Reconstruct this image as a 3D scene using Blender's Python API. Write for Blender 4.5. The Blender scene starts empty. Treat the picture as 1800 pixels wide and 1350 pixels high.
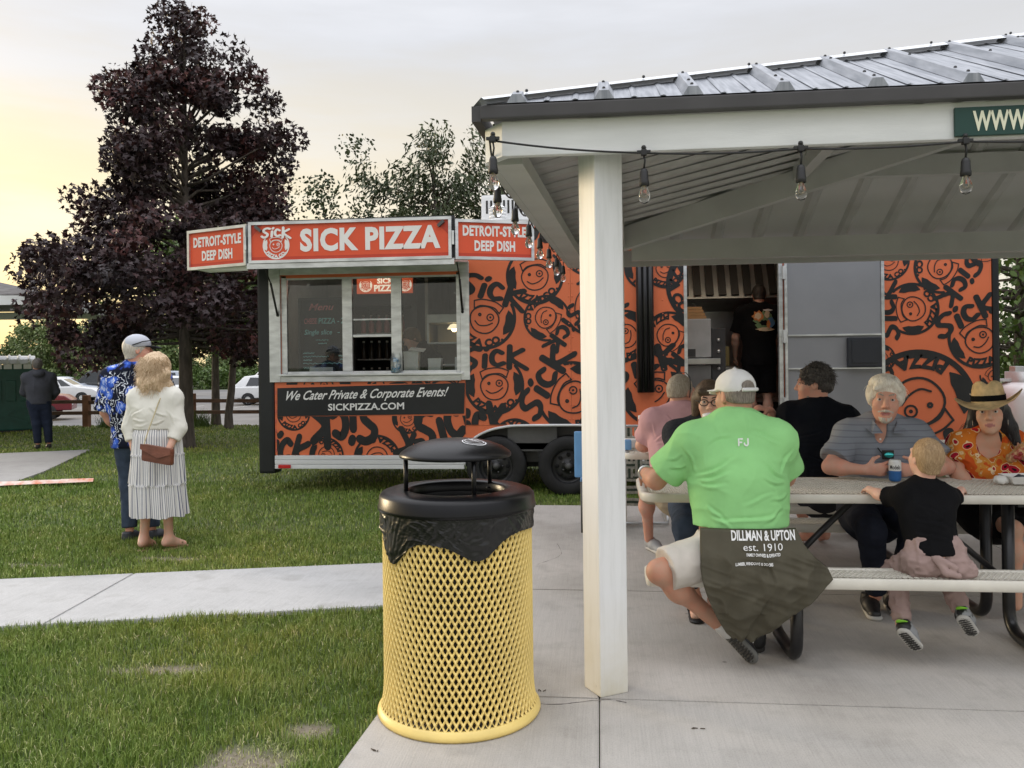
import bpy, bmesh, math, random
import numpy as np
from mathutils import Vector, Matrix

S = bpy.context.scene
COL = S.collection
rnd = random.Random(7)
rng = np.random.default_rng(11)
R = math.radians

# ------------------------------------------------------------------ camera
cd = bpy.data.cameras.new('camera')
cam = bpy.data.objects.new('camera', cd)
COL.objects.link(cam)
cam.matrix_world = (Matrix.Translation((0, 0, 1.45)) @ Matrix.Rotation(R(6), 4, 'Z')
                    @ Matrix.Rotation(R(90), 4, 'X') @ Matrix.Rotation(-0.012, 4, 'Z'))
cd.sensor_width = 36
cd.lens = 29.0
cd.shift_y = -0.0211
cd.clip_start = 0.05
cd.clip_end = 1500
S.camera = cam

# ------------------------------------------------------------------ world, sun, exposure
SUN_AZ, SUN_EL = 62.0, 9.0            # degrees left of +Y, above the horizon
w = bpy.data.worlds.new('World')
S.world = w
w.use_nodes = True
nt = w.node_tree
nt.nodes.clear()
N, L = nt.nodes.new, nt.links.new
out = N('ShaderNodeOutputWorld')
mixs = N('ShaderNodeMixShader'); mixs.inputs[0].default_value = 0.82
bg1 = N('ShaderNodeBackground'); bg1.inputs[1].default_value = 0.1
bg2 = N('ShaderNodeBackground'); bg2.inputs[1].default_value = 1.0
sky = N('ShaderNodeTexSky'); sky.sky_type = 'NISHITA'; sky.sun_disc = False
sky.sun_elevation = R(SUN_EL); sky.sun_rotation = R(-SUN_AZ)
sky.air_density = 1.0; sky.dust_density = 2.5
L(sky.outputs[0], bg1.inputs[0])
tc = N('ShaderNodeTexCoord')
sep = N('ShaderNodeSeparateXYZ'); L(tc.outputs['Generated'], sep.inputs[0])


def wmap(src, a, b, c, d, smooth=True):
    n = N('ShaderNodeMapRange'); n.clamp = True
    n.interpolation_type = 'SMOOTHSTEP' if smooth else 'LINEAR'
    for i, v in zip((1, 2, 3, 4), (a, b, c, d)):
        n.inputs[i].default_value = v
    L(src, n.inputs[0])
    return n.outputs[0]


def wmath(op, a, b):
    n = N('ShaderNodeMath'); n.operation = op
    for i, v in enumerate((a, b)):
        if isinstance(v, (int, float)):
            n.inputs[i].default_value = v
        else:
            L(v, n.inputs[i])
    return n.outputs[0]


def wmix(f, a, b, mode='MIX'):
    n = N('ShaderNodeMix'); n.data_type = 'RGBA'; n.blend_type = mode
    if isinstance(f, (int, float)):
        n.inputs[0].default_value = f
    else:
        L(f, n.inputs[0])
    for i, v in ((6, a), (7, b)):
        if isinstance(v, tuple):
            n.inputs[i].default_value = (*v, 1)
        else:
            L(v, n.inputs[i])
    return n.outputs[2]


dt = N('ShaderNodeVectorMath'); dt.operation = 'DOT_PRODUCT'
L(tc.outputs['Generated'], dt.inputs[0])
dt.inputs[1].default_value = (-math.sin(R(SUN_AZ)), math.cos(R(SUN_AZ)), 0)
mp = N('ShaderNodeMapping'); mp.inputs['Scale'].default_value = (1.6, 1.6, 9.0)
L(tc.outputs['Generated'], mp.inputs[0])
nz = N('ShaderNodeTexNoise'); nz.inputs['Scale'].default_value = 1.7; nz.inputs['Detail'].default_value = 6
nz.inputs['Roughness'].default_value = 0.55
L(mp.outputs[0], nz.inputs['Vector'])
streak = wmap(nz.outputs[0], 0.3, 0.7, -0.5, 0.5)
az = wmap(dt.outputs['Value'], 0.0, 1.0, 0.0, 1.0, False)
zz = wmath('ADD', sep.outputs[2], wmath('MULTIPLY', streak, 0.10))
low = wmap(zz, 0.02, 0.40, 1.0, 0.0)
c0 = wmix(low, (0.600, 0.605, 0.635), (0.80, 0.745, 0.645))
warm = wmath('MULTIPLY', wmap(zz, -0.02, 0.40, 1.0, 0.0), wmath('POWER', az, 1.6))
c1 = wmix(warm, c0, (0.97, 0.735, 0.30))
up = wmap(sep.outputs[2], 0.32, 1.0, 1.0, 3.5)
upv = wmath('MULTIPLY', up, wmath('ADD', wmath('MULTIPLY', streak, 0.16), 1.0))
c2 = N('ShaderNodeVectorMath'); c2.operation = 'SCALE'
L(c1, c2.inputs[0]); L(upv, c2.inputs['Scale'])
L(c2.outputs[0], bg2.inputs[0])
L(bg1.outputs[0], mixs.inputs[1]); L(bg2.outputs[0], mixs.inputs[2]); L(mixs.outputs[0], out.inputs[0])

sl = bpy.data.lights.new('sun', 'SUN')
sl.energy = 1.2; sl.angle = R(12); sl.color = (1.0, 0.80, 0.52)
sun = bpy.data.objects.new('sun', sl)
COL.objects.link(sun)
sd = Vector((-math.sin(R(SUN_AZ)) * math.cos(R(SUN_EL)), math.cos(R(SUN_AZ)) * math.cos(R(SUN_EL)), math.sin(R(SUN_EL))))
sun.rotation_euler = sd.to_track_quat('Z', 'Y').to_euler()
sun.location = sd * 40

S.view_settings.view_transform = 'Standard'
S.view_settings.look = 'None'
S.view_settings.exposure = 0.5
S.view_settings.gamma = 1.0
S.view_settings.use_curve_mapping = False
S.cycles.max_bounces = 8
S.cycles.transparent_max_bounces = 12


# ------------------------------------------------------------------ materials
MATS = {}


def M(name, col, rough=0.6, metal=0.0, var=0.08, nsc=6.0, bump=0.0, bsc=120.0, spec=0.5, col2=None, sheen=0.0, stretch=None, lo=0.35, hi=0.65):
    """noise-varied principled material in object space"""
    if name in MATS:
        return MATS[name]
    m = bpy.data.materials.new(name); m.use_nodes = True
    t = m.node_tree; b = t.nodes['Principled BSDF']
    b.inputs['Roughness'].default_value = rough
    b.inputs['Metallic'].default_value = metal
    b.inputs['Specular IOR Level'].default_value = spec
    if sheen:
        b.inputs['Sheen Weight'].default_value = sheen
    co = t.nodes.new('ShaderNodeTexCoord')
    src = co.outputs['Object']
    if stretch:
        mpn = t.nodes.new('ShaderNodeMapping'); mpn.inputs['Scale'].default_value = stretch
        t.links.new(src, mpn.inputs[0]); src = mpn.outputs[0]
    n = t.nodes.new('ShaderNodeTexNoise'); n.inputs['Scale'].default_value = nsc; n.inputs['Detail'].default_value = 5
    t.links.new(src, n.inputs['Vector'])
    mr = t.nodes.new('ShaderNodeMapRange'); mr.inputs[1].default_value = lo; mr.inputs[2].default_value = hi
    t.links.new(n.outputs[0], mr.inputs[0])
    mx = t.nodes.new('ShaderNodeMix'); mx.data_type = 'RGBA'
    t.links.new(mr.outputs[0], mx.inputs[0])
    a = col2 if col2 else tuple(min(1, c * (1 + var)) for c in col)
    d = col if col2 else tuple(c * (1 - var) for c in col)
    mx.inputs[6].default_value = (*d, 1); mx.inputs[7].default_value = (*a, 1)
    t.links.new(mx.outputs[2], b.inputs['Base Color'])
    if bump:
        n2 = t.nodes.new('ShaderNodeTexNoise'); n2.inputs['Scale'].default_value = bsc; n2.inputs['Detail'].default_value = 3
        t.links.new(src, n2.inputs['Vector'])
        bp = t.nodes.new('ShaderNodeBump'); bp.inputs['Strength'].default_value = bump; bp.inputs['Distance'].default_value = 0.01
        t.links.new(n2.outputs[0], bp.inputs['Height']); t.links.new(bp.outputs[0], b.inputs['Normal'])
    MATS[name] = m
    return m


def nodes_of(m):
    t = m.node_tree
    return t, t.nodes['Principled BSDF'], t.nodes.new, t.links.new


def ramp(t, src, stops, interp='LINEAR'):
    r = t.nodes.new('ShaderNodeValToRGB'); r.color_ramp.interpolation = interp
    while len(r.color_ramp.elements) < len(stops):
        r.color_ramp.elements.new(0.5)
    for e, (p, c) in zip(r.color_ramp.elements, stops):
        e.position = p; e.color = (*c, 1)
    t.links.new(src, r.inputs[0])
    return r.outputs[0]


def mixc(t, f, a, b, mode='MIX'):
    n = t.nodes.new('ShaderNodeMix'); n.data_type = 'RGBA'; n.blend_type = mode
    if isinstance(f, (int, float)):
        n.inputs[0].default_value = f
    else:
        t.links.new(f, n.inputs[0])
    for i, v in ((6, a), (7, b)):
        if isinstance(v, tuple):
            n.inputs[i].default_value = (*v, 1)
        else:
            t.links.new(v, n.inputs[i])
    return n.outputs[2]


def noise(t, scale, detail=4, src=None, stretch=None, rough=0.5):
    if src is None:
        src = t.nodes.new('ShaderNodeTexCoord').outputs['Object']
    if stretch:
        mpn = t.nodes.new('ShaderNodeMapping'); mpn.inputs['Scale'].default_value = stretch
        t.links.new(src, mpn.inputs[0]); src = mpn.outputs[0]
    n = t.nodes.new('ShaderNodeTexNoise'); n.inputs['Scale'].default_value = scale; n.inputs['Detail'].default_value = detail
    n.inputs['Roughness'].default_value = rough
    t.links.new(src, n.inputs['Vector'])
    return n.outputs[0]


def glassmat(name, tint=(0.95, 0.97, 0.97), refl=1.0):
    m = bpy.data.materials.new(name); m.use_nodes = True
    t = m.node_tree; t.nodes.clear()
    o = t.nodes.new('ShaderNodeOutputMaterial'); mx = t.nodes.new('ShaderNodeMixShader')
    tr = t.nodes.new('ShaderNodeBsdfTransparent'); tr.inputs[0].default_value = (*tint, 1)
    gl = t.nodes.new('ShaderNodeBsdfGlossy'); gl.inputs['Roughness'].default_value = 0.02
    fr = t.nodes.new('ShaderNodeFresnel'); fr.inputs[0].default_value = 1.5
    mu = t.nodes.new('ShaderNodeMath'); mu.operation = 'MULTIPLY'; mu.inputs[1].default_value = refl
    t.links.new(fr.outputs[0], mu.inputs[0])
    t.links.new(mu.outputs[0], mx.inputs[0]); t.links.new(tr.outputs[0], mx.inputs[1]); t.links.new(gl.outputs[0], mx.inputs[2])
    t.links.new(mx.outputs[0], o.inputs[0])
    return m


def emit(name, col, s):
    m = bpy.data.materials.new(name); m.use_nodes = True
    b = m.node_tree.nodes['Principled BSDF']
    b.inputs['Base Color'].default_value = (*col, 1)
    b.inputs['Emission Color'].default_value = (*col, 1); b.inputs['Emission Strength'].default_value = s
    return m


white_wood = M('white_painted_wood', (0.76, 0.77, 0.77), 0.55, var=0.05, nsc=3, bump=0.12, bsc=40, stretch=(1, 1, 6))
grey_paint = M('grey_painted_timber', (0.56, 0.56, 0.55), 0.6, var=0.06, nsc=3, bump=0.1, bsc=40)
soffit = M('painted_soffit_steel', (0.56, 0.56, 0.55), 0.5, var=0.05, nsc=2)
gutter_m = M('dark_drip_edge', (0.055, 0.052, 0.054), 0.5, var=0.1)
galv = M('galvalume_roof', (0.34, 0.355, 0.385), 0.5, 0.45, nsc=9, stretch=(6, 0.5, 0.5), col2=(0.20, 0.215, 0.24))
alu = M('mill_aluminium', (0.62, 0.64, 0.65), 0.36, 0.8, var=0.18, nsc=5, stretch=(1, 1, 3))
alu_dull = M('dull_aluminium', (0.55, 0.56, 0.56), 0.5, 0.5, var=0.15, nsc=5)
stainless = M('stainless_steel', (0.42, 0.42, 0.41), 0.32, 0.85, var=0.15, nsc=3)
wrap_or = M('orange_vinyl_wrap', (0.68, 0.160, 0.062), 0.42, var=0.05, nsc=1.5, bump=0.03, bsc=3)
wrap_bk = M('black_vinyl_print', (0.010, 0.011, 0.013), 0.45, var=0.2)
black_panel = M('black_trailer_paint', (0.009, 0.0105, 0.013), 0.4, var=0.2, nsc=3)
sign_or = M('sign_orange', (0.70, 0.085, 0.028), 0.5, var=0.04)
sign_dk = M('sign_dark_orange', (0.50, 0.045, 0.018), 0.5, var=0.04)
sign_wh = M('sign_white', (0.80, 0.79, 0.76), 0.5, var=0.03)
print_wh = M('white_print', (0.80, 0.80, 0.79), 0.5, var=0.02)
skirt_m = M('white_skirt_metal', (0.66, 0.67, 0.68), 0.4, 0.1, var=0.08, nsc=2, stretch=(0.5, 1, 4))
rubber = M('tyre_rubber', (0.012, 0.012, 0.0125), 0.8, var=0.25, nsc=8, bump=0.15, bsc=60)
rim_bk = M('black_wheel_paint', (0.012, 0.0125, 0.014), 0.4, var=0.3)
gloss_bk = M('glossy_black_plastic', (0.005, 0.005, 0.006), 0.30, var=0.25, nsc=4, bump=0.06, bsc=300, spec=.28)
powder_bk = M('black_powder_coat', (0.007, 0.007, 0.008), 0.35, var=0.2)
grey_metal = M('grey_fender_metal', (0.10, 0.10, 0.098), 0.55, 0.3, var=0.2, nsc=4)
dark_metal = M('dark_underframe', (0.03, 0.03, 0.03), 0.7, var=0.3)
beige_table = M('beige_thermoplastic', (0.66, 0.63, 0.555), 0.42, var=0.06, nsc=8)
yellow_coat = M('yellow_thermoplastic', (0.80, 0.605, 0.20), 0.42, var=0.07, nsc=5, bump=0.1, bsc=70)
white_plastic = M('white_plastic', (0.80, 0.81, 0.82), 0.4, var=0.04)
green_plastic = M('dark_green_plastic', (0.012, 0.085, 0.066), 0.45, var=0.12)
green_sign = M('green_sign', (0.007, 0.050, 0.040), 0.5, var=0.08)
cream_print = M('cream_print', (0.78, 0.78, 0.60), 0.5, var=0.03)
red_lens = M('red_lens', (0.50, 0.02, 0.02), 0.25, var=0.1)
blue_plastic = M('light_blue_plastic', (0.16, 0.38, 0.70), 0.4, var=0.06)
cardboard = M('cardboard', (0.42, 0.27, 0.13), 0.8, var=0.1)
paper = M('white_paper', (0.78, 0.77, 0.74), 0.7, var=0.05, nsc=20)
dark_int = M('dark_interior', (0.05, 0.05, 0.052), 0.6, var=0.2)
wall_int = M('interior_wall', (0.36, 0.35, 0.33), 0.5, 0.2, var=0.08)
glass = glassmat('window_glass', (0.86, 0.89, 0.89), 1.0)
clear = glassmat('clear_glass', (0.93, 0.95, 0.95), 1.6)
carglass = M('car_glass', (0.02, 0.024, 0.028), 0.08, var=0.1, spec=0.8)


# ------------------------------------------------------------------ objects, things, parts
def wl(o):
    v = Vector((0, 0, 0))
    while o is not None:
        v += o.location
        o = o.parent
    return v


def thing(name, label, cat, loc=(0, 0, 0), rz=0.0, group=None):
    o = bpy.data.objects.new(name, None)
    COL.objects.link(o)
    o.empty_display_size = 0.1
    o.location = loc
    o.rotation_euler = (0, 0, rz)
    o['label'] = label; o['category'] = cat
    if group:
        o['group'] = group
    return o


def tag(o, label=None, cat=None, group=None, kind=None):
    for k, v in (('label', label), ('category', cat), ('group', group), ('kind', kind)):
        if v:
            o[k] = v
    return o


def copy_tree(o, parent=None):
    c = o.copy()
    COL.objects.link(c)
    if parent is not None:
        c.parent = parent
        c.matrix_parent_inverse = o.matrix_parent_inverse
    for ch in list(o.children):
        copy_tree(ch, c)
    return c


def link_mesh(name, me, parent=None, kind=None):
    o = bpy.data.objects.new(name, me)
    COL.objects.link(o)
    if parent is not None:
        o.parent = parent
    if kind:
        o['kind'] = kind
    return o


def np_mesh(name, V, F, mats, mi=None, smooth=True, parent=None, kind=None, uv=None, local=False):
    """F: list of index arrays/lists, or one (n,k) array; world coords shifted to the parent"""
    V = np.asarray(V, dtype=np.float64)
    if parent is not None and not local:
        V = V - np.array(wl(parent))
    me = bpy.data.meshes.new(name)
    if isinstance(F, np.ndarray):
        n, k = F.shape
        me.vertices.add(len(V)); me.vertices.foreach_set('co', V.astype(np.float32).ravel())
        me.loops.add(n * k); me.loops.foreach_set('vertex_index', F.astype(np.int32).ravel())
        me.polygons.add(n); me.polygons.foreach_set('loop_start', np.arange(0, n * k, k, dtype=np.int32))
        me.update(calc_edges=True)
    else:
        me.from_pydata([tuple(v) for v in V], [], [tuple(int(i) for i in f) for f in F])
    for m in (mats if isinstance(mats, (list, tuple)) else [mats]):
        me.materials.append(m)
    if mi is not None:
        me.polygons.foreach_set('material_index', np.asarray(mi, dtype=np.int32))
    if np.isscalar(smooth):
        me.polygons.foreach_set('use_smooth', np.full(len(me.polygons), bool(smooth)))
    else:
        me.polygons.foreach_set('use_smooth', np.asarray(smooth, dtype=bool))
    if uv is not None:
        lay = me.uv_layers.new(name='UVMap')
        li = np.empty(len(me.loops), dtype=np.int32); me.loops.foreach_get('vertex_index', li)
        lay.data.foreach_set('uv', np.asarray(uv, dtype=np.float32)[li].ravel())
    me.update()
    return link_mesh(name, me, parent, kind)


class MB:
    def __init__(self):
        self.v = []; self.f = []; self.m = []; self.s = []

    def add(self, V, F, mi=0, sm=False):
        b = len(self.v)
        self.v += [tuple(map(float, p)) for p in V]
        for f in F:
            self.f.append([b + int(i) for i in f]); self.m.append(mi); self.s.append(sm)
        return self

    def box(self, x0, x1, y0, y1, z0, z1, mi=0):
        V = [(x, y, z) for z in (z0, z1) for y in (y0, y1) for x in (x0, x1)]
        return self.add(V, [(0, 2, 3, 1), (4, 5, 7, 6), (0, 1, 5, 4), (2, 6, 7, 3), (0, 4, 6, 2), (1, 3, 7, 5)], mi)

    def bbox(self, x0, x1, y0, y1, z0, z1, b=0.006, mi=0):
        """chamfered box"""
        bm = bmesh.new()
        bmesh.ops.create_cube(bm, size=1)
        for v in bm.verts:
            v.co = Vector((x0 + (v.co.x + .5) * (x1 - x0), y0 + (v.co.y + .5) * (y1 - y0), z0 + (v.co.z + .5) * (z1 - z0)))
        bmesh.ops.bevel(bm, geom=bm.edges[:], offset=b, segments=2, affect='EDGES', profile=0.7)
        bm.verts.index_update()
        self.add([v.co for v in bm.verts], [[v.index for v in f.verts] for f in bm.faces], mi, False)
        bm.free()
        return self

    def bar(self, a, b, wx, wz, mi=0, up=(0, 0, 1)):
        """box beam from a to b, width wx across, wz along up"""
        a = Vector(a); b = Vector(b); d = (b - a).normalized()
        u = Vector(up); s = d.cross(u).normalized(); u = s.cross(d).normalized()
        V = []
        for p in (a, b):
            for i, j in ((-1, -1), (1, -1), (1, 1), (-1, 1)):
                V.append(p + s * (i * wx / 2) + u * (j * wz / 2))
        return self.add(V, [(0, 3, 2, 1), (4, 5, 6, 7), (0, 1, 5, 4), (1, 2, 6, 5), (2, 3, 7, 6), (3, 0, 4, 7)], mi)

    def tube(self, path, r, seg=8, mi=0, caps=True):
        P = [Vector(p) for p in path]; n = len(P)
        rs = [r] * n if isinstance(r, (int, float)) else list(r)
        V = []; F = []; prev = None
        for i in range(n):
            d = (P[min(i + 1, n - 1)] - P[max(i - 1, 0)])
            d = d.normalized() if d.length > 1e-9 else Vector((0, 0, 1))
            if prev is None:
                u = d.cross(Vector((0, 0, 1)))
                if u.length < 0.1:
                    u = d.cross(Vector((1, 0, 0)))
            else:
                u = prev - d * prev.dot(d)
            u.normalize(); prev = u
            q = d.cross(u)
            for k in range(seg):
                a = 2 * math.pi * k / seg
                V.append(P[i] + (u * math.cos(a) + q * math.sin(a)) * rs[i])
        for i in range(n - 1):
            for k in range(seg):
                F.append((i * seg + k, i * seg + (k + 1) % seg, (i + 1) * seg + (k + 1) % seg, (i + 1) * seg + k))
        self.add(V, F, mi, True)
        if caps:
            b = len(self.v) - len(V)
            for ring in (range(seg - 1, -1, -1), range((n - 1) * seg, n * seg)):
                self.f.append([b + k for k in ring]); self.m.append(mi); self.s.append(False)
        return self

    def lathe(self, prof, c=(0, 0, 0), seg=32, mi=0, axis='Z', sm=True, sx=1.0, sy=1.0):
        V = []; F = []; n = len(prof)
        for r, z in prof:
            for k in range(seg):
                a = 2 * math.pi * k / seg
                p = (r * math.cos(a) * sx, r * math.sin(a) * sy, z)
                if axis == 'Y':
                    p = (p[0], p[2], p[1])
                elif axis == 'X':
                    p = (p[2], p[0], p[1])
                V.append((c[0] + p[0], c[1] + p[1], c[2] + p[2]))
        for i in range(n - 1):
            for k in range(seg):
                F.append((i * seg + k, i * seg + (k + 1) % seg, (i + 1) * seg + (k + 1) % seg, (i + 1) * seg + k))
        return self.add(V, F, mi, sm)

    def sphere(self, c, r, seg=12, mi=0, sz=1.0):
        n = max(4, seg // 2)
        return self.lathe([(max(1e-4, r * math.sin(math.pi * i / n)), -r * sz * math.cos(math.pi * i / n)) for i in range(n + 1)], c, seg, mi)

    def prism(self, poly, ext, mi=0):
        """poly: 3D points, ext: vector"""
        n = len(poly); e = Vector(ext)
        V = [Vector(p) for p in poly] + [Vector(p) + e for p in poly]
        F = [list(range(n))[::-1], list(range(n, 2 * n))]
        F += [(i, (i + 1) % n, n + (i + 1) % n, n + i) for i in range(n)]
        return self.add(V, F, mi)

    def plane(self, geo, o, xd, yd, mi=0, sx=1.0, sy=1.0, n=(0, 0, 0)):
        """2D geometry (V2,F) put on a plane"""
        V2, F = geo
        o = Vector(o); xd = Vector(xd); yd = Vector(yd); n = Vector(n)
        zs = geo[0][:, 2] if geo[0].shape[1] > 2 else None
        return self.add([o + xd * (p[0] * sx) + yd * (p[1] * sy) + (n * p[2] if zs is not None else Vector((0, 0, 0))) for p in V2], F, mi)

    def build(self, name, mats, parent=None, kind=None, local=False, recalc=True):
        o = np_mesh(name, np.array(self.v), self.f, mats, self.m, self.s, parent, kind, local=local)
        if recalc:
            bm = bmesh.new(); bm.from_mesh(o.data)
            bmesh.ops.recalc_face_normals(bm, faces=bm.faces[:])
            bm.to_mesh(o.data); bm.free()
        return o


# ------------------------------------------------------------------ text and print
_tc = {}


def text_geo(s, bold=0.0, shear=0.0, spacing=1.0):
    """flat text, cap height 1, starts at x=0 on the baseline"""
    key = (s, bold, shear, spacing)
    if key in _tc:
        return _tc[key]
    cu = bpy.data.curves.new('t', 'FONT'); cu.body = s; cu.size = 1.0; cu.offset = bold; cu.shear = shear
    cu.space_character = spacing; cu.resolution_u = 3; cu.fill_mode = 'BOTH'
    o = bpy.data.objects.new('t', cu); COL.objects.link(o)
    dg = bpy.context.evaluated_depsgraph_get(); dg.update()
    me = bpy.data.meshes.new_from_object(o.evaluated_get(dg))
    V = np.array([v.co[:2] for v in me.vertices]).reshape(-1, 2); F = [list(p.vertices) for p in me.polygons]
    bpy.data.objects.remove(o); bpy.data.curves.remove(cu); bpy.data.meshes.remove(me)
    if key[0] != 'H':
        ch = text_geo('H')[2]
        V = V / ch
        V[:, 0] -= V[:, 0].min()
        res = (V, F, V[:, 0].max())
    else:
        res = (V, F, V[:, 1].max() - V[:, 1].min())
    _tc[key] = res
    return res


def put_text(mb, s, o, xd, yd, h, width=None, bold=0.0, shear=0.0, spacing=1.0, mi=0, center=False):
    V, F, wd = text_geo(s, bold, shear, spacing)
    sx = h if width is None else width / wd
    o = Vector(o)
    if center:
        o = o - Vector(xd) * (wd * sx / 2)
    mb.plane((V, F), o, xd, yd, mi, sx, h)


def catmull(P, n=6):
    P = [np.array(p, float) for p in P]
    if len(P) < 3:
        return P
    Q = [2 * P[0] - P[1]] + P + [2 * P[-1] - P[-2]]
    out = []
    for i in range(1, len(Q) - 2):
        a, b, c, d = Q[i - 1:i + 3]
        for k in range(n):
            t = k / n
            out.append(0.5 * ((2 * b) + (c - a) * t + (2 * a - 5 * b + 4 * c - d) * t * t + (3 * b - a - 3 * c + d) * t ** 3))
    out.append(P[-1])
    return out


def ribbon(P, wd, taper=None, closed=False):
    """2D stroke with round ends -> (V,F)"""
    P = [np.array(p[:2], float) for p in P]; n = len(P)
    V = []; F = []
    for i in range(n):
        if closed:
            d = P[(i + 1) % n] - P[(i - 1) % n]
        else:
            d = P[min(i + 1, n - 1)] - P[max(i - 1, 0)]
        d = d / (np.linalg.norm(d) + 1e-9)
        q = np.array([-d[1], d[0]]); r = wd / 2 * (taper[i] if taper else 1)
        V += [P[i] + q * r, P[i] - q * r]
    m = n if closed else n - 1
    for i in range(m):
        j = (i + 1) % n
        F.append((2 * i, 2 * i + 1, 2 * j + 1, 2 * j))
    if not closed:
        for i, sgn in ((0, -1), (n - 1, 1)):
            r = wd / 2 * (taper[i] if taper else 1)
            a, b = V[2 * i], V[2 * i + 1]
            d = np.array([a[1] - b[1], b[0] - a[0]]); d = -d / (np.linalg.norm(d) + 1e-9) * sgn
            if np.dot(d, (P[i] - P[i - 1 if i else 1])) < 0:
                d = -d
            ids = []
            for k in range(1, 5):
                t = math.pi * k / 5
                V.append(P[i] + (a - P[i]) * math.cos(t) + d * r * math.sin(t)); ids.append(len(V) - 1)
            F.append([2 * i] + ids + [2 * i + 1])
    return np.array(V), F


def arcpts(r, a0, a1, n=16, c=(0, 0)):
    return [(c[0] + r * math.cos(R(a0 + (a1 - a0) * i / n)), c[1] + r * math.sin(R(a0 + (a1 - a0) * i / n))) for i in range(n + 1)]


def merge2d(parts, dz=0.0):
    V = []; F = []
    for k, (v, f) in enumerate(parts):
        b = len(V)
        V += [(p[0], p[1], k * dz) for p in v]
        F += [[b + int(i) for i in q] for q in f]
    return np.array(V), F


BRUSH = [[(-.05, .16), (.12, .02), (.36, .12), (.42, .34), (.26, .52), (.10, .68), (.16, .90), (.42, 1.0), (.62, .92)],
         [(.80, .62), (.76, .04)], [(.86, .90), (.90, .98)],
         [(1.42, .70), (1.22, .80), (1.06, .58), (1.06, .26), (1.22, .08), (1.46, .18)],
         [(1.72, 1.04), (1.66, -.06)], [(2.18, .86), (1.74, .44), (2.28, -.10)]]


def brush_word(wd=0.17):
    return [ribbon(catmull(s), wd) for s in BRUSH]


def emblem(word=True, ring=True, face=True):
    """round pizza-shop badge, unit radius, as flat strokes"""
    parts = []
    parts.append(ribbon(arcpts(.955, 140, 400, 44), .10))
    for a0, a1 in ((150, 206), (334, 390)):
        n = 12; pts = arcpts(.79, a0, a1, n)
        parts.append(ribbon(pts, .25, [min(1, max(.15, 1.5 * math.sin(math.pi * (i + .5) / (n + 1)))) for i in range(n + 1)]))
    V, F, wd = text_geo('PIZZA CO.', 0.06)
    V = V.copy(); ang = R(214) + V[:, 0] / wd * R(112)
    rad = .90 - V[:, 1] * .215
    parts.append((np.stack([rad * np.cos(ang), rad * np.sin(ang)], 1), F))
    # plain doodled face under a baker's hat
    parts.append(ribbon([(.46 * math.cos(R(a)) * (1 + .04 * math.sin(R(3 * a))), -.06 + .43 * math.sin(R(a))) for a in range(0, 360, 12)], .045, closed=True))
    parts.append(ribbon(arcpts(.105, 0, 360, 14, (.17, .06))[:-1], .04, closed=True)); parts.append(ribbon(arcpts(.02, 0, 360, 8, (.17, .06))[:-1], .035, closed=True))
    parts.append(ribbon(arcpts(.035, 0, 360, 8, (-.18, .07))[:-1], .05, closed=True))
    parts.append(ribbon(catmull([(-.28, -.16), (-.12, -.26), (.10, -.22), (.28, -.10)]), .04))
    parts.append(ribbon(catmull([(-.40, .22), (-.20, .36), (.20, .38), (.42, .24)]), .04)); parts.append(ribbon([(-.40, .24), (-.46, .46)], .04)); parts.append(ribbon([(.42, .26), (.50, .46)], .04)); parts.append(ribbon(catmull([(-.46, .46), (-.2, .56), (.2, .57), (.50, .46)]), .04))
    if word:
        for v, f in brush_word(.215):
            v = v.copy(); v = np.stack([v[:, 0] * .92 - 1.0, v[:, 1] * .66 + .62 - .05 * np.abs(v[:, 0] - 1.1)], 1)
            parts.append((v, f))
    return merge2d(parts, 0.00025)


def clip2d(geo, rect):
    """keep what lies in rect (x0,x1,y0,y1)"""
    V, F = geo
    bm = bmesh.new()
    vs = [bm.verts.new(p) for p in V]
    for f in F:
        try:
            bm.faces.new([vs[i] for i in f])
        except ValueError:
            pass
    for co, no in (((rect[0], 0, 0), (-1, 0, 0)), ((rect[1], 0, 0), (1, 0, 0)), ((0, rect[2], 0), (0, -1, 0)), ((0, rect[3], 0), (0, 1, 0))):
        bmesh.ops.bisect_plane(bm, geom=bm.verts[:] + bm.edges[:] + bm.faces[:], plane_co=co, plane_no=no, clear_outer=True)
    bm.verts.index_update()
    V2 = np.array([v.co[:] for v in bm.verts]).reshape(-1, 3); F2 = [[v.index for v in f.verts] for f in bm.faces]
    bm.free()
    return V2, F2


# ------------------------------------------------------------------ value noise and implicit bodies
def _hash(i, j, k, seed):
    n = (i.astype(np.int64) * 374761393 + j.astype(np.int64) * 668265263 + k.astype(np.int64) * 2147483647 + seed * 1274126177) & 0xffffffff
    n = ((n ^ (n >> 13)) * 1274126177) & 0xffffffff
    return ((n ^ (n >> 16)) & 0xffff) / 32767.5 - 1.0


def vn(P, seed=0):
    P = np.asarray(P, float); I = np.floor(P).astype(np.int64); f = P - I; f = f * f * (3 - 2 * f)
    r = 0
    for a in (0, 1):
        for b in (0, 1):
            for c in (0, 1):
                wgt = (f[:, 0] if a else 1 - f[:, 0]) * (f[:, 1] if b else 1 - f[:, 1]) * (f[:, 2] if c else 1 - f[:, 2])
                r = r + wgt * _hash(I[:, 0] + a, I[:, 1] + b, I[:, 2] + c, seed)
    return r


def fbm(P, o=3, seed=0):
    r = 0; a = 1; s = 0
    for k in range(o):
        r = r + a * vn(np.asarray(P) * 2 ** k, seed + k * 7); s += a; a *= .5
    return r / s


V3 = lambda *a: np.array(a, float)


def unit(v):
    v = np.asarray(v, float)
    return v / (np.linalg.norm(v) + 1e-12)


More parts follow.
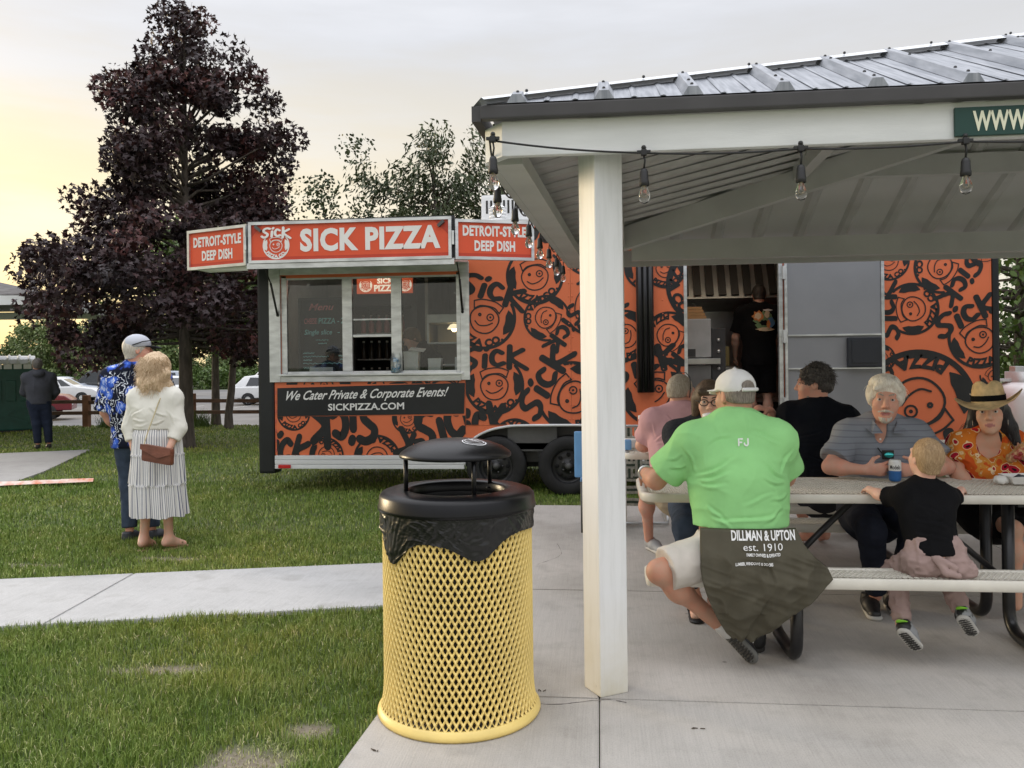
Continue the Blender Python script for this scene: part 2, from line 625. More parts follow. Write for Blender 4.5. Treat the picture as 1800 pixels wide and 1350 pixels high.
class SDF:
    """smooth union of tapered limbs and ellipsoids -> one continuous surface"""

    def __init__(self, h=0.009):
        self.ops = []; self.h = h

    def cap(self, a, b, ra, rb=None, k=.03, flat=None, q=1.0, e0=False, e1=False):
        rb = ra if rb is None else rb
        a = V3(*a); b = V3(*b); r = max(ra, rb) * 1.02
        self.ops.append(('c', a, b, ra, rb, k, flat, q, e0, e1, np.minimum(a, b) - r, np.maximum(a, b) + r)); return self

    def ell(self, c, rad, ax=None, k=.03, sub=False):
        c = V3(*c); rad = V3(*rad); ax = np.eye(3) if ax is None else np.array(ax)
        ext = np.sqrt(((ax * rad[:, None]) ** 2).sum(0))
        self.ops.append(('e' if not sub else 's', c, rad, ax, k, c - ext, c + ext)); return self

    def cut(self, p, n, k=0.0):
        self.ops.append(('p', V3(*p), unit(n), k)); return self

    def eval(self):
        lo = np.min([o[-2] for o in self.ops if o[0] in 'ce'], 0) - 3 * self.h - .01
        hi = np.max([o[-1] for o in self.ops if o[0] in 'ce'], 0) + 3 * self.h + .01
        h = self.h; n = np.ceil((hi - lo) / h).astype(int) + 1
        ax = [lo[i] + h * np.arange(n[i]) for i in range(3)]
        f = np.full(n, 1.0, np.float32)
        for o in self.ops:
            if o[0] == 'p':
                d = ((ax[0] - o[1][0]) * o[2][0])[:, None, None] + ((ax[1] - o[1][1]) * o[2][1])[None, :, None] + ((ax[2] - o[1][2]) * o[2][2])[None, None, :]
                f = np.maximum(f, d.astype(np.float32)); continue
            k = o[5] if o[0] == 'c' else o[4]
            m = max(k, 0) + 3 * h
            i0 = np.clip(np.floor((o[-2] - m - lo) / h).astype(int), 0, n - 1); i1 = np.clip(np.ceil((o[-1] + m - lo) / h).astype(int) + 1, 1, n)
            sl = tuple(slice(a, b) for a, b in zip(i0, i1))
            X = ax[0][sl[0]][:, None, None]; Y = ax[1][sl[1]][None, :, None]; Z = ax[2][sl[2]][None, None, :]
            if o[0] == 'c':
                _, a, b, ra, rb, _, fl, q, e0, e1 = o[:10]
                px, py, pz = X - a[0], Y - a[1], Z - a[2]; ba = b - a
                if fl is not None:
                    fl_ = unit(fl); dd = (px * fl_[0] + py * fl_[1] + pz * fl_[2]) * (q - 1)
                    px, py, pz = px + dd * fl_[0], py + dd * fl_[1], pz + dd * fl_[2]
                    ba = ba + (q - 1) * np.dot(ba, fl_) * fl_
                bb = np.dot(ba, ba) + 1e-12
                tt = (px * ba[0] + py * ba[1] + pz * ba[2]) / bb
                t = np.clip(tt, 0, 1)
                d = np.sqrt((px - t * ba[0]) ** 2 + (py - t * ba[1]) ** 2 + (pz - t * ba[2]) ** 2) - (ra + (rb - ra) * t)
                ln = math.sqrt(bb)
                if e1:
                    d = np.maximum(d, (tt - 1) * ln)
                if e0:
                    d = np.maximum(d, -tt * ln)
            else:
                _, c, rad, A, _ = o[:5]
                px, py, pz = X - c[0], Y - c[1], Z - c[2]
                u = [(px * A[i][0] + py * A[i][1] + pz * A[i][2]) for i in range(3)]
                k0 = np.sqrt(sum((u[i] / rad[i]) ** 2 for i in range(3))); k1 = np.sqrt(sum((u[i] / rad[i] ** 2) ** 2 for i in range(3))) + 1e-9
                d = k0 * (k0 - 1) / k1
            g = f[sl]
            if o[0] == 's':
                d = -d
                hh = np.clip(.5 - .5 * (g - d) / max(k, 1e-5), 0, 1) if k > 0 else (d > g) * 1.0
                f[sl] = g * (1 - hh) + d * hh + max(k, 0) * hh * (1 - hh)
            elif k > 0:
                hh = np.clip(.5 + .5 * (g - d) / k, 0, 1)
                f[sl] = g * (1 - hh) + d * hh - k * hh * (1 - hh)
            else:
                f[sl] = np.minimum(g, d)
        return f, lo

    def mesh(self):
        f, lo = self.eval(); h = self.h
        s = f < 0
        n = np.array(f.shape)
        c = np.zeros(n - 1, np.uint8)
        for a in (0, 1):
            for b in (0, 1):
                for d in (0, 1):
                    c += s[a:n[0] - 1 + a, b:n[1] - 1 + b, d:n[2] - 1 + d]
        act = np.argwhere((c > 0) & (c < 8))
        idx = -np.ones(n - 1, np.int64); idx[tuple(act.T)] = np.arange(len(act))
        acc = np.zeros((len(act), 3)); cnt = np.zeros(len(act))
        corners = [(a, b, d) for a in (0, 1) for b in (0, 1) for d in (0, 1)]
        val = {k: f[act[:, 0] + k[0], act[:, 1] + k[1], act[:, 2] + k[2]].astype(float) for k in corners}
        for p in corners:
            for axis in range(3):
                if p[axis]:
                    continue
                q = list(p); q[axis] = 1; q = tuple(q)
                va, vb = val[p], val[q]
                m = (va < 0) != (vb < 0)
                t = np.where(m, va / np.where(m, va - vb, 1), 0)
                pt = np.tile(np.array(p, float), (len(act), 1)); pt[:, axis] = t
                acc += pt * m[:, None]; cnt += m
        V = lo + h * (act + acc / cnt[:, None])
        F = []
        for axis in range(3):
            u, v = (axis + 1) % 3, (axis + 2) % 3
            sa = [slice(None)] * 3; sb = [slice(None)] * 3
            sa[axis] = slice(0, -1); sb[axis] = slice(1, None)
            A, B = s[tuple(sa)], s[tuple(sb)]
            E = np.argwhere(A != B)
            E = E[(E[:, u] > 0) & (E[:, v] > 0) & (E[:, u] < n[u] - 1) & (E[:, v] < n[v] - 1)]
            flip = B[tuple(E.T)]
            qs = []
            for du, dv in ((-1, -1), (0, -1), (0, 0), (-1, 0)):
                e = E.copy(); e[:, u] += du; e[:, v] += dv
                qs.append(idx[tuple(e.T)])
            Q = np.stack(qs, 1)
            Q[flip] = Q[flip][:, ::-1]
            F.append(Q)
        F = np.concatenate(F)
        return V, F

    def build(self, name, mat, parent, disp=None, relax=1, mi=None, mesh_fn=None):
        V, F = self.mesh()
        for _ in range(relax):
            V = relax_mesh(V, F)
        if disp is not None:
            Nn = vnormals(V, F)
            V = V + Nn * disp(V, Nn)[:, None]
        mm = None
        if mi is not None:
            mm = mi(V[F].mean(1))
        return np_mesh(name, V, F, mat, mm, True, parent)


def relax_mesh(V, F, a=.5):
    acc = np.zeros_like(V); cnt = np.zeros(len(V))
    for i in range(4):
        for j in (1, 3):
            np.add.at(acc, F[:, i], V[F[:, (i + j) % 4]]); np.add.at(cnt, F[:, i], 1)
    return V * (1 - a) + a * acc / np.maximum(cnt, 1)[:, None]


def vnormals(V, F):
    fn = np.cross(V[F[:, 2]] - V[F[:, 0]], V[F[:, 3]] - V[F[:, 1]])
    Nn = np.zeros_like(V)
    for i in range(4):
        np.add.at(Nn, F[:, i], fn)
    return Nn / (np.linalg.norm(Nn, axis=1)[:, None] + 1e-12)
# ================================================================== ground, paths, lot
GZ = -0.025


def lawn_material():
    m = M('lawn_soil', (0.05, 0.075, 0.02), 0.9)
    t, b, N_, L_ = nodes_of(m)
    n1 = noise(t, 0.55, 5); n2 = noise(t, 9, 6, rough=.65)
    base = ramp(t, n1, [(0.32, (0.060, 0.098, 0.020)), (0.5, (0.085, 0.118, 0.030)), (0.68, (0.120, 0.135, 0.045))])
    c = mixc(t, 0.65, base, ramp(t, n2, [(0.3, (0.25, 0.25, 0.25)), (0.7, (1.0, 1.0, 1.0))]), 'MULTIPLY')
    at = N_('ShaderNodeAttribute'); at.attribute_name = 'bare'
    soil = ramp(t, noise(t, 45, 8, rough=.8), [(0.3, (0.13, 0.105, 0.075)), (0.6, (0.235, 0.20, 0.15)), (0.75, (0.33, 0.30, 0.23))])
    L_(mixc(t, at.outputs['Fac'], c, soil), b.inputs['Base Color'])
    bp = N_('ShaderNodeBump'); bp.inputs['Strength'].default_value = 0.7; bp.inputs['Distance'].default_value = 0.03
    L_(n2, bp.inputs['Height']); L_(bp.outputs[0], b.inputs['Normal'])
    return m


PATCH = [(-2.13, 3.80, .22, .065), (-2.32, 3.76, .10, .04), (-1.30, 2.92, .20, .15), (-1.16, 3.2, .10, .10), (-4.2, 5.75, .25, .06),
         (-3.3, 6.0, .32, .06), (-1.45, 2.8, .3, .08)]


def bare(P):
    r = np.zeros(len(P))
    nn = .45 * fbm(np.c_[P[:, :2] * 7, np.zeros(len(P))], 3, 5)
    for x, y, a, b in PATCH:
        d = np.sqrt(((P[:, 0] - x) / a) ** 2 + ((P[:, 1] - y) / b) ** 2)
        r = np.maximum(r, np.clip((1.15 - d + nn) * 1.6, 0, 1))
    return r


def ground_z(x, y):
    return np.where(y < 19.6, GZ, np.where(y > 23.5, -0.62, GZ + (-0.595) * (y - 19.6) / 3.9))


def build_ground():
    xs = np.unique(np.r_[-400, -200, -100, -60, -40, -25, np.arange(-15, -9, 1.0), np.arange(-9, -5, .25), np.arange(-5, -.6, .06), np.arange(-.5, 9, 1.5), 12, 20, 40, 80, 200, 400])
    ys = np.unique(np.r_[-300, -100, -30, -5, 0, 1, np.arange(1.5, 7.5, .06), np.arange(7.5, 19.6, .6), 19.6, 23.5, 30, 50, 80, 140, 300, 700])
    X, Y = np.meshgrid(xs, ys, indexing='ij')
    V = np.stack([X.ravel(), Y.ravel(), ground_z(X, Y).ravel()], 1)
    n, m = X.shape
    I = np.arange(n * m).reshape(n, m)
    F = np.stack([I[:-1, :-1], I[1:, :-1], I[1:, 1:], I[:-1, 1:]], -1).reshape(-1, 4)
    o = np_mesh('lawn', V, F, lawn_material(), kind='structure')
    a = o.data.attributes.new('bare', 'FLOAT', 'POINT')
    a.data.foreach_set('value', bare(V).astype(np.float32))
    tag(o, 'mown green lawn with a few worn dry patches')


build_ground()


def concrete(name, base, dark, broom=(1, 1, 1), scale=1.0):
    m = M(name, base, 0.85)
    t, b, N_, L_ = nodes_of(m)
    big = noise(t, 0.8, 6, rough=.6); mid = noise(t, 6, 6, rough=.7); fine = noise(t, 160, 3)
    c = ramp(t, big, [(0.3, dark), (0.52, base), (0.75, tuple(x * 1.08 for x in base))])
    c = mixc(t, 0.35, c, ramp(t, mid, [(0.25, (0.55, 0.54, 0.52)), (0.5, (1, 1, 1)), (1, (1.0, 1.0, 1.0))]), 'MULTIPLY')
    c = mixc(t, 0.5, c, ramp(t, fine, [(0.25, (0.62, 0.62, 0.62)), (0.55, (1, 1, 1))]), 'MULTIPLY')
    st = noise(t, 1.0, 5, stretch=(150, 3.0, 1), rough=.6)
    c = mixc(t, 0.25, c, ramp(t, st, [(0.35, (0.6, 0.6, 0.6)), (0.6, (1, 1, 1))]), 'MULTIPLY')
    spots = noise(t, 3.2, 2)
    c = mixc(t, ramp(t, spots, [(0.62, (0, 0, 0)), (0.78, (.38, .38, .38))]), c, (0.16, 0.15, 0.13))
    vo = N_('ShaderNodeTexVoronoi'); vo.inputs['Scale'].default_value = 2.3; L_(N_('ShaderNodeTexCoord').outputs['Object'], vo.inputs['Vector'])
    c = mixc(t, ramp(t, vo.outputs['Distance'], [(0.0, (.75, .75, .75)), (0.018, (.6, .6, .6)), (0.034, (0, 0, 0))]), c, (0.13, 0.12, 0.11))
    L_(c, b.inputs['Base Color'])
    bp = N_('ShaderNodeBump'); bp.inputs['Strength'].default_value = 0.35; bp.inputs['Distance'].default_value = 0.004
    L_(st, bp.inputs['Height']); L_(bp.outputs[0], b.inputs['Normal'])
    return m


conc = concrete('patio_concrete', (0.475, 0.45, 0.415), (0.35, 0.33, 0.30))
conc_walk = concrete('pale_walk_concrete', (0.47, 0.47, 0.465), (0.38, 0.38, 0.375))
conc_pad = concrete('grey_pad_concrete', (0.34, 0.335, 0.33), (0.27, 0.265, 0.26))


def slab_piece(poly, name, mat, parent, z1=0.0, gap=0.004, th=0.12):
    """concrete bay with eased edges"""
    c = Vector((sum(p[0] for p in poly) / len(poly), sum(p[1] for p in poly) / len(poly), 0))
    P = [Vector((p[0], p[1], 0)) for p in poly]
    P = [p + (c - p).normalized() * gap for p in P]
    bm = bmesh.new()
    lo = [bm.verts.new((p.x, p.y, z1 - th)) for p in P]; hi = [bm.verts.new((p.x, p.y, z1)) for p in P]
    n = len(P)
    top = bm.faces.new(hi); bm.faces.new(lo[::-1])
    for i in range(n):
        bm.faces.new((lo[i], lo[(i + 1) % n], hi[(i + 1) % n], hi[i]))
    bmesh.ops.bevel(bm, geom=list(top.edges), offset=0.005, segments=2, affect='EDGES')
    me = bpy.data.meshes.new(name); bm.to_mesh(me); bm.free(); me.materials.append(mat)
    return link_mesh(name, me, parent)


patio = bpy.data.objects.new('patio', None); COL.objects.link(patio); patio['kind'] = 'structure'
patio['label'] = 'broom finished concrete slab under and around the picnic shelter'
lx = lambda y: -1.045 + 0.048 * (y - 1.0)
rows = [(0.6, 3.565), (3.565, 5.25), (5.25, 8.35)]
cols = [None, -0.015, 3.0, 6.0, 9.5]
for y0, y1 in rows:
    for i in range(4):
        a0 = lx(y0) if i == 0 else cols[i]; a1 = lx(y1) if i == 0 else cols[i]; b = cols[i + 1]
        slab_piece([(a0, y0), (b, y0), (b, y1), (a1, y1)], 'slab', conc, patio)
crk = MB()
for P_, w_ in (([(-.33, 3.50), (-.20, 3.49), (-.10, 3.52), (.02, 3.555), (.10, 3.53)], .004), ([(-.45, 5.9), (-.3, 6.2), (-.35, 6.6)], .003)):
    Vc, Fc = ribbon(catmull(P_, 8), w_); Vc = Vc + rng.normal(0, .0015, Vc.shape); crk.add([(p[0], p[1], .0012) for p in Vc], Fc)
crk.build('hairline_crack', M('crack_dirt', (.12, .11, .10), .95), patio, kind='stuff', recalc=False)
walk = bpy.data.objects.new('sidewalk', None); COL.objects.link(walk); walk['kind'] = 'structure'
walk['label'] = 'pale concrete walk crossing the lawn to the shelter slab'
nr = lambda x: 4.82 + 0.2585 * (x + 1.35)
fr = lambda x: 5.87 + 0.237 * (x + 1.63)
for a, b in ((-9.2, -6.2), (-6.2, -3.2), (-3.2, -0.83)):
    e0, e1 = (b + .06, b - .06) if b < -1 else (-.858, -.806)
    slab_piece([(a + .06, nr(a + .06)), (e0, nr(e0)), (e1, fr(e1)), (a - .06, fr(a - .06))], 'slab', conc_walk, walk, 0.002)
pad = bpy.data.objects.new('concrete_pad', None); COL.objects.link(pad); pad['kind'] = 'structure'
pad['label'] = 'grey concrete pad on the lawn below the far shelter roof'
slab_piece([(-7.31, 9.39), (-7.75, 10.8), (-8.95, 13.73), (-13.5, 11.6), (-12.4, 7.6), (-7.4, 8.4)], 'slab', conc_pad, pad, 0.0)

lot_m = M('lot_asphalt', (0.155, 0.150, 0.146), 0.9, nsc=0.6, var=0.18, bump=0.3, bsc=60)
mb = MB(); mb.add([(-130, 23.3, -.605), (-5, 23.3, -.605), (-5, 68, -.605), (-130, 68, -.605)], [(0, 1, 2, 3)])
tag(mb.build('parking_lot', lot_m, kind='structure', recalc=False), 'grey asphalt parking lot beyond the rail fence')
line_m = M('faded_white_line', (0.5, 0.5, 0.48), 0.8, nsc=5, var=0.2)
mb = MB()
for i in range(14):
    x = -48 + 2.75 * i
    mb.add([(x, 36, -.600), (x + .1, 36, -.600), (x + .1, 41, -.600), (x, 41, -.600)], [(0, 1, 2, 3)])
mb.build('stall_markings', line_m, kind='structure', recalc=False)


# ------------------------------------------------------------------ grass blades
def inside(P, poly):
    x, y = P[:, 0], P[:, 1]; r = np.zeros(len(P), bool); n = len(poly)
    for i in range(n):
        x0, y0 = poly[i]; x1, y1 = poly[(i + 1) % n]
        c = ((y0 > y) != (y1 > y)) & (x < (x1 - x0) * (y - y0) / (y1 - y0 + 1e-12) + x0)
        r ^= c
    return r


def grass_material():
    m = M('grass_blade', (0.09, 0.16, 0.03), 0.55, spec=0.3)
    t, b, N_, L_ = nodes_of(m)
    at = N_('ShaderNodeAttribute'); at.attribute_name = 'tone'
    big = noise(t, 0.6, 4)
    c = ramp(t, at.outputs['Fac'], [(0.0, (0.075, 0.135, 0.018)), (0.45, (0.190, 0.262, 0.052)), (0.80, (0.290, 0.335, 0.102)), (0.92, (0.36, 0.36, 0.15)), (1.0, (0.52, 0.47, 0.29))])
    c = mixc(t, 0.85, c, ramp(t, big, [(0.30, (0.62, 0.80, 0.50)), (0.50, (1, 1, 1)), (0.68, (1.30, 1.12, 1.0))]), 'MULTIPLY')
    c = mixc(t, 0.6, c, ramp(t, noise(t, 4.0, 4, rough=.65), [(0.30, (0.62, 0.76, 0.55)), (0.50, (1, 1, 1)), (0.70, (1.35, 1.15, 1.1))]), 'MULTIPLY')
    L_(c, b.inputs['Base Color'])
    b.inputs['Subsurface Weight'].default_value = 0.0
    return m


def grass(name, regions, keep, hgt, wid, z0=GZ):
    """regions: list of (x0,x1,y0,y1,density)"""
    Ps = []
    for x0, x1, y0, y1, dn in regions:
        n = int((x1 - x0) * (y1 - y0) * dn)
        Ps.append(np.c_[rng.uniform(x0, x1, n), rng.uniform(y0, y1, n)])
    P = np.concatenate(Ps)
    P = P[keep(P)]
    # clumping and worn patches
    br = bare(np.c_[P, np.zeros(len(P))]); P = P[rng.random(len(P)) > br * .72]; n = len(P)
    cl = fbm(np.c_[P * 5, np.zeros(n)], 3, 3)
    d = np.hypot(P[:, 0], P[:, 1])
    bb = bare(np.c_[P, np.zeros(n)])
    tall = np.clip(fbm(np.c_[P * 1.7, np.ones(n)], 2, 17) - .25, 0, 1)
    h = hgt * (0.45 + rng.random(n) * .75 + .35 * cl + 1.1 * tall) * (1 - .60 * bb)
    wv = wid * (0.7 + .6 * rng.random(n)) * np.maximum(1, d / 4.2)
    a = rng.uniform(0, 2 * np.pi, n); dryb = rng.random(n) < .05 + .6 * bb; lean = rng.normal(0, .42, n) + .1 + dryb * rng.uniform(.3, 1.1, n); la = a + rng.normal(0, .9, n) + np.pi / 2
    base = np.c_[P, np.full(n, z0)]
    sx = np.c_[np.cos(a), np.sin(a), np.zeros(n)] * wv[:, None] / 2
    ld = np.c_[np.cos(la), np.sin(la), np.zeros(n)]
    mid = base + ld * (np.sin(lean) * h * .45)[:, None] + np.c_[np.zeros((n, 2)), h * .6]
    tip = base + ld * (np.sin(lean) * h * 1.15)[:, None] + np.c_[np.zeros((n, 2)), h * np.clip(np.cos(lean * 1.3), .25, 1)]
    V = np.stack([base - sx, base + sx, mid + sx * .7, tip, mid - sx * .7], 1).reshape(-1, 3)
    F = (np.arange(n)[:, None] * 5 + np.array([0, 1, 2, 3])[None]).reshape(-1, 4)
    F2 = (np.arange(n)[:, None] * 5 + np.array([0, 2, 3, 4])[None]).reshape(-1, 4)
    Q = np.concatenate([F[:, [0, 1, 2, 2]][:, :3], np.stack([F[:, 0], F[:, 2], F2[:, 3]], 1), np.stack([F2[:, 3], F[:, 2], F[:, 3]], 1)])
    o = np_mesh(name, V, Q.astype(np.int32), grass_material(), smooth=True, kind='stuff')
    tone = np.clip(.42 + .22 * cl + rng.normal(0, .16, n) + .35 * bb, 0, .93)
    dry = dryb
    tone[dry] = rng.uniform(.85, 1.0, dry.sum())
    at = o.data.attributes.new('tone', 'FLOAT', 'POINT'); at.data.foreach_set('value', np.repeat(tone, 5).astype(np.float32))
    return o


def on_lawn(P):
    x, y = P[:, 0], P[:, 1]
    slab = (x > lx(y) + .0) & (y < 8.36)
    wk = (y > nr(x) + .015) & (y < fr(x) - .015)
    pd = inside(P, [(-7.31, 9.39), (-7.75, 10.8), (-8.95, 13.73), (-13.5, 11.6), (-12.4, 7.6), (-7.4, 8.4)])
    # seen from the photograph's side: skip what falls far outside the frame
    ang = np.degrees(np.arctan2(-x, y))
    return ~slab & ~wk & ~pd & (ang < 54) & (y < 19.55)


g = grass('grass', [(-3.6, -.8, 1.6, 3.4, 13500), (-5.2, -3.6, 2.4, 3.4, 6000), (-4.8, -.8, 3.4, 5.0, 11000), (-7.0, -4.8, 3.4, 5.0, 4000), (-6.2, -.7, 5.0, 7.0, 5600), (-9.5, -6.2, 5.0, 7.0, 2200), (-11, 1.2, 7.0, 10.0, 2200), (-13, 1.5, 10, 14, 800), (-18, -2, 14, 19.6, 380)],
          on_lawn, .046, .0034)
tag(g, 'short green grass blades of the lawn')


# ------------------------------------------------------------------ foliage
def leaf_mat(name, c1, c2, c3, rough=.5):
    m = M(name, c1, rough, spec=.35)
    t, b, N_, L_ = nodes_of(m)
    at = N_('ShaderNodeAttribute'); at.attribute_name = 'tone'
    L_(ramp(t, at.outputs['Fac'], [(0.0, c1), (0.55, c2), (1.0, c3)]), b.inputs['Base Color'])
    return m


MAPLE = np.array([(0, 0), (.30, .10), (.52, .02), (.40, .22), (.62, .46), (.30, .42), (.14, .58), (0, 1.0), (-.14, .58), (-.30, .42), (-.62, .46), (-.40, .22), (-.52, .02), (-.30, .10)])
MAPLE_T = [(0, 1, 5), (1, 2, 3), (1, 3, 5), (3, 4, 5), (0, 5, 6), (6, 7, 8), (0, 6, 8), (0, 8, 9), (9, 10, 11), (9, 11, 13), (11, 12, 13), (0, 9, 13)]
LANCE = np.array([(0, 0), (.16, .35), (0, 1.0), (-.16, .35)])
LANCE_T = [(0, 1, 2), (0, 2, 3)]
OVAL = np.array([(0, 0), (.30, .25), (.26, .65), (0, 1.0), (-.26, .65), (-.30, .25)])
OVAL_T = [(0, 1, 2), (0, 2, 3), (0, 3, 4), (0, 4, 5)]


def leaf_mesh(name, C, size, shape, tris, mat, parent, tone, droop=.5, out=None, local=False, kind=None):
    n = len(C); k = len(shape)
    # leaf axis: random, drooping; blade normal random about it
    a = rng.normal(0, 1, (n, 3)); a[:, 2] -= droop * 1.6
    if out is not None:
        a += out * .9
    a /= np.linalg.norm(a, axis=1)[:, None]
    u = rng.normal(0, 1, (n, 3)); u -= a * (u * a).sum(1)[:, None]; u /= np.linalg.norm(u, axis=1)[:, None]
    nn = np.cross(a, u)
    s = size * rng.uniform(.65, 1.25, n)
    x = shape[:, 0]; y = shape[:, 1]
    V = C[:, None, :] + s[:, None, None] * (u[:, None, :] * x[None, :, None] + a[:, None, :] * y[None, :, None] - nn[:, None, :] * (x[None, :, None] ** 2 * .35 + y[None, :, None] ** 2 * .12))
    F = (np.arange(n)[:, None, None] * k + np.array(tris)[None]).reshape(-1, 3)
    o = np_mesh(name, V.reshape(-1, 3), F, mat, smooth=False, parent=parent, local=local, kind=kind)
    at = o.data.attributes.new('tone', 'FLOAT', 'POINT'); at.data.foreach_set('value', np.repeat(np.clip(tone, 0, 1), k).astype(np.float32))
    return o


bark = M('grey_bark', (0.085, 0.070, 0.058), 0.9, nsc=8, var=0.35, bump=0.8, bsc=25, stretch=(3, 3, .6))


def limb(mb, a, b, r0, r1, n=5, wob=.08):
    a = np.array(a, float); b = np.array(b, float); L_ = np.linalg.norm(b - a); P = []
    for i in range(n + 1):
        t = i / n
        p = a + (b - a) * t + rng.normal(0, wob * L_ / n, 3) * (0 < i < n)
        P.append(p)
    mb.tube(P, [r0 + (r1 - r0) * i / n for i in range(n + 1)], 7)
    return P


def tree(name, label, base, trunk_h, tips, trunk_r, mat, size, shape, tris, per, blob, group=None, droop=.5, tone_of=None, lean=(0, 0), top=None, fill=None):
    """tips: cluster centres (world). trunk, limbs to the tips, leaf clumps round each"""
    t = thing(name, label, 'tree', base, group=group)
    base = np.array(base, float)
    top = np.array(top) if top is not None else base + np.array([lean[0], lean[1], trunk_h * 1.9])
    mb = MB()
    fork = base + np.array([lean[0] * .5, lean[1] * .5, trunk_h])
    mb.tube([base + (0, 0, -.1), base + (0, 0, .06), base + (0, 0, .35), base * .5 + fork * .5, fork, fork * .5 + top * .5, top],
            [trunk_r * 1.5, trunk_r * 1.28, trunk_r * 1.05, trunk_r * .98, trunk_r * .85, trunk_r * .5, trunk_r * .12], 12)
    mb.build('trunk', bark, t)
    lm = MB()
    for c in tips[::2]:
        s = fork + (top - fork) * np.clip((c[2] - fork[2]) / max(.1, top[2] - fork[2]) * .8, 0, .92)
        limb(lm, s, c, trunk_r * .26, .006, 4, .10)
    if lm.v:
        lm.build('limbs', bark, t)
    C = []; T = []; O = []
    for c in tips:
        n = int(per * rng.uniform(.6, 1.3)); br = blob * rng.uniform(.7, 1.3)
        p = rng.normal(0, .5, (n, 3)); p /= np.maximum(1, np.linalg.norm(p, axis=1) / .85)[:, None]; p = p * br * np.array([1, 1, .75])
        C.append(c + p); T.append(np.full(n, .45 + rng.normal(0, .18)) + rng.normal(0, .13, n))
        o = c - (base + (0, 0, c[2] - base[2])); O.append(np.tile(unit(o), (n, 1)))
    C = np.concatenate(C); T = np.concatenate(T); O = np.concatenate(O)
    leaf_mesh('crown', C, size, shape, tris, mat, t, T, droop, O)
    return t


def profile_tips(base, prof, n, squash=1.0, inner=.35):
    """prof: [(z, r)] crown outline; clusters mostly near the outline"""
    zs = np.array([p[0] for p in prof]); rs = np.array([p[1] for p in prof])
    out = []
    while len(out) < n:
        z = rng.uniform(zs[0], zs[-1]); r = np.interp(z, zs, rs)
        if rng.random() > (r / rs.max()) ** 1.2 + .08:
            continue
        a = rng.uniform(0, 2 * np.pi); q = r * (inner + (1 - inner) * rng.random() ** .55) * rng.uniform(.82, 1.12)
        out.append(np.array([base[0] + q * np.cos(a), base[1] + q * np.sin(a) * squash, z + rng.normal(0, .1)]))
    return out


purple = leaf_mat('purple_maple_leaf', (0.018, 0.010, 0.012), (0.038, 0.019, 0.021), (0.105, 0.032, 0.028), .5)
mb_ = np.array((-7.42, 14.2, GZ))
tips = profile_tips(mb_, [(1.75, 1.5), (2.1, 2.5), (3.0, 2.6), (3.7, 1.9), (4.4, 1.5), (5.4, 1.3), (6.4, 1.0), (7.0, .50), (7.5, .30), (7.95, .12)], 225)
for x, z in ((-10.2, 3.25), (-9.95, 3.05), (-9.7, 2.9), (-9.5, 3.3), (-9.2, 3.1), (-8.65, 6.75), (-8.55, 6.5), (-8.45, 6.2), (-8.3, 6.85), (-8.65, 5.75), (-5.5, 5.5), (-5.65, 5.4), (-5.85, 5.2), (-6.2, 6.6), (-6.15, 6.35),
             (-6.25, 6.8), (-7.35, 7.9), (-7.4, 7.7), (-8.9, 4.6), (-8.75, 4.2), (-9.1, 3.9), (-9.35, 3.6), (-5.9, 4.6), (-5.7, 3.9), (-5.6, 3.3), (-5.3, 2.6), (-5.2, 2.3), (-5.6, 2.0)):
    tips.append(np.array((x, 14.2 + rng.uniform(-.7, .7), z)))
tree('maple_tree', 'tall dark purple leaved maple standing on the lawn behind the couple', mb_, 1.9, tips, .125, purple, .098, MAPLE, MAPLE_T, 175, .44, top=mb_ + (.05, 0, 7.6), droop=.55)

green_leaf = leaf_mat('mid_green_leaf', (0.045, 0.080, 0.014), (0.075, 0.125, 0.024), (0.145, 0.20, 0.045))
bright_leaf = leaf_mat('bright_green_leaf', (0.07, 0.13, 0.015), (0.13, 0.22, 0.025), (0.24, 0.34, 0.05))
grey_leaf = leaf_mat('dull_green_leaf', (0.035, 0.052, 0.020), (0.055, 0.075, 0.030), (0.10, 0.125, 0.05))
b2 = np.array((-9.55, 19.77, GZ)); b3 = np.array((-8.62, 18.49, GZ))
tree('young_tree', 'straight young tree with bright green leaves beside the purple maple', b2, 1.5, profile_tips(b2, [(1.7, .6), (2.4, 1.5), (3.6, 1.7), (4.8, 1.5), (5.9, .5)], 70), .10, bright_leaf, .13, MAPLE, MAPLE_T, 70, .45, top=b2 + (.1, 0, 5.6))
tree('young_tree', 'leaning young tree with a crooked trunk nearest the trailer end', b3, 1.7, profile_tips(b3, [(2.0, .7), (2.6, 1.6), (3.4, 1.7), (4.4, 1.5), (5.2, .5)], 60), .085, green_leaf, .13, MAPLE, MAPLE_T, 70, .45, lean=(.28, 0), top=b3 + (.5, 0, 5.0))

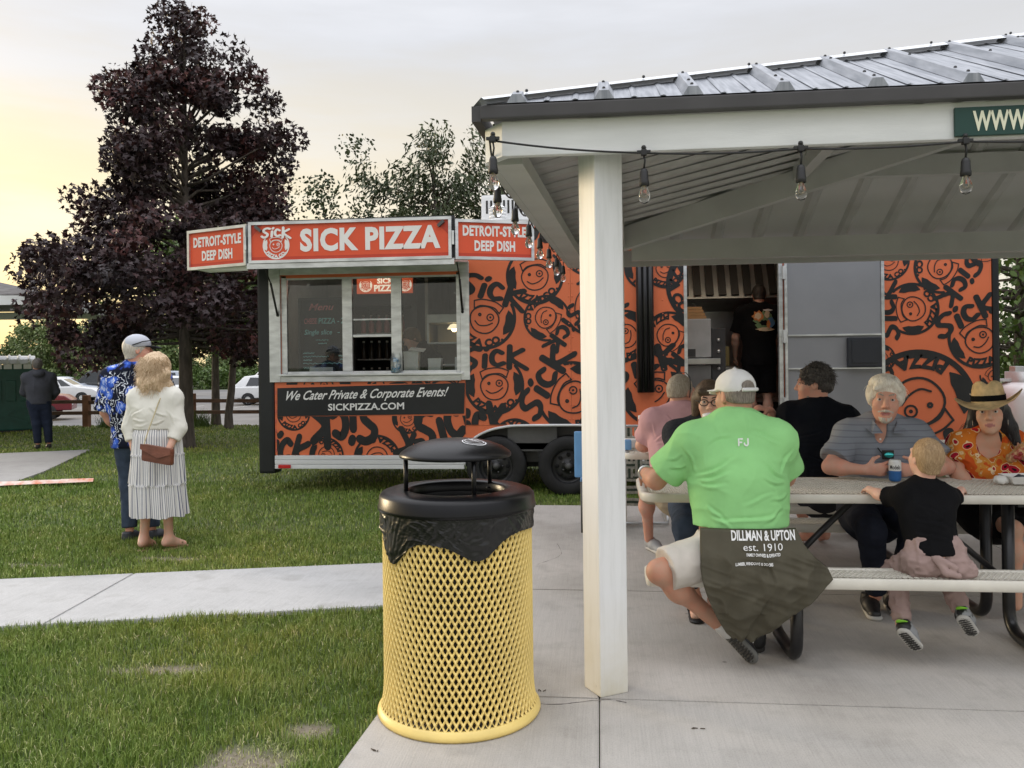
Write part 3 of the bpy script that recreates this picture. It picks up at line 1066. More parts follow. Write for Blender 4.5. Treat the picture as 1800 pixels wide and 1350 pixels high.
ta = np.array((-6.9, 21.0, GZ))
tree('bushy_tree', 'loose green tree rising behind the orange sign', ta, 1.6,
     [np.array((x, 21 + rng.uniform(-1, 1), z)) for x, z in [(-7.2 + rng.normal(0, .85), 3.2 + abs(rng.normal(0, 1.15))) for _ in range(75)]] + [np.array((-7.15, 21, 6.2)), np.array((-7.1, 21, 5.9)), np.array((-8.0, 21, 5.6)), np.array((-6.2, 21, 5.5)), np.array((-7.1, 21, 5.6))],
     .11, grey_leaf, .10, OVAL, OVAL_T, 120, .55, top=ta + (-.2, 0, 5.6))
tb = np.array((-4.1, 21.5, GZ))
tips = []
for (x0, z0), (x1, z1), n in (((-4.1, 2.6), (-4.3, 7.5), 26), ((-4.3, 3.5), (-3.0, 7.0), 16), ((-4.2, 3.0), (-5.3, 6.2), 16), ((-4.2, 3.0), (-6.5, 6.75), 12), ((-4.0, 3.0), (-2.4, 6.3), 18), ((-4.0, 3.0), (-1.9, 5.4), 16), ((-4.0, 3.0), (-5.9, 4.6), 14), ((-3.7, 3), (-3.3, 6.2), 14), ((-4.4, 3), (-4.9, 6.6), 12), ((-4, 2.6), (-1.2, 4.6), 14)):
    for i in range(n):
        t_ = (i + 1) / n
        tips.append(np.array((x0 + (x1 - x0) * t_ + rng.normal(0, .28 * (1.15 - t_)), 21.5 + rng.normal(0, .5), z0 + (z1 - z0) * t_ ** .85 + rng.normal(0, .15))))
tree('willow_tree', 'dull narrow leaved tree with upright branches behind the trailer roof', tb, 1.5, tips, .14, grey_leaf, .17, LANCE, LANCE_T, 120, .48, top=tb + (-.2, 0, 6.8), droop=.75)
for i, (x, y, h, lab) in enumerate(((7.7, 16.0, 6.0, 'dense green tree beyond the right end of the trailer'), (11.4, 19.5, 6.6, 'taller green tree at the right edge behind the trailer'),
                                    (6.3, 24.0, 6.0, 'green tree half hidden behind the right end of the trailer'))):
    b_ = np.array((x, y, GZ))
    tree('green_tree', lab, b_, 1.3, profile_tips(b_, [(.9, 1.0), (1.6, 1.9), (3.0, 2.3), (4.6, 2.1), (h - 1, 1.2), (h, .3)], 170), .15, green_leaf, .12, OVAL, OVAL_T, 75, .55, top=b_ + (0, 0, h - .8))

# far tree belt: a few models, copied
belt_leaf = leaf_mat('hazed_belt_leaf', (0.07, 0.105, 0.028), (0.115, 0.16, 0.048), (0.19, 0.235, 0.08))  # distance haze is put into the colour: paler leaf tones
protos = []
for h, rr in ((9, 3.6), (7.5, 3.2), (11, 4.0)):
    o_ = np.array((0, 0, 0.0))
    zt = -.62
    tr_ = tree('belt_tree', 'far tree', o_, 1.5, profile_tips(o_, [(.3, rr * .7), (1.5, rr), (h * .5, rr * .95), (h * .8, rr * .6), (h, .4)], 120), .22, belt_leaf, .34, OVAL, OVAL_T, 62, 1.15, top=o_ + (0, 0, h * .8))
    protos.append(tr_)
belt = [(-62, 84, 0), (-57, 80, 2), (-52.5, 76, 0), (-49.5, 82, 1), (-46.5, 74, 2), (-43, 80, 1), (-40.5, 73, 1), (-37, 78, 1), (-34, 74, 1), (-30.5, 78, 1), (-27, 75, 1), (-23.5, 79, 1), (-20, 76, 1), (-16, 80, 1), (-12, 78, 1), (-66, 78, 0), (14, 60, 0), (20, 55, 1), (26, 62, 2), (33, 56, 0), (40, 60, 1), (5, 64, 2)]
used = set()
for i, (x, y, k) in enumerate(belt):
    o = protos[k] if k not in used else copy_tree(protos[k])
    used.add(k)
    o.location = (x, y, -.62); o.rotation_euler.z = rnd.uniform(0, 6); s = rnd.uniform(.8, 1.0) * (.62 if x > -38 else .92)
    o.scale = (s, s, s)
    o['label'] = 'dense green tree in the far belt beyond the parking lot'; o['group'] = 'trees of the far belt'; o['category'] = 'tree'
# low dark scrub in front of the belt
n = 16000
P = np.c_[rng.uniform(-75, -6, n), rng.uniform(69, 73, n), np.zeros(n)]
P[:, 2] = -.6 + rng.random(n) ** .8 * (1.5 + .9 * fbm(np.c_[P[:, :2] * .25, np.zeros(n)], 2, 9))
sc = leaf_mesh('scrub', P, .30, OVAL, OVAL_T, green_leaf, None, rng.normal(.35, .2, n), .3, kind='stuff')
tag(sc, 'dark low scrub along the far side of the parking lot')

# ------------------------------------------------------------------ rail fence
wood = M('brown_rail_wood', (0.115, 0.062, 0.038), 0.85, nsc=4, var=0.3, bump=0.4, bsc=30, stretch=(1, 1, 6))
wood_post = M('red_brown_post_wood', (0.19, 0.085, 0.045), 0.85, nsc=4, var=0.25, bump=0.4, bsc=30)
fe = thing('rail_fence', 'brown split rail fence between the lawn and the parking lot', 'fence', (-12.5, 19.1, GZ))
for i in range(-3, 5):
    x = -12.55 + 2.72 * i
    mb = MB(); mb.bbox(x - .075, x + .075, 19.03, 19.17, GZ - .1, .77 + .02 * (i % 2), .012); mb.build('post', wood_post, fe)
    if i < 4:
        for z in (.60, .33):
            mb = MB(); mb.bar((x + .06, 19.1, z + rnd.uniform(-.015, .015)), (x + 2.66, 19.1, z + rnd.uniform(-.02, .02)), .07, .085); mb.build('rail', wood, fe)
for x, lab in ((-11.85, 'spiky grass tuft by the fence post near the couple'), (-9.55, 'spiky grass tuft by the fence post right of the maple trunk')):
    n = 260
    C = np.c_[rng.normal(x, .13, n), rng.normal(18.95, .08, n), np.full(n, GZ)]
    a = rng.normal(0, .35, (n, 2)); hh = rng.uniform(.25, .5, n)
    tip_ = C + np.c_[a * hh[:, None], hh]
    V = np.stack([C + (-.006, 0, 0), C + (.006, 0, 0), tip_], 1).reshape(-1, 3)
    o = np_mesh('grass_tuft', V, np.arange(3 * n).reshape(-1, 3), green_leaf, smooth=False)
    at = o.data.attributes.new('tone', 'FLOAT', 'POINT'); at.data.foreach_set('value', np.full(3 * n, .5, np.float32))
    tag(o, lab, 'plant')


# ------------------------------------------------------------------ cars
def car(label, loc, rz, paint, Lh=4.4, W=1.8, H=1.5, suv=False):
    t = thing('parked_car', label, 'car', loc, rz, 'cars parked beyond the fence')
    hl = Lh / 2
    if suv:
        body = [(-hl, .42), (-hl, .95), (-hl + .06, 1.02), (hl - 1.25, 1.08), (hl - .25, .98), (hl, .80), (hl, .40)]
        cab = [(-hl + .04, 1.0), (-hl + .22, H - .04), (-hl + .5, H), (hl - 2.1, H), (hl - 1.95, H - .05), (hl - 1.2, 1.06)]
    else:
        body = [(-hl, .38), (-hl, .85), (-hl + .12, .95), (hl - 1.2, .96), (hl - .3, .84), (hl, .66), (hl, .34)]
        cab = [(-hl + .10, .93), (-hl + .65, H - .06), (-hl + 1.2, H), (hl - 2.2, H), (hl - 1.95, H - .05), (hl - 1.1, .95)]
    def loft(prof, w0, w1, zb, zt):
        V = []; n = len(prof)
        for s in (-1, 1):
            for x, z in prof:
                k = w0 + (w1 - w0) * max(0, min(1, (z - zb) / (zt - zb)))
                V.append((x, s * k / 2, z))
        F = [list(range(n))[::-1], list(range(n, 2 * n))] + [(i, (i + 1) % n, n + (i + 1) % n, n + i) for i in range(n)]
        return V, F
    def mk(name, prof, w0, w1, zb, zt, mat):
        bm = bmesh.new(); V, F = loft(prof, w0, w1, zb, zt)
        vs = [bm.verts.new(v) for v in V]
        for f in F:
            bm.faces.new([vs[i] for i in f])
        bmesh.ops.recalc_face_normals(bm, faces=bm.faces[:])
        bmesh.ops.bevel(bm, geom=bm.edges[:], offset=.05, segments=3, affect='EDGES', profile=.6)
        me = bpy.data.meshes.new(name); bm.to_mesh(me); bm.free(); me.materials.append(mat)
        for p in me.polygons:
            p.use_smooth = True
        return link_mesh(name, me, t)
    mk('body', body, W * .96, W, .3, .9, paint)
    mk('cabin', cab, W * .95, W * .74, .95, H, paint)
    # windows, slightly proud panels
    for s in (-1, 1):
        for xa, xb, ya, yb in (((-hl + .75, hl - 2.0, -hl + .95, hl - 2.25)), ((hl - 1.93, hl - 1.42, hl - 2.17, hl - 1.95))) if not suv else (((-hl + .25, -hl + 1.2, -hl + .38, -hl + 1.2)), ((-hl + 1.28, hl - 1.5, -hl + 1.28, hl - 1.98))):
            z0, z1 = (1.0, H - .12)
            k = lambda z: (W * .95 + (W * .74 - W * .95) * (z - .95) / (H - .95)) / 2 + .006
            mb = MB(); mb.add([(xa, s * k(z0), z0), (xb, s * k(z0), z0), (yb, s * k(z1), z1), (ya, s * k(z1), z1)], [(0, 1, 2, 3)])
            mb.build('side_window', carglass, t, local=True, recalc=False)
    fx = [(hl - 1.22, 1.09 if suv else 1.0), (hl - 1.88, H - .10)]
    mb = MB(); mb.add([(fx[0][0] + .03, -W * .42, fx[0][1]), (fx[0][0] + .03, W * .42, fx[0][1]), (fx[1][0] + .04, W * .35, fx[1][1]), (fx[1][0] + .04, -W * .35, fx[1][1])], [(0, 1, 2, 3)])
    mb.build('windscreen', carglass, t, local=True, recalc=False)
    bx = ((-hl + .05, 1.03), (-hl + .2, H - .14)) if suv else ((-hl + .18, 1.0), (-hl + .60, H - .12))
    mb = MB(); mb.add([(bx[0][0] - .035, -W * .40, bx[0][1]), (bx[0][0] - .035, W * .40, bx[0][1]), (bx[1][0] - .035, W * .34, bx[1][1]), (bx[1][0] - .035, -W * .34, bx[1][1])], [(0, 1, 2, 3)])
    mb.build('rear_window', carglass, t, local=True, recalc=False)
    for x in (-hl + .85, hl - .85):
        for s in (-1, 1):
            mb = MB(); mb.lathe([(.0, -.11), (.27, -.11), (.33, -.08), (.33, .08), (.27, .11), (0, .11)], (x, s * (W / 2 - .10), .33), 20, axis='Y')
            wh = mb.build('wheel', rubber, t, local=True)
            mb = MB(); mb.lathe([(0, .118), (.08, .118), (.2, .10), (.21, .115)], (0, 0, 0), 14, axis='Y')
            if s < 0:
                mb.v = [(v[0], -v[1], v[2]) for v in mb.v]
            rm = mb.build('rim', alu, None, local=True); rm.parent = wh; rm.location = (x, s * (W / 2 - .10), .33)
    for s in (-1, 1):
        mb = MB(); mb.bbox(hl - .07, hl + .012, s * W * .34 - .16, s * W * .34 + .16, .60, .74, .02); mb.build('headlight', clear_lamp, t, local=True)
        mb = MB(); mb.bbox(-hl - .012, -hl + .07, s * W * .40 - .10, s * W * .40 + .10, .72, .94 if suv else .86, .02); mb.build('tail_light', red_lens, t, local=True)
    return t


clear_lamp = M('lamp_lens', (0.6, 0.62, 0.64), 0.15, var=0.1)
p_red = M('dark_red_paint', (0.16, 0.012, 0.020), 0.25, var=0.05, spec=.8)
p_wht = M('white_car_paint', (0.72, 0.73, 0.74), 0.25, var=0.03, spec=.8)
p_sil = M('silver_car_paint', (0.40, 0.44, 0.50), 0.28, 0.3, var=0.04)
p_blk = M('black_car_paint', (0.016, 0.017, 0.02), 0.25, var=0.1, spec=.8)
LZ = -.605
car('dark red suv parked nearest the fence beside the hooded figure', (-22.9, 29.9, LZ), R(28), p_red, 4.6, 1.9, 1.68, True)
car('silver blue hatchback parked behind the red suv', (-33.2, 48.5, LZ), R(25), p_sil)
car('white sedan parked between the silver hatchback and black suv', (-31.2, 45.0, LZ), R(20), p_wht)
car('black suv seen side on in the parking lot', (-32.6, 51.0, LZ), R(195), p_blk, 4.8, 1.95, 1.85, True)
car('grey suv tucked behind the black suv in the parking lot', (-30.9, 54.0, LZ), R(195), p_sil, 4.6, 1.9, 1.75, True)
car('white pickup style suv left of the trailer end', (-18.3, 45.0, LZ), R(160), p_wht, 4.7, 1.95, 1.8, True)
car('white hatchback with red tail lamp close to the trailer end', (-16.9, 42.0, LZ), R(15), p_wht, 4.4, 1.85, 1.55)
car('white car partly behind the maple trunk', (-26.5, 47.0, LZ), R(160), p_wht)
for x, y, lab in ((-29.0, 40.0, 'small orange cone standing left on the parking lot asphalt'), (-18.9, 36.0, 'small orange cone between the two young tree trunks')):
    mb = MB(); mb.box(x - .18, x + .18, y - .18, y + .18, LZ, LZ + .04); mb.lathe([(.14, 0), (.03, .5), (0, .5)], (x, y, LZ + .04), 12)
    tag(mb.build('traffic_cone', M('cone_orange', (.75, .10, .04), .6)), lab, 'cone')

# ------------------------------------------------------------------ portable toilet
pt = thing('portable_toilet', 'dark green portable toilet with a white roof at the left edge', 'toilet', (-13.08, 17.9, GZ), R(35))
W_ = 1.2
mb = MB(); mb.bbox(-W_, 0, 0, 1.2, .05, 1.56, .03); mb.build('cabin', green_plastic, pt, local=True)
for xa in (-1.1, -.82, -.54, -.26):
    mb = MB(); mb.bbox(xa, xa + .2, -.028, .005, .72, 1.2, .012); mb.build('raised_panel', green_plastic, pt, local=True)
mb = MB()
for a, b in (((-1.1, .2), (-.1, .6)), ((-1.1, .6), (-.1, .2))):
    mb.bar((a[0], -.014 - (a[1] > .5) * .004, a[1]), (b[0], -.014 - (a[1] > .5) * .004, b[1]), .025, .05)
mb.build('cross_brace', green_plastic, pt, local=True)
for i in range(6):
    mb = MB(); mb.bbox(-1.16 + i * .195, -1.0 + i * .195, -.022, .004, 1.46, 1.57, .006); mb.build('vent', white_plastic, pt, local=True)
prof = [(0, 1.58), (.08, 1.68), (.3, 1.75), (.6, 1.77), (.9, 1.75), (1.12, 1.68), (1.2, 1.58)]
mb = MB(); mb.prism([(-W_ - .04, -.04 + p[0] * 1.06, p[1]) for p in prof], (W_ + .08, 0, 0)); mb.build('roof', white_plastic, pt, local=True)
for i in range(6):
    mb = MB(); mb.tube([(-1.12 + .21 * i, -.055 + p[0] * 1.06, p[1] + .004) for p in prof], .028, 8); mb.build('roof_rib', white_plastic, pt, local=True)
mb = MB(); mb.bbox(-W_ - .02, .02, -.03, 1.2, -.02, .05, .01); mb.build('skid', dark_metal, pt, local=True)
mb = MB(); mb.bbox(.002, .05, -.03, .02, .05, 1.60, .01); mb.build('corner_post', M('grey_plastic', (.45, .46, .47), .5), pt, local=True)

# ------------------------------------------------------------------ far shelter at the left
shing = M('grey_shingle', (0.11, 0.105, 0.105), 0.9, nsc=5, var=0.3, bump=0.5, bsc=30)
fs = thing('far_shelter', 'far shelter with a grey shingle roof and white fascia at the left edge', 'shelter', (-13.5, 13.5, GZ))
mb = MB(); c = [(-10.28, 13.9), (-11.0, 18.4), (-17.2, 17.6), (-16.6, 12.6)]
mb.add([(*p, 2.78) for p in c] + [(-12.6, 15.9, 3.30), (-14.7, 15.4, 3.30)], [(0, 1, 4), (1, 2, 5, 4), (2, 3, 5), (3, 0, 4, 5), (0, 3, 2, 1)])
mb.build('roof', shing, fs)
for i in range(4):
    a, b = c[i], c[(i + 1) % 4]
    mb = MB(); mb.bar((*a, 2.68), (*b, 2.68), .04, .17); mb.build('fascia', white_wood, fs)
for x, y in ((-11.5, 14.6), (-14.9, 17.1), (-16.5, 17.0), (-16.2, 13.2)):
    mb = MB(); mb.bbox(x - .07, x + .07, y - .07, y + .07, GZ, 2.65, .005)
    mb.build('post', white_wood, fs)

# folded plastic strip on the grass
mb = MB(); pts = [(-7.9, 9.22), (-7.34, 9.43), (-7.0, 9.56), (-6.7, 9.66), (-6.35, 9.79)]
band = []
for i, (x, y) in enumerate(pts):
    band.append((x, y))
for i in range(len(pts) - 1):
    a, b = pts[i], pts[i + 1]
    mb.add([(a[0] + .03, a[1] - .07, .02), (b[0] + .03, b[1] - .06, .02), (b[0], b[1], .055), (a[0], a[1], .06), (a[0] - .03, a[1] + .08, .02), (b[0] - .03, b[1] + .07, .02)], [(0, 1, 2, 3), (3, 2, 5, 4)], i % 1)
strip_m = M('faded_orange_white_plastic', (0.62, 0.20, 0.10), 0.6, nsc=9, col2=(0.72, 0.62, 0.55))
tag(mb.build('plastic_strip', strip_m), 'long orange and white plastic strip lying on the lawn by the grey pad', 'strip')
# ================================================================== food trailer
T = 9.1
trl = thing('food_trailer', 'orange food trailer covered in black brush lettering and round badges, window flap raised', 'food trailer', (0, T, GZ))
XL, XR, ZR = -3.88, 4.165, 2.98
BK = 11.45


def wallp(x0, x1, z0, z1, mat=wrap_or, name='side_panel', y0=T, th=.045):
    mb = MB(); mb.bbox(x0, x1, y0, y0 + th, z0, z1, .003)
    return mb.build(name, mat, trl)


wallp(-3.69, -1.482, .422, 1.262)
wallp(-3.69, -3.60, 1.264, ZR); wallp(-3.598, -1.532, 2.44, ZR)
wallp(-1.48, -.302, .752, ZR); wallp(-.30, .953, .752, ZR); wallp(.45, .953, .422, .750)
wallp(.955, 1.925, 2.50, ZR); wallp(1.927, 3.0, .422, ZR); wallp(3.002, 4.093, .422, ZR)
# black corner posts
mb = MB(); mb.bbox(XL, -3.692, T - .018, T + .2, .21, ZR, .03); mb.build('corner_post', black_panel, trl)
mb = MB(); mb.bbox(4.095, XR, T - .014, T + .2, .30, ZR, .025); mb.build('corner_post', black_panel, trl)
# ends, back, roof, floor (shell with openings on the front)
mb = MB(); mb.box(XL, XL + .05, T + .2, BK, .42, ZR); mb.build('end_wall', black_panel, trl)
mb = MB(); mb.box(XR - .05, XR, T + .2, BK, .42, ZR); mb.build('end_wall', wrap_or, trl)
mb = MB(); mb.box(XL + .05, XR - .05, BK - .05, BK, .42, ZR); mb.build('back_wall', wrap_or, trl)
mb = MB(); mb.bbox(XL - .01, XR + .01, T - .012, BK + .01, ZR + .002, ZR + .06, .02); mb.build('roof', alu_dull, trl)
mb = MB(); mb.box(XL + .06, XR - .06, T + .05, BK - .06, .48, .55); mb.build('floor', M('grey_floor', (.14, .14, .145), .5), trl)
mb = MB()
mb.box(XL + .055, XR - .055, BK - .075, BK - .055, .555, ZR - .03)
mb.box(XL + .055, XL + .075, T + .05, BK - .08, .555, ZR - .03); mb.box(XR - .075, XR - .055, T + .05, BK - .08, .555, ZR - .03)
mb.box(XL + .08, XR - .08, T + .05, BK - .08, ZR - .05, ZR - .03)
mb.build('interior_lining', wall_int, trl)
mb = MB(); mb.box(-.85, -.80, T + .06, BK - .09, .56, ZR - .06); mb.build('partition', wall_int, trl)
# skirt
for x0, x1 in ((-3.69, -1.50), (.46, 4.09)):
    mb = MB()
    for k in range(3):
        mb.bbox(x0, x1, T - .022, T + .03, .268 + .051 * k, .317 + .051 * k, .007)
    mb.build('skirt_rail', skirt_m, trl)
mb = MB(); mb.bbox(-3.645, -3.50, T - .036, T - .02, .275, .315, .004); mb.build('tail_light', red_lens, trl)
mb = MB()
for z in (.25, .40):
    mb.box(XL + .2, XR - .1, T + .35, T + .45, z, z + .12); mb.box(XL + .2, XR - .1, BK - .45, BK - .35, z, z + .12)
for i in range(9):
    x = XL + .5 + .9 * i
    mb.box(x, x + .06, T + .06, BK - .1, .38, .475)
mb.build('underframe', dark_metal, trl)
# wheel arch: back plate, trim, wheels
mb = MB(); mb.box(-1.48, .448, T + .23, T + .25, .32, .75); mb.box(-1.48, .448, T + .046, T + .23, .752, .765); mb.box(-1.02, -.47, T + .05, T + .07, .46, .75); mb.build('fender_plate', grey_metal, trl)
arch = [(-1.50, .30), (-1.49, .46), (-1.40, .60), (-1.24, .69), (-1.05, .735), (-.85, .75), (-.15, .75), (.05, .735), (.25, .68), (.40, .58), (.46, .44), (.47, .30)]
mb = MB()
cm = catmull([(a, b) for a, b in arch], 4)
mb.tube([(p[0], T - .012, p[1]) for p in cm], .016, 6); mb.build('arch_trim', skirt_m, trl)
# orange filler corners around the arch
for s in (0, 1):
    pts = [p for p in cm if (p[0] < -.86) == (s == 0) and p[1] > .42 and (p[0] < -.86 or p[0] > -.14)]
    cx = -1.482 if s == 0 else .448
    poly = [(cx, T + .002, .751)] + [(p[0], T + .002, min(p[1], .75)) for p in (pts if s else pts[::-1])]
    mb = MB(); mb.prism(poly, (0, .03, 0)); mb.build('arch_corner', wrap_or, trl)


def trailer_wheel(x, y, sgn=-1):
    mb = MB(); r = .325
    prof = [(.19, -.10), (.215, -.115), (.27, -.12), (.31, -.108), (.332, -.085), (r, -.05), (r, .05), (.332, .085), (.27, .12), (.19, .10)]
    mb.lathe(prof, (x, y, r + GZ), 40, axis='Y')
    for k in range(44):
        a = 2 * math.pi * k / 44
        c = Vector((x + math.cos(a) * r, y, r + GZ + math.sin(a) * r)); n = Vector((math.cos(a), 0, math.sin(a))); tg = Vector((-math.sin(a), 0, math.cos(a)))
        for yy in (-.055, 0, .055):
            V = [c + n * (.004 * (j // 4)) + tg * (.014 * (1 if j % 4 in (1, 2) else -1)) + Vector((0, yy + .022 * (1 if j % 4 > 1 else -1), 0)) for j in range(8)]
            mb.add(V, [(4, 5, 6, 7), (0, 1, 5, 4), (1, 2, 6, 5), (2, 3, 7, 6), (3, 0, 4, 7)])
    o = mb.build('wheel', rubber, trl)
    mb = MB()
    mb.lathe([(.19, -.10), (.20, -.085), (.185, -.07), (.175, -.03), (.15, -.05), (.10, -.055), (.06, -.05), (.055, -.07), (0.001, -.07)], (x, y, r + GZ), 32, axis='Y')
    d = mb.build('wheel_disc', rim_bk, None); d.parent = o; d.data.transform(Matrix.Translation((-wl(o))))
    for k in range(8):
        mb = MB()
        a = 2 * math.pi * k / 8
        mb.lathe([(.024, -.058), (.022, -.062), (.001, -.062)], (x + math.cos(a) * .125, y, r + GZ + math.sin(a) * .125), 10, axis='Y')
        d = mb.build('wheel_hole', M('hole_black', (.005, .005, .005), .9), None); d.parent = o; d.data.transform(Matrix.Translation((-wl(o))))
    mb = MB(); mb.lathe([(.040, -.06), (.036, -.095), (.02, -.105), (.001, -.105)], (x, y, r + GZ), 16, axis='Y')
    for k in range(5):
        a = 2 * math.pi * k / 5
        mb.lathe([(.011, -.06), (.011, -.075), (.001, -.078)], (x + math.cos(a) * .07, y, r + GZ + math.sin(a) * .07), 6, axis='Y')
    d = mb.build('hub', M('dull_hub', (.10, .10, .10), .5, .5), None); d.parent = o; d.data.transform(Matrix.Translation((-wl(o))))


for x in (-1.145, -.345):
    trailer_wheel(x, T + .07); trailer_wheel(x, BK - .1)
# rivets
mb = MB()
for x in (-.301, 3.001, .70):
    z = .82 if x < .6 else .46
    while z < 2.95:
        for dx in (-.02, .02) if x != .70 else (0,):
            mb.lathe([(.009, 0), (.006, -.005), (.0005, -.006)], (x + dx, T, z), 6, axis='Y')
        z += .15
mb.build('rivet_rows', wrap_or, trl, kind='stuff')
# ---- printed badges and brush words
EM = emblem(); EM_NW = emblem(word=False); WD = merge2d(brush_word(.25), .00025)
PANELS = {'A': (-3.668, -1.485, .425, .864), 'A2': (-3.668, -1.485, 1.225, 1.25), 'B': (-1.478, -.01, .76, 2.97), 'B2': (-.01, .41, .76, 2.97), 'C': (.60, .93, .43, 2.97), 'D': (3.01, 4.09, .43, 2.97)}
PR = [  # geometry, x, z, rotation, scale, panel
    (EM_NW, -0.692, 2.403, 6, 0.320, 'B'),
    (EM, -1.256, 1.948, -15, 0.351, 'B'),
    (EM, -0.565, 1.935, -122, 0.257, 'B'),
    (EM, -1.157, 1.199, 2, 0.333, 'B'),
    (EM, -0.294, 1.066, 62, 0.389, 'B'),
    (WD, -0.560, 2.934, -20, 0.264, 'B'),
    (EM_NW, -0.070, 2.045, 80, 0.314, 'B'),
    (EM_NW, -0.935, 0.579, 190, 0.251, 'B'),
    (WD, -1.360, 0.751, 14, 0.314, 'B'),
    (EM, -0.094, 2.671, 20, 0.282, 'B'),
    (EM_NW, -3.470, 0.896, 5, 0.195, 'A'),
    (WD, -2.878, 0.757, 185, 0.345, 'A'),
    (EM_NW, -2.147, 0.837, 10, 0.176, 'A'),
    (WD, -1.668, 0.790, 18, 0.345, 'A'),
    (WD, -3.602, 0.513, -14, 0.264, 'A'),
    (EM_NW, -3.088, 0.422, 160, 0.201, 'A'),
    (EM_NW, -2.500, 0.383, 168, 0.270, 'A'),
    (WD, -1.996, 0.453, 160, 0.251, 'A'),
    (EM_NW, -3.172, 1.198, 0, 0.377, 'A2'),
    (EM_NW, -2.249, 1.094, 0, 0.377, 'A2'),
    (EM_NW, -1.729, 1.122, 0, 0.377, 'A2'),
    (EM, 0.764, 1.720, -125, 0.264, 'C'),
    (EM, 0.598, 1.103, 20, 0.364, 'C'),
    (EM_NW, 1.189, 2.268, -90, 0.452, 'C'),
    (EM_NW, 0.736, 2.463, 10, 0.226, 'C'),
    (EM, 0.598, 1.103, 20, 0.364, 'B2'),
    (EM_NW, 0.540, 2.468, 10, 0.251, 'B2'),
    (EM, 0.286, 1.728, 60, 0.282, 'B2'),
    (EM_NW, 3.064, 2.480, 5, 0.213, 'D'),
    (EM, 3.591, 2.395, -125, 0.276, 'D'),
    (EM, 3.294, 1.964, 95, 0.276, 'D'),
    (EM, 3.963, 1.641, 28, 0.314, 'D'),
    (EM_NW, 2.971, 1.445, 70, 0.151, 'D'),
    (EM, 3.351, 0.949, 200, 0.584, 'D'),
    (EM_NW, 4.111, 1.253, 40, 0.151, 'D'),
    (EM_NW, 4.052, 2.562, 200, 0.188, 'D'),
]
for i, (geo, x, z, rot, sc, pn) in enumerate(PR):
    V, F = geo; c, s = math.cos(R(rot)), math.sin(R(rot))
    if geo is WD:
        V = V - np.array([1.1, .5, 0])
        V = V * np.array([1, 1.15, 1])
    V = np.stack([x + sc * (V[:, 0] * c - V[:, 1] * s), z + sc * (V[:, 0] * s + V[:, 1] * c), V[:, 2]], 1)
    V, F = clip2d((V, F), PANELS[pn])
    if len(F) == 0:
        continue
    mb = MB(); mb.add([(p[0], T - .0022 - p[2] * .12 - (i % 9) * .0006, p[1]) for p in V], F)
    mb.build('printed_badge' if geo is not WD else 'printed_word', wrap_bk, trl, recalc=False)
# ---- black catering banner
mb = MB(); mb.add([(-3.66, T - .008, .866), (-1.50, T - .008, .885), (-1.485, T - .008, 1.228), (-3.655, T - .008, 1.188)], [(0, 1, 2, 3)])
mb.build('catering_banner', black_panel, trl, recalc=False)
mb = MB()
put_text(mb, 'We Cater Private & Corporate Events!', (-3.56, T - .0095, 1.05), (1, 0, .018), (0.22, 0, 1), .100, 1.87, bold=.016, shear=.30)
put_text(mb, 'SICKPIZZA.COM', (-3.06, T - .0095, .93), (1, 0, .012), (0, 0, 1), .072, .88, bold=.022)
mb.build('catering_lettering', print_wh, trl, recalc=False)
mb = MB()
for k in range(14):
    z = .46 + k * .055
    if k % 2 == 0:
        mb.add([(-3.684, T - .006, z), (-3.672, T - .006, z), (-3.672, T - .006, z + .04), (-3.684, T - .006, z + .04)], [(0, 1, 2, 3)])
mb.build('reflective_tape', M('red_white_tape', (.55, .12, .10), .5), trl, recalc=False)

# ---- serving window
def bars(name, lst, mat=alu, bev=.004):
    for b in lst:
        mb = MB(); mb.bbox(*b, bev); mb.build(name, mat, trl)


bars('window_surround', [(-3.735, -3.605, T - .03, T - .002, 1.255, 2.56), (-1.525, -1.425, T - .03, T - .002, 1.262, 2.58), (-3.603, -1.527, T - .03, T - .002, 1.255, 1.318), (-3.603, -1.527, T - .028, T - .002, 2.475, 2.585)])
bars('window_frame', [(-3.60, -3.535, T + .0, T + .045, 1.35, 2.47), (-1.575, -1.53, T, T + .045, 1.35, 2.47), (-3.533, -1.577, T + .002, T + .045, 1.32, 1.372), (-3.533, -1.577, T + .002, T + .045, 2.42, 2.47)])
bars('mullion', [(-2.884, -2.770, T - .006, T + .045, 1.374, 2.418), (-2.318, -2.200, T - .006, T + .045, 1.374, 2.418)])
bars('window_sash', [(-2.768, -2.320, T + .004, T + .03, 1.755, 1.785), (-2.768, -2.320, T + .014, T + .04, 1.945, 1.965)], alu)
bars('window_sill', [(-3.62, -1.50, T - .075, T - .004, 1.322, 1.348)], alu)
for x0, x1, z0, z1 in ((-3.533, -2.886, 1.374, 2.418), (-2.768, -2.320, 1.966, 2.418), (-2.768, -2.320, 1.786, 1.944), (-2.198, -1.577, 1.374, 2.418)):
    mb = MB(); mb.box(x0, x1, T + .02, T + .024, z0, z1); mb.build('window_pane', glass, trl)
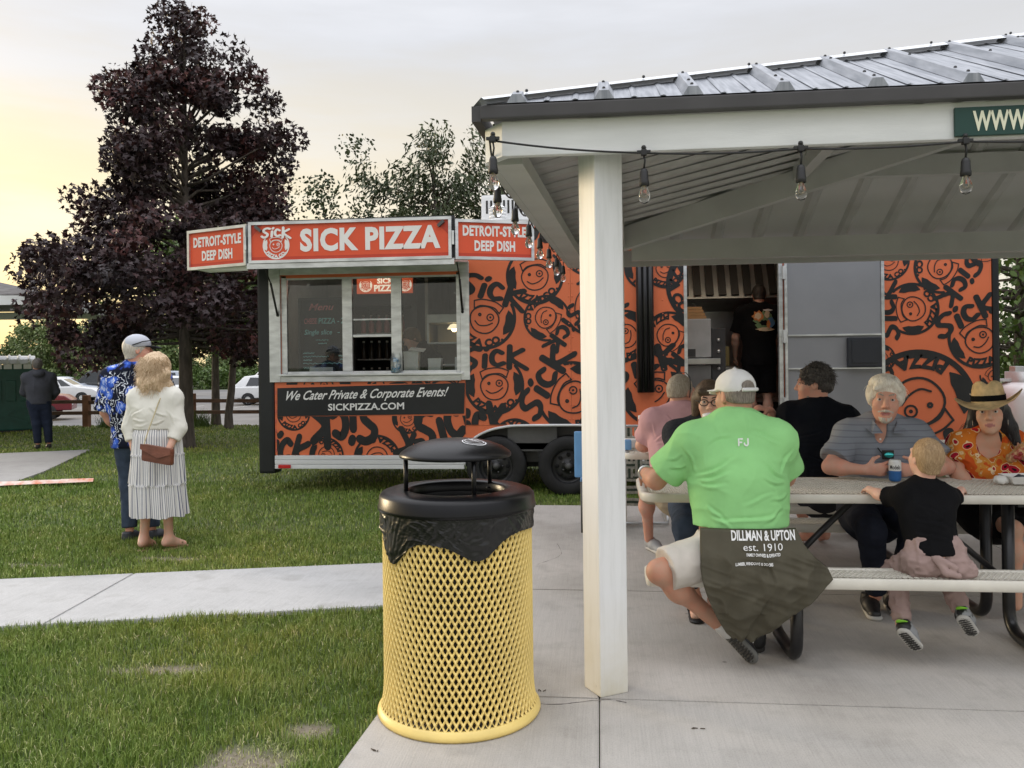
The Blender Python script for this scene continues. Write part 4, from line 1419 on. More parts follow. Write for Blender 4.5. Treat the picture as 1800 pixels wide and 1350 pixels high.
# ---- raised flap and struts
mb = MB()
fl = [(-3.90, T - .03, 2.57), (-1.43, T - .03, 2.57), (-1.43, 8.2, 2.475), (-3.60, 8.2, 2.475), (-4.22, 8.45, 2.49)]
mb.prism([Vector(p) for p in fl], (0, 0, .035)); mb.build('window_flap', alu_dull, trl)
mb = MB(); mb.bar((-3.60, 8.19, 2.47), (-1.43, 8.19, 2.47), .02, .05); mb.build('flap_edge', alu, trl)
mb = MB(); mb.bar((-3.60, 8.215, 2.50), (-1.43, 8.215, 2.50), .02, .035); mb.build('flap_gasket', black_panel, trl)
for x in (-3.63, -1.50):
    mb = MB(); mb.tube([(x, T - .04, 2.02), (x + .01, 8.85, 2.36)], .013, 8); mb.tube([(x + .01, 8.85, 2.36), (x + .01, 8.68, 2.53)], .007, 8); mb.sphere((x, T - .04, 2.02), .018, 8); mb.build('gas_strut', powder_bk, trl)


# ---- the three sign boards on the flap
def signboard(p0, p1, z0, z1, lean=.0, main=False):
    a = Vector((p0[0], p0[1], 0)); b = Vector((p1[0], p1[1], 0)); d = (b - a); Lw = d.length; d.normalize()
    n = Vector((d.y, -d.x, 0))
    up = Vector((0, 0, 1))
    def P(u, v, o=0):
        return a + d * u + up * (z0 + v) + n * o
    H_ = z1 - z0; fw = .03
    mb = MB()
    mb.bar(P(0, fw / 2), P(Lw, fw / 2), .05, fw); mb.bar(P(0, H_ - fw / 2), P(Lw, H_ - fw / 2), .05, fw)
    mb.bar(P(fw / 2, fw), P(fw / 2, H_ - fw), .05, fw, up=d); mb.bar(P(Lw - fw / 2, fw), P(Lw - fw / 2, H_ - fw), .05, fw, up=d)
    mb.add([P(fw, fw, -.02), P(Lw - fw, fw, -.02), P(Lw - fw, H_ - fw, -.02), P(fw, H_ - fw, -.02)], [(0, 1, 2, 3)])
    fr_ = mb.build('sign_frame', alu, trl)
    mb = MB(); mb.add([P(fw, fw, .004), P(Lw - fw, fw, .004), P(Lw - fw, H_ - fw, .004), P(fw, H_ - fw, .004)], [(0, 1, 2, 3)])
    mb.build('sign_face', sign_or, trl, recalc=False)
    mb = MB()
    mb.add([P(fw, fw, .0055), P(Lw - fw, fw, .0055), P(Lw - fw, fw + .035, .0055), P(fw, fw + .035, .0055)], [(0, 1, 2, 3)])
    if main:
        mb.add([P(fw, H_ - fw, .0055), P(fw + .11, H_ - fw, .0055), P(fw, H_ - fw - .12, .0055)], [(2, 1, 0)])
        mb.add([P(Lw - fw, H_ - fw, .0055), P(Lw - fw - .15, H_ - fw, .0055), P(Lw - fw, H_ - fw - .15, .0055)], [(0, 1, 2)])
    mb.build('sign_dark_print', sign_dk, trl, recalc=False)  # darker orange strip and corners of the sign face
    mb = MB()
    if main:
        put_text(mb, 'SICK PIZZA', P(.545, .125, .007), d, up, .205, Lw - .66, bold=.046, spacing=1.08)
        V, F = EM; sc = .142; V = V * np.array([sc, sc, 1.0]); q = P(.29, .182, .007)
        mb.add([q + d * p[0] + up * p[1] + n * (p[2] * 2) for p in V], F)
        # dark backing lamps at the corners
    else:
        put_text(mb, 'DETROIT-STYLE', P(Lw / 2, .245, .007), d, up, .095, Lw - .16, bold=.042, spacing=1.06, center=True)
        put_text(mb, 'DEEP DISH', P(Lw / 2, .095, .007), d, up, .095, (Lw - .16) * .64, bold=.042, spacing=1.06, center=True)
    mb.build('sign_lettering', sign_wh, trl, recalc=False)


signboard((-3.575, 8.19), (-1.455, 8.19), 2.50, 2.925, main=True)
signboard((-4.40, 8.52), (-3.60, 8.20), 2.485, 2.91)
signboard((-1.425, 8.20), (-.655, 8.50), 2.495, 2.90)
mb = MB(); mb.bbox(-3.62, -1.43, 8.225, 8.25, 2.515, 2.945, .004); mb.build('sign_backing', black_panel, trl)
for x in (-3.61, -1.44):
    mb = MB(); mb.bbox(x - .012, x + .012, 8.165, 8.2, 2.64, 2.78, .003); mb.build('sign_hinge', alu, trl)
for x in (-3.5, -1.53):
    mb = MB(); mb.bar((x, 8.16, 2.88), (x + (.06 if x < -3 else -.06), 8.17, 2.83), .03, .03); mb.build('sign_lamp', grey_metal, trl)
# wing floor, white cloth-like flap under the left board
mb = MB(); mb.add([(-4.30, 8.50, 2.485), (-3.62, 8.23, 2.485), (-3.62, 8.26, 2.44), (-4.15, 8.5, 2.455)], [(0, 1, 2, 3)]); mb.build('wing_gasket', white_plastic, trl, recalc=False)

# ---- roof unit
mb = MB(); mb.bbox(-1.34, -.55, 9.5, 10.3, ZR + .06, ZR + .42, .03); ac = mb.build('roof_air_conditioner', white_plastic, trl)
mb = MB()
for i in range(14):
    x = -1.28 + i * .05
    mb.box(x, x + .022, 9.494, 9.52, ZR + .20, ZR + .35)
o = mb.build('air_grille', M('slot_black', (.02, .02, .02), .8), None); o.parent = ac; o.data.transform(Matrix.Translation(-wl(ac)))
mb = MB()
for k in range(4):
    mb.lathe([(.085, 0), (.10, .008), (.10, .03), (.085, .038)], (-1.12, 9.3, ZR + .06 + k * .04), 20)
mb.lathe([(.10, .16), (.06, .19), (.001, .195)], (-1.12, 9.3, ZR + .06), 20)
mb.build('roof_vent', white_plastic, trl)
# ---- black vertical roller case beside the door
mb = MB(); mb.bbox(.414, .60, T - .06, T - .002, 1.105, 2.96, .012)
for x in (.45, .507, .564):
    mb.tube([(x, T - .07, 1.11), (x, T - .07, 2.95)], .026, 10)
mb.build('roller_case', powder_bk, trl)
# ---- door opening and folded-back door
bars('door_jamb', [(.925, .96, T - .022, T + .04, .43, 2.52), (1.922, 1.965, T - .03, T + .04, .43, 2.52), (.96, 1.922, T - .02, T + .04, 2.49, 2.52)])
doorm = M('grey_door_skin', (0.24, 0.245, 0.26), 0.5, .2, var=.06, nsc=2)
mb = MB(); mb.bbox(2.0, 2.955, T - .075, T - .045, .44, 2.52, .004); dr = mb.build('door', doorm, trl)
fr2 = [(1.975, 2.0, T - .085, T - .035, .43, 2.53), (2.957, 2.99, T - .085, T - .035, .43, 2.53), (2.002, 2.955, T - .09, T - .077, 1.690, 1.708), (2.002, 2.955, T - .09, T - .077, 1.338, 1.354)]
for b in fr2:
    mb = MB(); mb.bbox(*b, .003); o = mb.build('door_trim', alu, None); o.parent = dr; o.data.transform(Matrix.Translation(-wl(dr)))
for z in (2.3, 1.62, .9):
    mb = MB(); mb.bbox(1.955, 1.99, T - .095, T - .03, z, z + .14, .004); o = mb.build('hinge', alu_dull, None); o.parent = dr; o.data.transform(Matrix.Translation(-wl(dr)))
mb = MB(); mb.bbox(2.60, 2.945, T - .13, T - .078, 1.358, 1.668, .012); mb.bbox(2.64, 2.915, T - .136, T - .128, 1.40, 1.64, .004)
o = mb.build('door_bin', M('dark_blue_black_plastic', (.014, .017, .026), .35), None); o.parent = dr; o.data.transform(Matrix.Translation(-wl(dr)))
# steps
mb = MB()
mb.bbox(1.0, 1.9, T - .55, T - .25, .17, .20, .004); mb.bbox(1.0, 1.9, T - .27, T - .03, .34, .37, .004)
for x in (1.0, 1.88):
    mb.bar((x, T - .5, GZ), (x, T - .03, .40), .03, .04)
mb.build('entry_step', grey_metal, trl)
# tongue at the right end
mb = MB(); mb.bar((XR, 9.6, .42), (6.0, 10.25, .42), .08, .12); mb.bar((XR, 10.95, .42), (6.0, 10.3, .42), .08, .12); mb.bar((4.4, 9.5, .46), (4.4, 11.0, .46), .3, .02)
mb.tube([(5.9, 10.27, GZ), (5.9, 10.27, .8)], .04, 10)
mb.build('tongue', dark_metal, trl)

# ---- things in the trailer and on its tongue
tk = thing('propane_tank', 'white propane tank on the trailer tongue behind the woman in the straw hat', 'gas tank', (4.75, 9.85, .48))
mb = MB(); mb.lathe([(.001, .0), (.20, .01), (.30, .06), (.33, .16), (.33, .52), (.30, .62), (.18, .68), (.001, .69)], (4.72, 9.8, .48), 28); mb.build('tank_body', white_plastic, tk)
mb = MB(); mb.lathe([(.17, .66), (.17, .80), (.155, .80), (.155, .66)], (4.72, 9.8, .48), 20); mb.build('valve_collar', alu_dull, tk)
mb = MB(); mb.lathe([(.17, -.03), (.19, .03)], (4.72, 9.8, .48), 20); mb.build('foot_ring', white_plastic, tk)
mb = MB(); mb.bbox(4.30, 5.2, 9.72, 9.9, 1.17, 1.20, .004); mb.bbox(4.35, 4.42, 9.72, 9.9, 1.20, 1.32, .01); mb.bbox(4.62, 4.72, 9.74, 9.88, 1.20, 1.34, .01); mb.bbox(4.9, 4.96, 9.74, 9.88, 1.20, 1.30, .01)
mb.bar((4.35, 9.8, .48), (4.35, 9.8, 1.17), .03, .03, up=(1, 0, 0)); mb.bar((5.15, 9.8, .48), (5.15, 9.8, 1.17), .03, .03, up=(1, 0, 0))
tag(mb.build('metal_rack', alu_dull), 'metal rack of regulators above the propane tank at the right edge', 'rack')

# counter and back equipment: parts of the trailer
mb = MB(); mb.bbox(-3.70, -.95, T + .06, T + .45, 1.29, 1.33, .004); mb.build('counter', stainless, trl)
mb = MB(); mb.box(.2, 3.4, BK - .10, BK - .082, .95, 2.15); mb.build('splash_back', stainless, trl)
hd = MB(); hd.prism([(.2, 10.25, 2.20), (.2, 11.35, 2.10), (.2, 11.35, 2.90), (.2, 10.6, 2.90)], (2.3, 0, 0)); hood = hd.build('exhaust_hood', stainless, trl)
for i in range(15):
    mb = MB(); x = .25 + i * .15
    mb.bar((x + .06, 10.245, 2.24), (x + .06, 10.54, 2.84), .09, .02); o = mb.build('baffle', M('dark_baffle', (.022, .021, .02), .5, .3), None); o.parent = hood; o.data.transform(Matrix.Translation(-wl(hood)))  # baffles in one even near-black tone
mb = MB(); mb.bbox(.2, 2.5, 10.9, BK - .12, .90, .95, .004); mb.bbox(.2, 2.5, 10.9, BK - .12, .56, .60, .004); mb.build('rear_counter', stainless, trl)
mb = MB(); mb.box(.25, 2.45, 10.95, BK - .13, .62, .89); mb.build('counter_cabinet', dark_int, trl)
mb = MB(); mb.tube([(1.22, 10.6, 1.4), (1.22, 10.6, 2.15), (1.12, 10.6, 2.2), (1.10, 10.6, 2.1)], .012, 8); mb.build('faucet_pipe', alu, trl)

ov = thing('pizza_oven', 'grey steel pizza oven just inside the open trailer door', 'oven', (1.05, 10.1, 1.0))
mb = MB(); mb.bbox(.72, 1.30, 9.75, 10.5, 1.48, 1.93, .01); mb.build('oven_body', M('pale_steel', (.42, .43, .44), .4, .3), ov)
mb = MB(); mb.bbox(.72, 1.40, 9.72, 10.5, 1.40, 1.47, .008); mb.build('oven_ledge', stainless, ov)
mb = MB(); mb.bbox(.74, 1.30, 9.78, 10.5, 1.02, 1.39, .008); mb.build('lower_door', M('dull_steel', (.2, .2, .2), .45, .4), ov)
mb = MB(); mb.bbox(.90, 1.12, 9.74, 9.76, 1.49, 1.58, .003); mb.build('oven_slot', dark_int, ov)
mb = MB(); mb.bbox(1.31, 1.47, 9.8, 10.4, 1.03, 1.82, .006); mb.build('control_column', dark_int, ov)
for z in (1.2, 1.35, 1.55, 1.68):
    mb = MB(); mb.lathe([(.02, 0), (.018, -.02), (.001, -.022)], (1.39, 9.8, z), 10, axis='Y'); mb.build('knob', alu, ov)
bx = thing('box_stack', 'stack of flat brown pizza boxes lying on the oven', 'boxes', (1.0, 10.1, 1.935))
for k in range(4):
    mb = MB(); mb.bbox(.80 + .012 * k, 1.26 - .016 * k, 9.85, 10.3, 1.935 + .036 * k, 1.968 + .036 * k, .003); mb.build('pizza_box', cardboard, bx)
mb = MB(); mb.bbox(.82, 1.25, 9.78, 10.4, .56, 1.01, .01)
tag(mb.build('storage_tub', dark_int), 'dark tub under the pizza oven inside the trailer', 'tub')
for x, z0, z1, w_, lab in ((1.62, .95, 1.36, .22, 'white food bin stacked highest on the counter left of the cook'), (1.62, .62, .94, .24, 'white food bin on the lower shelf left of the cook')):
    bn = thing('food_bin', lab, 'bin', (x, 10.7, z0))
    mb = MB(); mb.bbox(x - w_ / 2, x + w_ / 2, 10.55, 10.95, z0, z1 - .03, .012); mb.build('tub', white_plastic, bn)
    mb = MB(); mb.bbox(x - w_ / 2 - .012, x + w_ / 2 + .012, 10.54, 10.96, z1 - .03, z1, .006); mb.build('lid', paper, bn)
mb = MB(); mb.bbox(1.50, 1.66, 10.75, 10.9, 1.37, 1.62, .01); tag(mb.build('yellow_carton', M('pale_yellow_card', (.55, .48, .25), .8)), 'pale yellow carton on the counter left of the cook', 'carton')

# menu board behind the left pane
mn = thing('menu_board', 'black chalk menu board leaning behind the left window pane', 'menu board', (-3.12, T + .16, 1.335))
chalkb = M('chalkboard', (0.020, 0.023, 0.025), 0.8, nsc=4, col2=(0.040, 0.044, 0.047))
mb = MB(); mb.bbox(-3.43, -2.86, T + .15, T + .165, 1.335, 2.20, .003); mb.build('board', chalkb, mn)
mb = MB()
for b in ((-3.455, -3.43, 1.33, 2.225), (-2.86, -2.84, 1.33, 2.225), (-3.43, -2.86, 2.20, 2.225)):
    mb.box(b[0], b[1], T + .14, T + .17, b[2], b[3])
mb.build('board_frame', dark_int, mn)
chalk = {'r': M('red_chalk', (.80, .26, .28), .9), 't': M('teal_chalk', (.36, .72, .72), .9)}
yb = T + .1475
for s_, x, z, h_, wd_, c_, sh in (('Menu', -3.33, 2.08, .075, .30, 'r', .35), ('CHEESE', -3.385, 1.925, .06, .15, 'r', .1), ('PIZZA', -3.215, 1.925, .062, .20, 't', .1), ('- 20', -2.99, 1.925, .062, .11, 't', .1),
                                  ('Single slice', -3.385, 1.80, .055, .33, 't', .2), ('- 6', -2.99, 1.80, .055, .10, 't', .1), ('WATER', -3.40, 1.40, .028, .14, 't', .1)):
    mb = MB(); put_text(mb, s_, (x, yb, z), (1, 0, 0), (0, 0, 1), h_, wd_, bold=.012, shear=sh); mb.build('chalk_line', chalk[c_], mn, recalc=False)
mb = MB()
for k, (x, z, l) in enumerate(((-3.25, 1.735, .15), (-3.22, 1.695, .10), (-3.40, 1.585, .13), (-3.40, 1.545, .3), (-3.40, 1.505, .1), (-3.40, 1.465, .46), (-2.98, 1.55, .09), (-2.96, 1.51, .06))):
    V, F = ribbon([(x + l * i / 24, z + .008 * math.sin(i * 2.1 + k) * (1 if i % 5 else 0)) for i in range(25)], .006)
    mb.add([(p[0], yb, p[1]) for p in V], F)
mb.build('chalk_scribble', chalk['t'], mn, recalc=False)
mb = MB(); mb.bbox(-3.30, -3.02, T + .06, T + .135, 1.335, 1.42, .006)
tag(mb.build('napkin_tray', stainless), 'low steel tray in front of the chalk menu board', 'tray')
# cooler with lit header behind the middle pane
fg = thing('drinks_fridge', 'black drinks fridge with an orange header sign inside the trailer', 'fridge', (-2.75, 10.6, .56))
mb = MB()
mb.box(-3.20, -3.14, 10.45, 11.2, .56, 2.62); mb.box(-2.40, -2.32, 10.45, 11.2, .56, 2.62); mb.box(-3.14, -2.40, 11.1, 11.2, .56, 2.62); mb.box(-3.14, -2.40, 10.45, 11.1, 2.2, 2.62); mb.box(-3.14, -2.40, 10.45, 11.1, .56, .8)
mb.build('fridge_body', M('fridge_black', (.018, .018, .02), .4), fg)
for z in (1.15, 1.50, 1.84):
    mb = MB(); mb.bbox(-3.135, -2.405, 10.5, 11.08, z, z + .015, .003); mb.build('shelf', alu_dull, fg)
sg = MB(); sg.bbox(-3.10, -2.37, 10.40, 10.448, 2.36, 2.585, .004); hs = sg.build('header_sign', emit('lit_orange', (.62, .10, .035), .35), fg)
mb = MB(); put_text(mb, 'SICK', (-2.83, 10.396, 2.49), (1, 0, 0), (0, 0, 1), .06, .22, bold=.04); put_text(mb, 'PIZZA', (-2.87, 10.396, 2.39), (1, 0, 0), (0, 0, 1), .075, .30, bold=.04)
V, F = EM_NW
for x in (-2.98, -2.46):
    mb.add([(x + p[0] * .085, 10.396 - p[2], 2.465 + p[1] * .085) for p in V], F)
o = mb.build('header_lettering', emit('lit_cream', (.85, .75, .6), .5), None, recalc=False); o.parent = hs; o.data.transform(Matrix.Translation(-wl(hs)))
dark_bottle = M('dark_bottle', (.03, .022, .015), .2)
for z, k in ((1.165, 7), (1.515, 7), (1.855, 6)):
    for i in range(k):
        x = -3.08 + i * .105
        bt = thing('drink_bottle', 'dark capped drink bottle standing on a shelf of the black fridge', 'bottle', (x, 10.62, z), group='bottles in the fridge')
        mb = MB(); mb.lathe([(.001, 0), (.034, 0), (.036, .02), (.036, .13), (.015, .18), (.014, .22)], (x, 10.62, z), 10); mb.build('bottle_body', dark_bottle if z < 1.8 else M('pink_bottle', (.35, .12, .12), .3), bt)
        mb = MB(); mb.lathe([(.017, .215), (.017, .24), (.001, .242)], (x, 10.62, z), 8); mb.build('cap', paper, bt)
# warmer at the right pane
wm = thing('food_warmer', 'glass fronted food warmer with a lit bulb behind the right window pane', 'warmer', (-1.5, 9.85, 1.0))
mb = MB(); mb.bbox(-2.02, -.98, 9.62, 10.2, 1.93, 2.03, .006); mb.build('warmer_top', M('warm_steel', (.5, .49, .46), .4, .3), wm)
for z in (1.08, 1.42, 1.68):
    mb = MB(); mb.bbox(-2.0, -1.0, 9.64, 10.18, z, z + .02, .003); mb.build('warmer_shelf', alu_dull, wm)
for x in (-2.01, -.99):
    mb = MB(); mb.bbox(x - .012, x + .012, 9.63, 9.66, 1.06, 1.93, .002); mb.build('warmer_post', alu_dull, wm)
mb = MB(); mb.box(-2.0, -1.0, 10.17, 10.19, 1.06, 1.93); mb.build('warmer_back', M('warmer_inside', (.28, .26, .22), .5, .3), wm)
mb = MB(); mb.sphere((-1.72, 9.78, 1.86), .035, 12); mb.build('heat_bulb', emit('lit_bulb', (1.0, .72, .35), 9.0), wm)
mb = MB(); mb.lathe([(.09, .0), (.05, .05), (.02, .06)], (-1.72, 9.78, 1.86), 14); mb.build('bulb_shade', emit('lit_shade', (.9, .75, .5), .9), wm)
for x, z, w_, h_, lab in ((-1.60, 2.035, .44, .09, 'white carton on top of the food warmer'), (-1.62, 2.30, .40, .10, 'white appliance on the shelf above the food warmer')):
    mb = MB(); mb.bbox(x, x + w_, 9.7, 10.0, z, z + h_, .01); mb.bbox(x + .12, x + w_, 9.72, 9.98, z + h_, z + h_ + .05, .01)
    tag(mb.build('carton', white_plastic), lab, 'carton')
mb = MB(); mb.bbox(-1.70, -1.0, 9.66, 10.1, 2.275, 2.295, .003); mb.build('wall_shelf', stainless, trl)
mb = MB(); mb.box(-2.10, -2.06, 9.9, BK - .09, .56, ZR - .06); mb.build('partition', wall_int, trl)
# items on the counter / sill
for x, w_, h_, lab in ((-2.13, .17, .255, 'tall white paper bag with an open top behind the window'), (-1.86, .15, .17, 'short white paper bag beside the taller one')):
    mb = MB(); V = []
    for z, g_ in ((0, 1), (h_ * .5, .97), (h_, 1.03)):
        for i, j in ((-1, -1), (1, -1), (1, 1), (-1, 1)):
            V.append((x + i * w_ / 2 * g_ + rnd.uniform(-.006, .006), T + .2 + j * .05, 1.335 + z + rnd.uniform(-.008, .008) * (z > 0)))
    F = [(0, 1, 5, 4), (1, 2, 6, 5), (2, 3, 7, 6), (3, 0, 4, 7), (4, 5, 9, 8), (5, 6, 10, 9), (6, 7, 11, 10), (7, 4, 8, 11)]
    mb.add(V, F); tag(mb.build('paper_bag', paper), lab, 'bag')
mb = MB(); mb.add([(-2.16, T + .12, 1.60), (-1.98, T + .13, 1.58), (-1.97, T + .24, 1.62), (-2.15, T + .24, 1.64)], [(0, 1, 2, 3)])
tag(mb.build('paper_sheet', paper, recalc=False), 'sheet of white paper lying over the tall paper bag', 'paper')
mb = MB(); mb.bbox(-1.62, -1.56, T + .12, T + .2, 1.335, 1.52, .01); tag(mb.build('white_jug', white_plastic), 'white jug at the right end of the counter', 'jug')
jr = thing('tip_jar', 'clear tip jar with blue and white paper on the serving window sill', 'jar', (-2.26, T - .04, 1.349))
mb = MB(); mb.lathe([(.001, .001), (.055, .001), (.06, .02), (.06, .17), (.045, .20), (.047, .225)], (-2.26, T - .04, 1.349), 18); mb.build('jar_glass', clear, jr)
blue_paper = M('blue_paper', (.10, .36, .60), .7, nsc=30, col2=(.75, .78, .8), var=.2)
mb = MB()
for k in range(24):
    c = Vector((-2.26 + rnd.uniform(-.035, .035), T - .04 + rnd.uniform(-.035, .035), 1.36 + rnd.random() * .15)); a = rnd.uniform(0, 6); b = rnd.uniform(-1, 1)
    u = Vector((math.cos(a), math.sin(a) * .4, b)) * .02; v = Vector((-b * .5, .4, math.cos(a))) * .018
    mb.add([c - u - v, c + u - v, c + u + v, c - u + v], [(0, 1, 2, 3)])
mb.build('paper_notes', blue_paper, jr, recalc=False)
# strip light and hanging rods inside
mb = MB(); mb.bar((-3.1, 9.9, 2.72), (-2.4, 10.5, 2.72), .06, .04)
mb.build('ceiling_lamp', emit('lit_tube', (1.0, .93, .80), 6.0), trl)
mb = MB(); mb.bbox(.5, 1.9, 9.45, 9.57, 2.87, 2.91, .004); mb.build('ceiling_lamp', emit('lit_tube_dim', (1.0, .86, .64), 4.5), trl)
# ================================================================== picnic shelter
shl = thing('picnic_shelter', 'open picnic shelter with a ribbed metal hip roof and white fascia', 'shelter', (.0155, 3.666, 0))
EA, EB, EC, ED = Vector((-.46, 3.46, 2.54)), Vector((8.75, 3.46, 2.54)), Vector((8.55, 7.76, 2.54)), Vector((-.28, 7.76, 2.54))
AP0, AP1 = Vector((3.95, 5.61, 3.57)), Vector((4.35, 5.61, 3.57))


def rotbox(cx, cy, s, z0, z1, ang, bev=.006):
    mb = MB(); mb.bbox(-s / 2, s / 2, -s / 2, s / 2, z0, z1, bev)
    c, sn = math.cos(R(ang)), math.sin(R(ang))
    mb.v = [(cx + x * c - y * sn, cy + x * sn + y * c, z) for x, y, z in mb.v]
    return mb


postm = M('post_paint', (0.76, 0.77, 0.77), 0.5)
t, b, N_, L_ = nodes_of(postm)
gr = noise(t, 2.2, 6, stretch=(14, 14, 1.2), rough=.6)
c = ramp(t, gr, [(0.3, (0.70, 0.705, 0.70)), (0.55, (0.78, 0.785, 0.785))])
co = N_('ShaderNodeTexCoord'); sp = N_('ShaderNodeSeparateXYZ'); L_(co.outputs['Object'], sp.inputs[0])
mr = N_('ShaderNodeMapRange'); mr.inputs[1].default_value = 0.45; mr.inputs[2].default_value = 0.0; mr.inputs[3].default_value = 0; mr.inputs[4].default_value = 1; L_(sp.outputs[2], mr.inputs[0])
ml = N_('ShaderNodeMath'); ml.operation = 'MULTIPLY'; L_(mr.outputs[0], ml.inputs[0]); L_(noise(t, 5, 5, rough=.7), ml.inputs[1])
c = mixc(t, ml.outputs[0], c, (0.56, 0.50, 0.33))
chip = ramp(t, noise(t, 26, 5, rough=.75), [(0.66, (0, 0, 0)), (0.70, (1, 1, 1))])
m2 = N_('ShaderNodeMapRange'); m2.inputs[1].default_value = 0.16; m2.inputs[2].default_value = 0.06; L_(sp.outputs[2], m2.inputs[0])
m3 = N_('ShaderNodeMath'); m3.operation = 'MULTIPLY'; L_(m2.outputs[0], m3.inputs[0]); L_(chip, m3.inputs[1])
L_(mixc(t, m3.outputs[0], c, (0.25, 0.24, 0.22)), b.inputs['Base Color'])
bp = N_('ShaderNodeBump'); bp.inputs['Strength'].default_value = .15; bp.inputs['Distance'].default_value = .004; L_(gr, bp.inputs['Height']); L_(bp.outputs[0], b.inputs['Normal'])

for cx, cy, a, lab in ((.0155, 3.666, 31, 'square white post at the near corner with paint chips at its foot'), (.135, 7.33, 31, 'square white post at the far left corner'), (8.2, 3.7, 31, None), (8.1, 7.33, 31, None)):
    o = rotbox(cx, cy, .14, .001, 2.46, a).build('post', postm, shl)
# fascia, drip edge
mb = MB(); mb.bbox(-.40, 8.62, 3.50, 3.54, 2.33, 2.478, .004); mb.build('front_fascia', white_wood, shl)
mb = MB(); mb.bbox(-.485, 8.78, 3.448, 3.496, 2.478, 2.536, .006); mb.build('drip_edge', gutter_m, shl)
mb = MB(); mb.bar((-.385, 3.518, 2.404), (-.47, 3.62, 2.404), .04, .146); mb.build('corner_fascia', white_wood, shl)
mb = MB(); mb.bar((-.505, 3.47, 2.507), (-.32, 7.78, 2.507), .04, .066); mb.build('drip_edge', gutter_m, shl)
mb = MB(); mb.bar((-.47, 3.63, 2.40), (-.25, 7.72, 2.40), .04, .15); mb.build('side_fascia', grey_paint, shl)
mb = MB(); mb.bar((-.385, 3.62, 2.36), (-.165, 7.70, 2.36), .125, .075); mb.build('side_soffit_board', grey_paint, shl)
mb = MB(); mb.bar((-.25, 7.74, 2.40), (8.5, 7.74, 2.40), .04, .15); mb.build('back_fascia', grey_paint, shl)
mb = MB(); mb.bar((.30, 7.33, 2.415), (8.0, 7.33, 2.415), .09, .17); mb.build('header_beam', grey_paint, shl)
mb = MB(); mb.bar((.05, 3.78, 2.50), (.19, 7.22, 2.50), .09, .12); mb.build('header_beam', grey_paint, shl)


def slope_pt(a, b, t_, u):
    return a.lerp(b, t_)


# roof sheets: upper skin metal, lower skin painted
def plane_z(slope, x, y):
    if slope == 'f':
        return 2.54 + (y - 3.46) * .479
    if slope == 'b':
        return 2.54 + (7.76 - y) * .479
    if slope == 'l':
        xl = -.46 + (y - 3.46) * .0419
        return 2.54 + (x - xl) * .232
    return 2.54


SL = {'f': [EA, EB, AP1, AP0], 'b': [EC, ED, AP0, AP1], 'l': [ED, EA, AP0], 'r': [EB, EC, AP1]}
for k, P in SL.items():
    mb = MB(); mb.add([p + Vector((0, 0, .004)) for p in P], [list(range(len(P)))]); mb.build('roof_sheet', galv, shl, recalc=False)
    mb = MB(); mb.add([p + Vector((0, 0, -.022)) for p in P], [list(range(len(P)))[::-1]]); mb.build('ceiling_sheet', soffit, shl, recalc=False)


def on_hip(x):
    """y on the near-left hip above x"""
    return 3.46 + (x + .46) * (5.61 - 3.46) / (3.95 + .46)


screw = M('dark_screw', (.06, .06, .065), .5, .4)
ribs = []
k = 0
x = -.33
while x < 8.4:
    y1 = min(5.61, on_hip(x) if x < 3.95 else (5.61 if x < 4.35 else 3.46 + (8.75 - x) * 2.15 / 4.4))
    if y1 - 3.46 > .06:
        def q(dx, y, dz):
            return (x + dx + (y - 3.46) * .0, y, plane_z('f', x, y) + dz)
        mb = MB()
        V = [q(-.042, 3.452, .006), q(-.020, 3.452, .042), q(.020, 3.452, .042), q(.042, 3.452, .006), q(-.042, y1, .006), q(-.020, y1, .042), q(.020, y1, .042), q(.042, y1, .006)]
        mb.add(V, [(0, 1, 5, 4), (1, 2, 6, 5), (2, 3, 7, 6), (3, 2, 1, 0), (4, 5, 6, 7)])
        rb = mb.build('roof_rib', galv, shl)
        mb = MB()
        for yy in ([3.50] + [3.62 + .5 * j for j in range(6) if 3.62 + .5 * j < y1 - .1] + [y1 - .02]):
            mb.sphere(q(0, yy, .043), .0075, 8)
        o = mb.build('screws', screw, None, kind='stuff'); o.parent = rb; o.data.transform(Matrix.Translation(-wl(rb)))
        # minor ribs between
        for dx in (.125, .245):
            xm = x + dx; ym = min(5.61, on_hip(xm)) if xm < 3.95 else y1
            mb = MB()
            mb.add([(xm - .012, 3.454, 2.546), (xm, 3.454, 2.550), (xm + .012, 3.454, 2.546), (xm - .012, ym, plane_z('f', xm, ym) + .006), (xm, ym, plane_z('f', xm, ym) + .010), (xm + .012, ym, plane_z('f', xm, ym) + .006)], [(0, 1, 4, 3), (1, 2, 5, 4), (2, 1, 0)])
            mb.build('minor_rib', galv, shl)
    x += .365
# hip cap
capm = M('pale_hip_cap', (.62, .64, .66), .4, .5, var=.05)
mb = MB()
a, b_ = EA + Vector((-.02, -.01, .030)), AP0 + Vector((0, 0, .045))
side = Vector((.43, -.9, -.52)).normalized() * .085
mb.add([a, b_, b_ + side, a + side * .5, b_ + Vector((-.08, .05, -.03)), a + Vector((-.05, .05, -.03))], [(0, 1, 2, 3), (0, 5, 4, 1)])
mb.build('hip_cap', capm, shl)
mb = MB(); mb.bar(AP0 + Vector((0, 0, .06)), AP1 + Vector((0, 0, .06)), .12, .03); mb.bar(AP1 + Vector((0, 0, .05)), EB + Vector((0, 0, .05)), .12, .03); mb.build('hip_cap', capm, shl)
mb = MB()
for j in range(9):
    p = a.lerp(b_, .04 + j * .115)
    mb.sphere(p + Vector((.01, -.02, .0)), .0075, 8)
mb.build('cap_screws', screw, shl, kind='stuff')
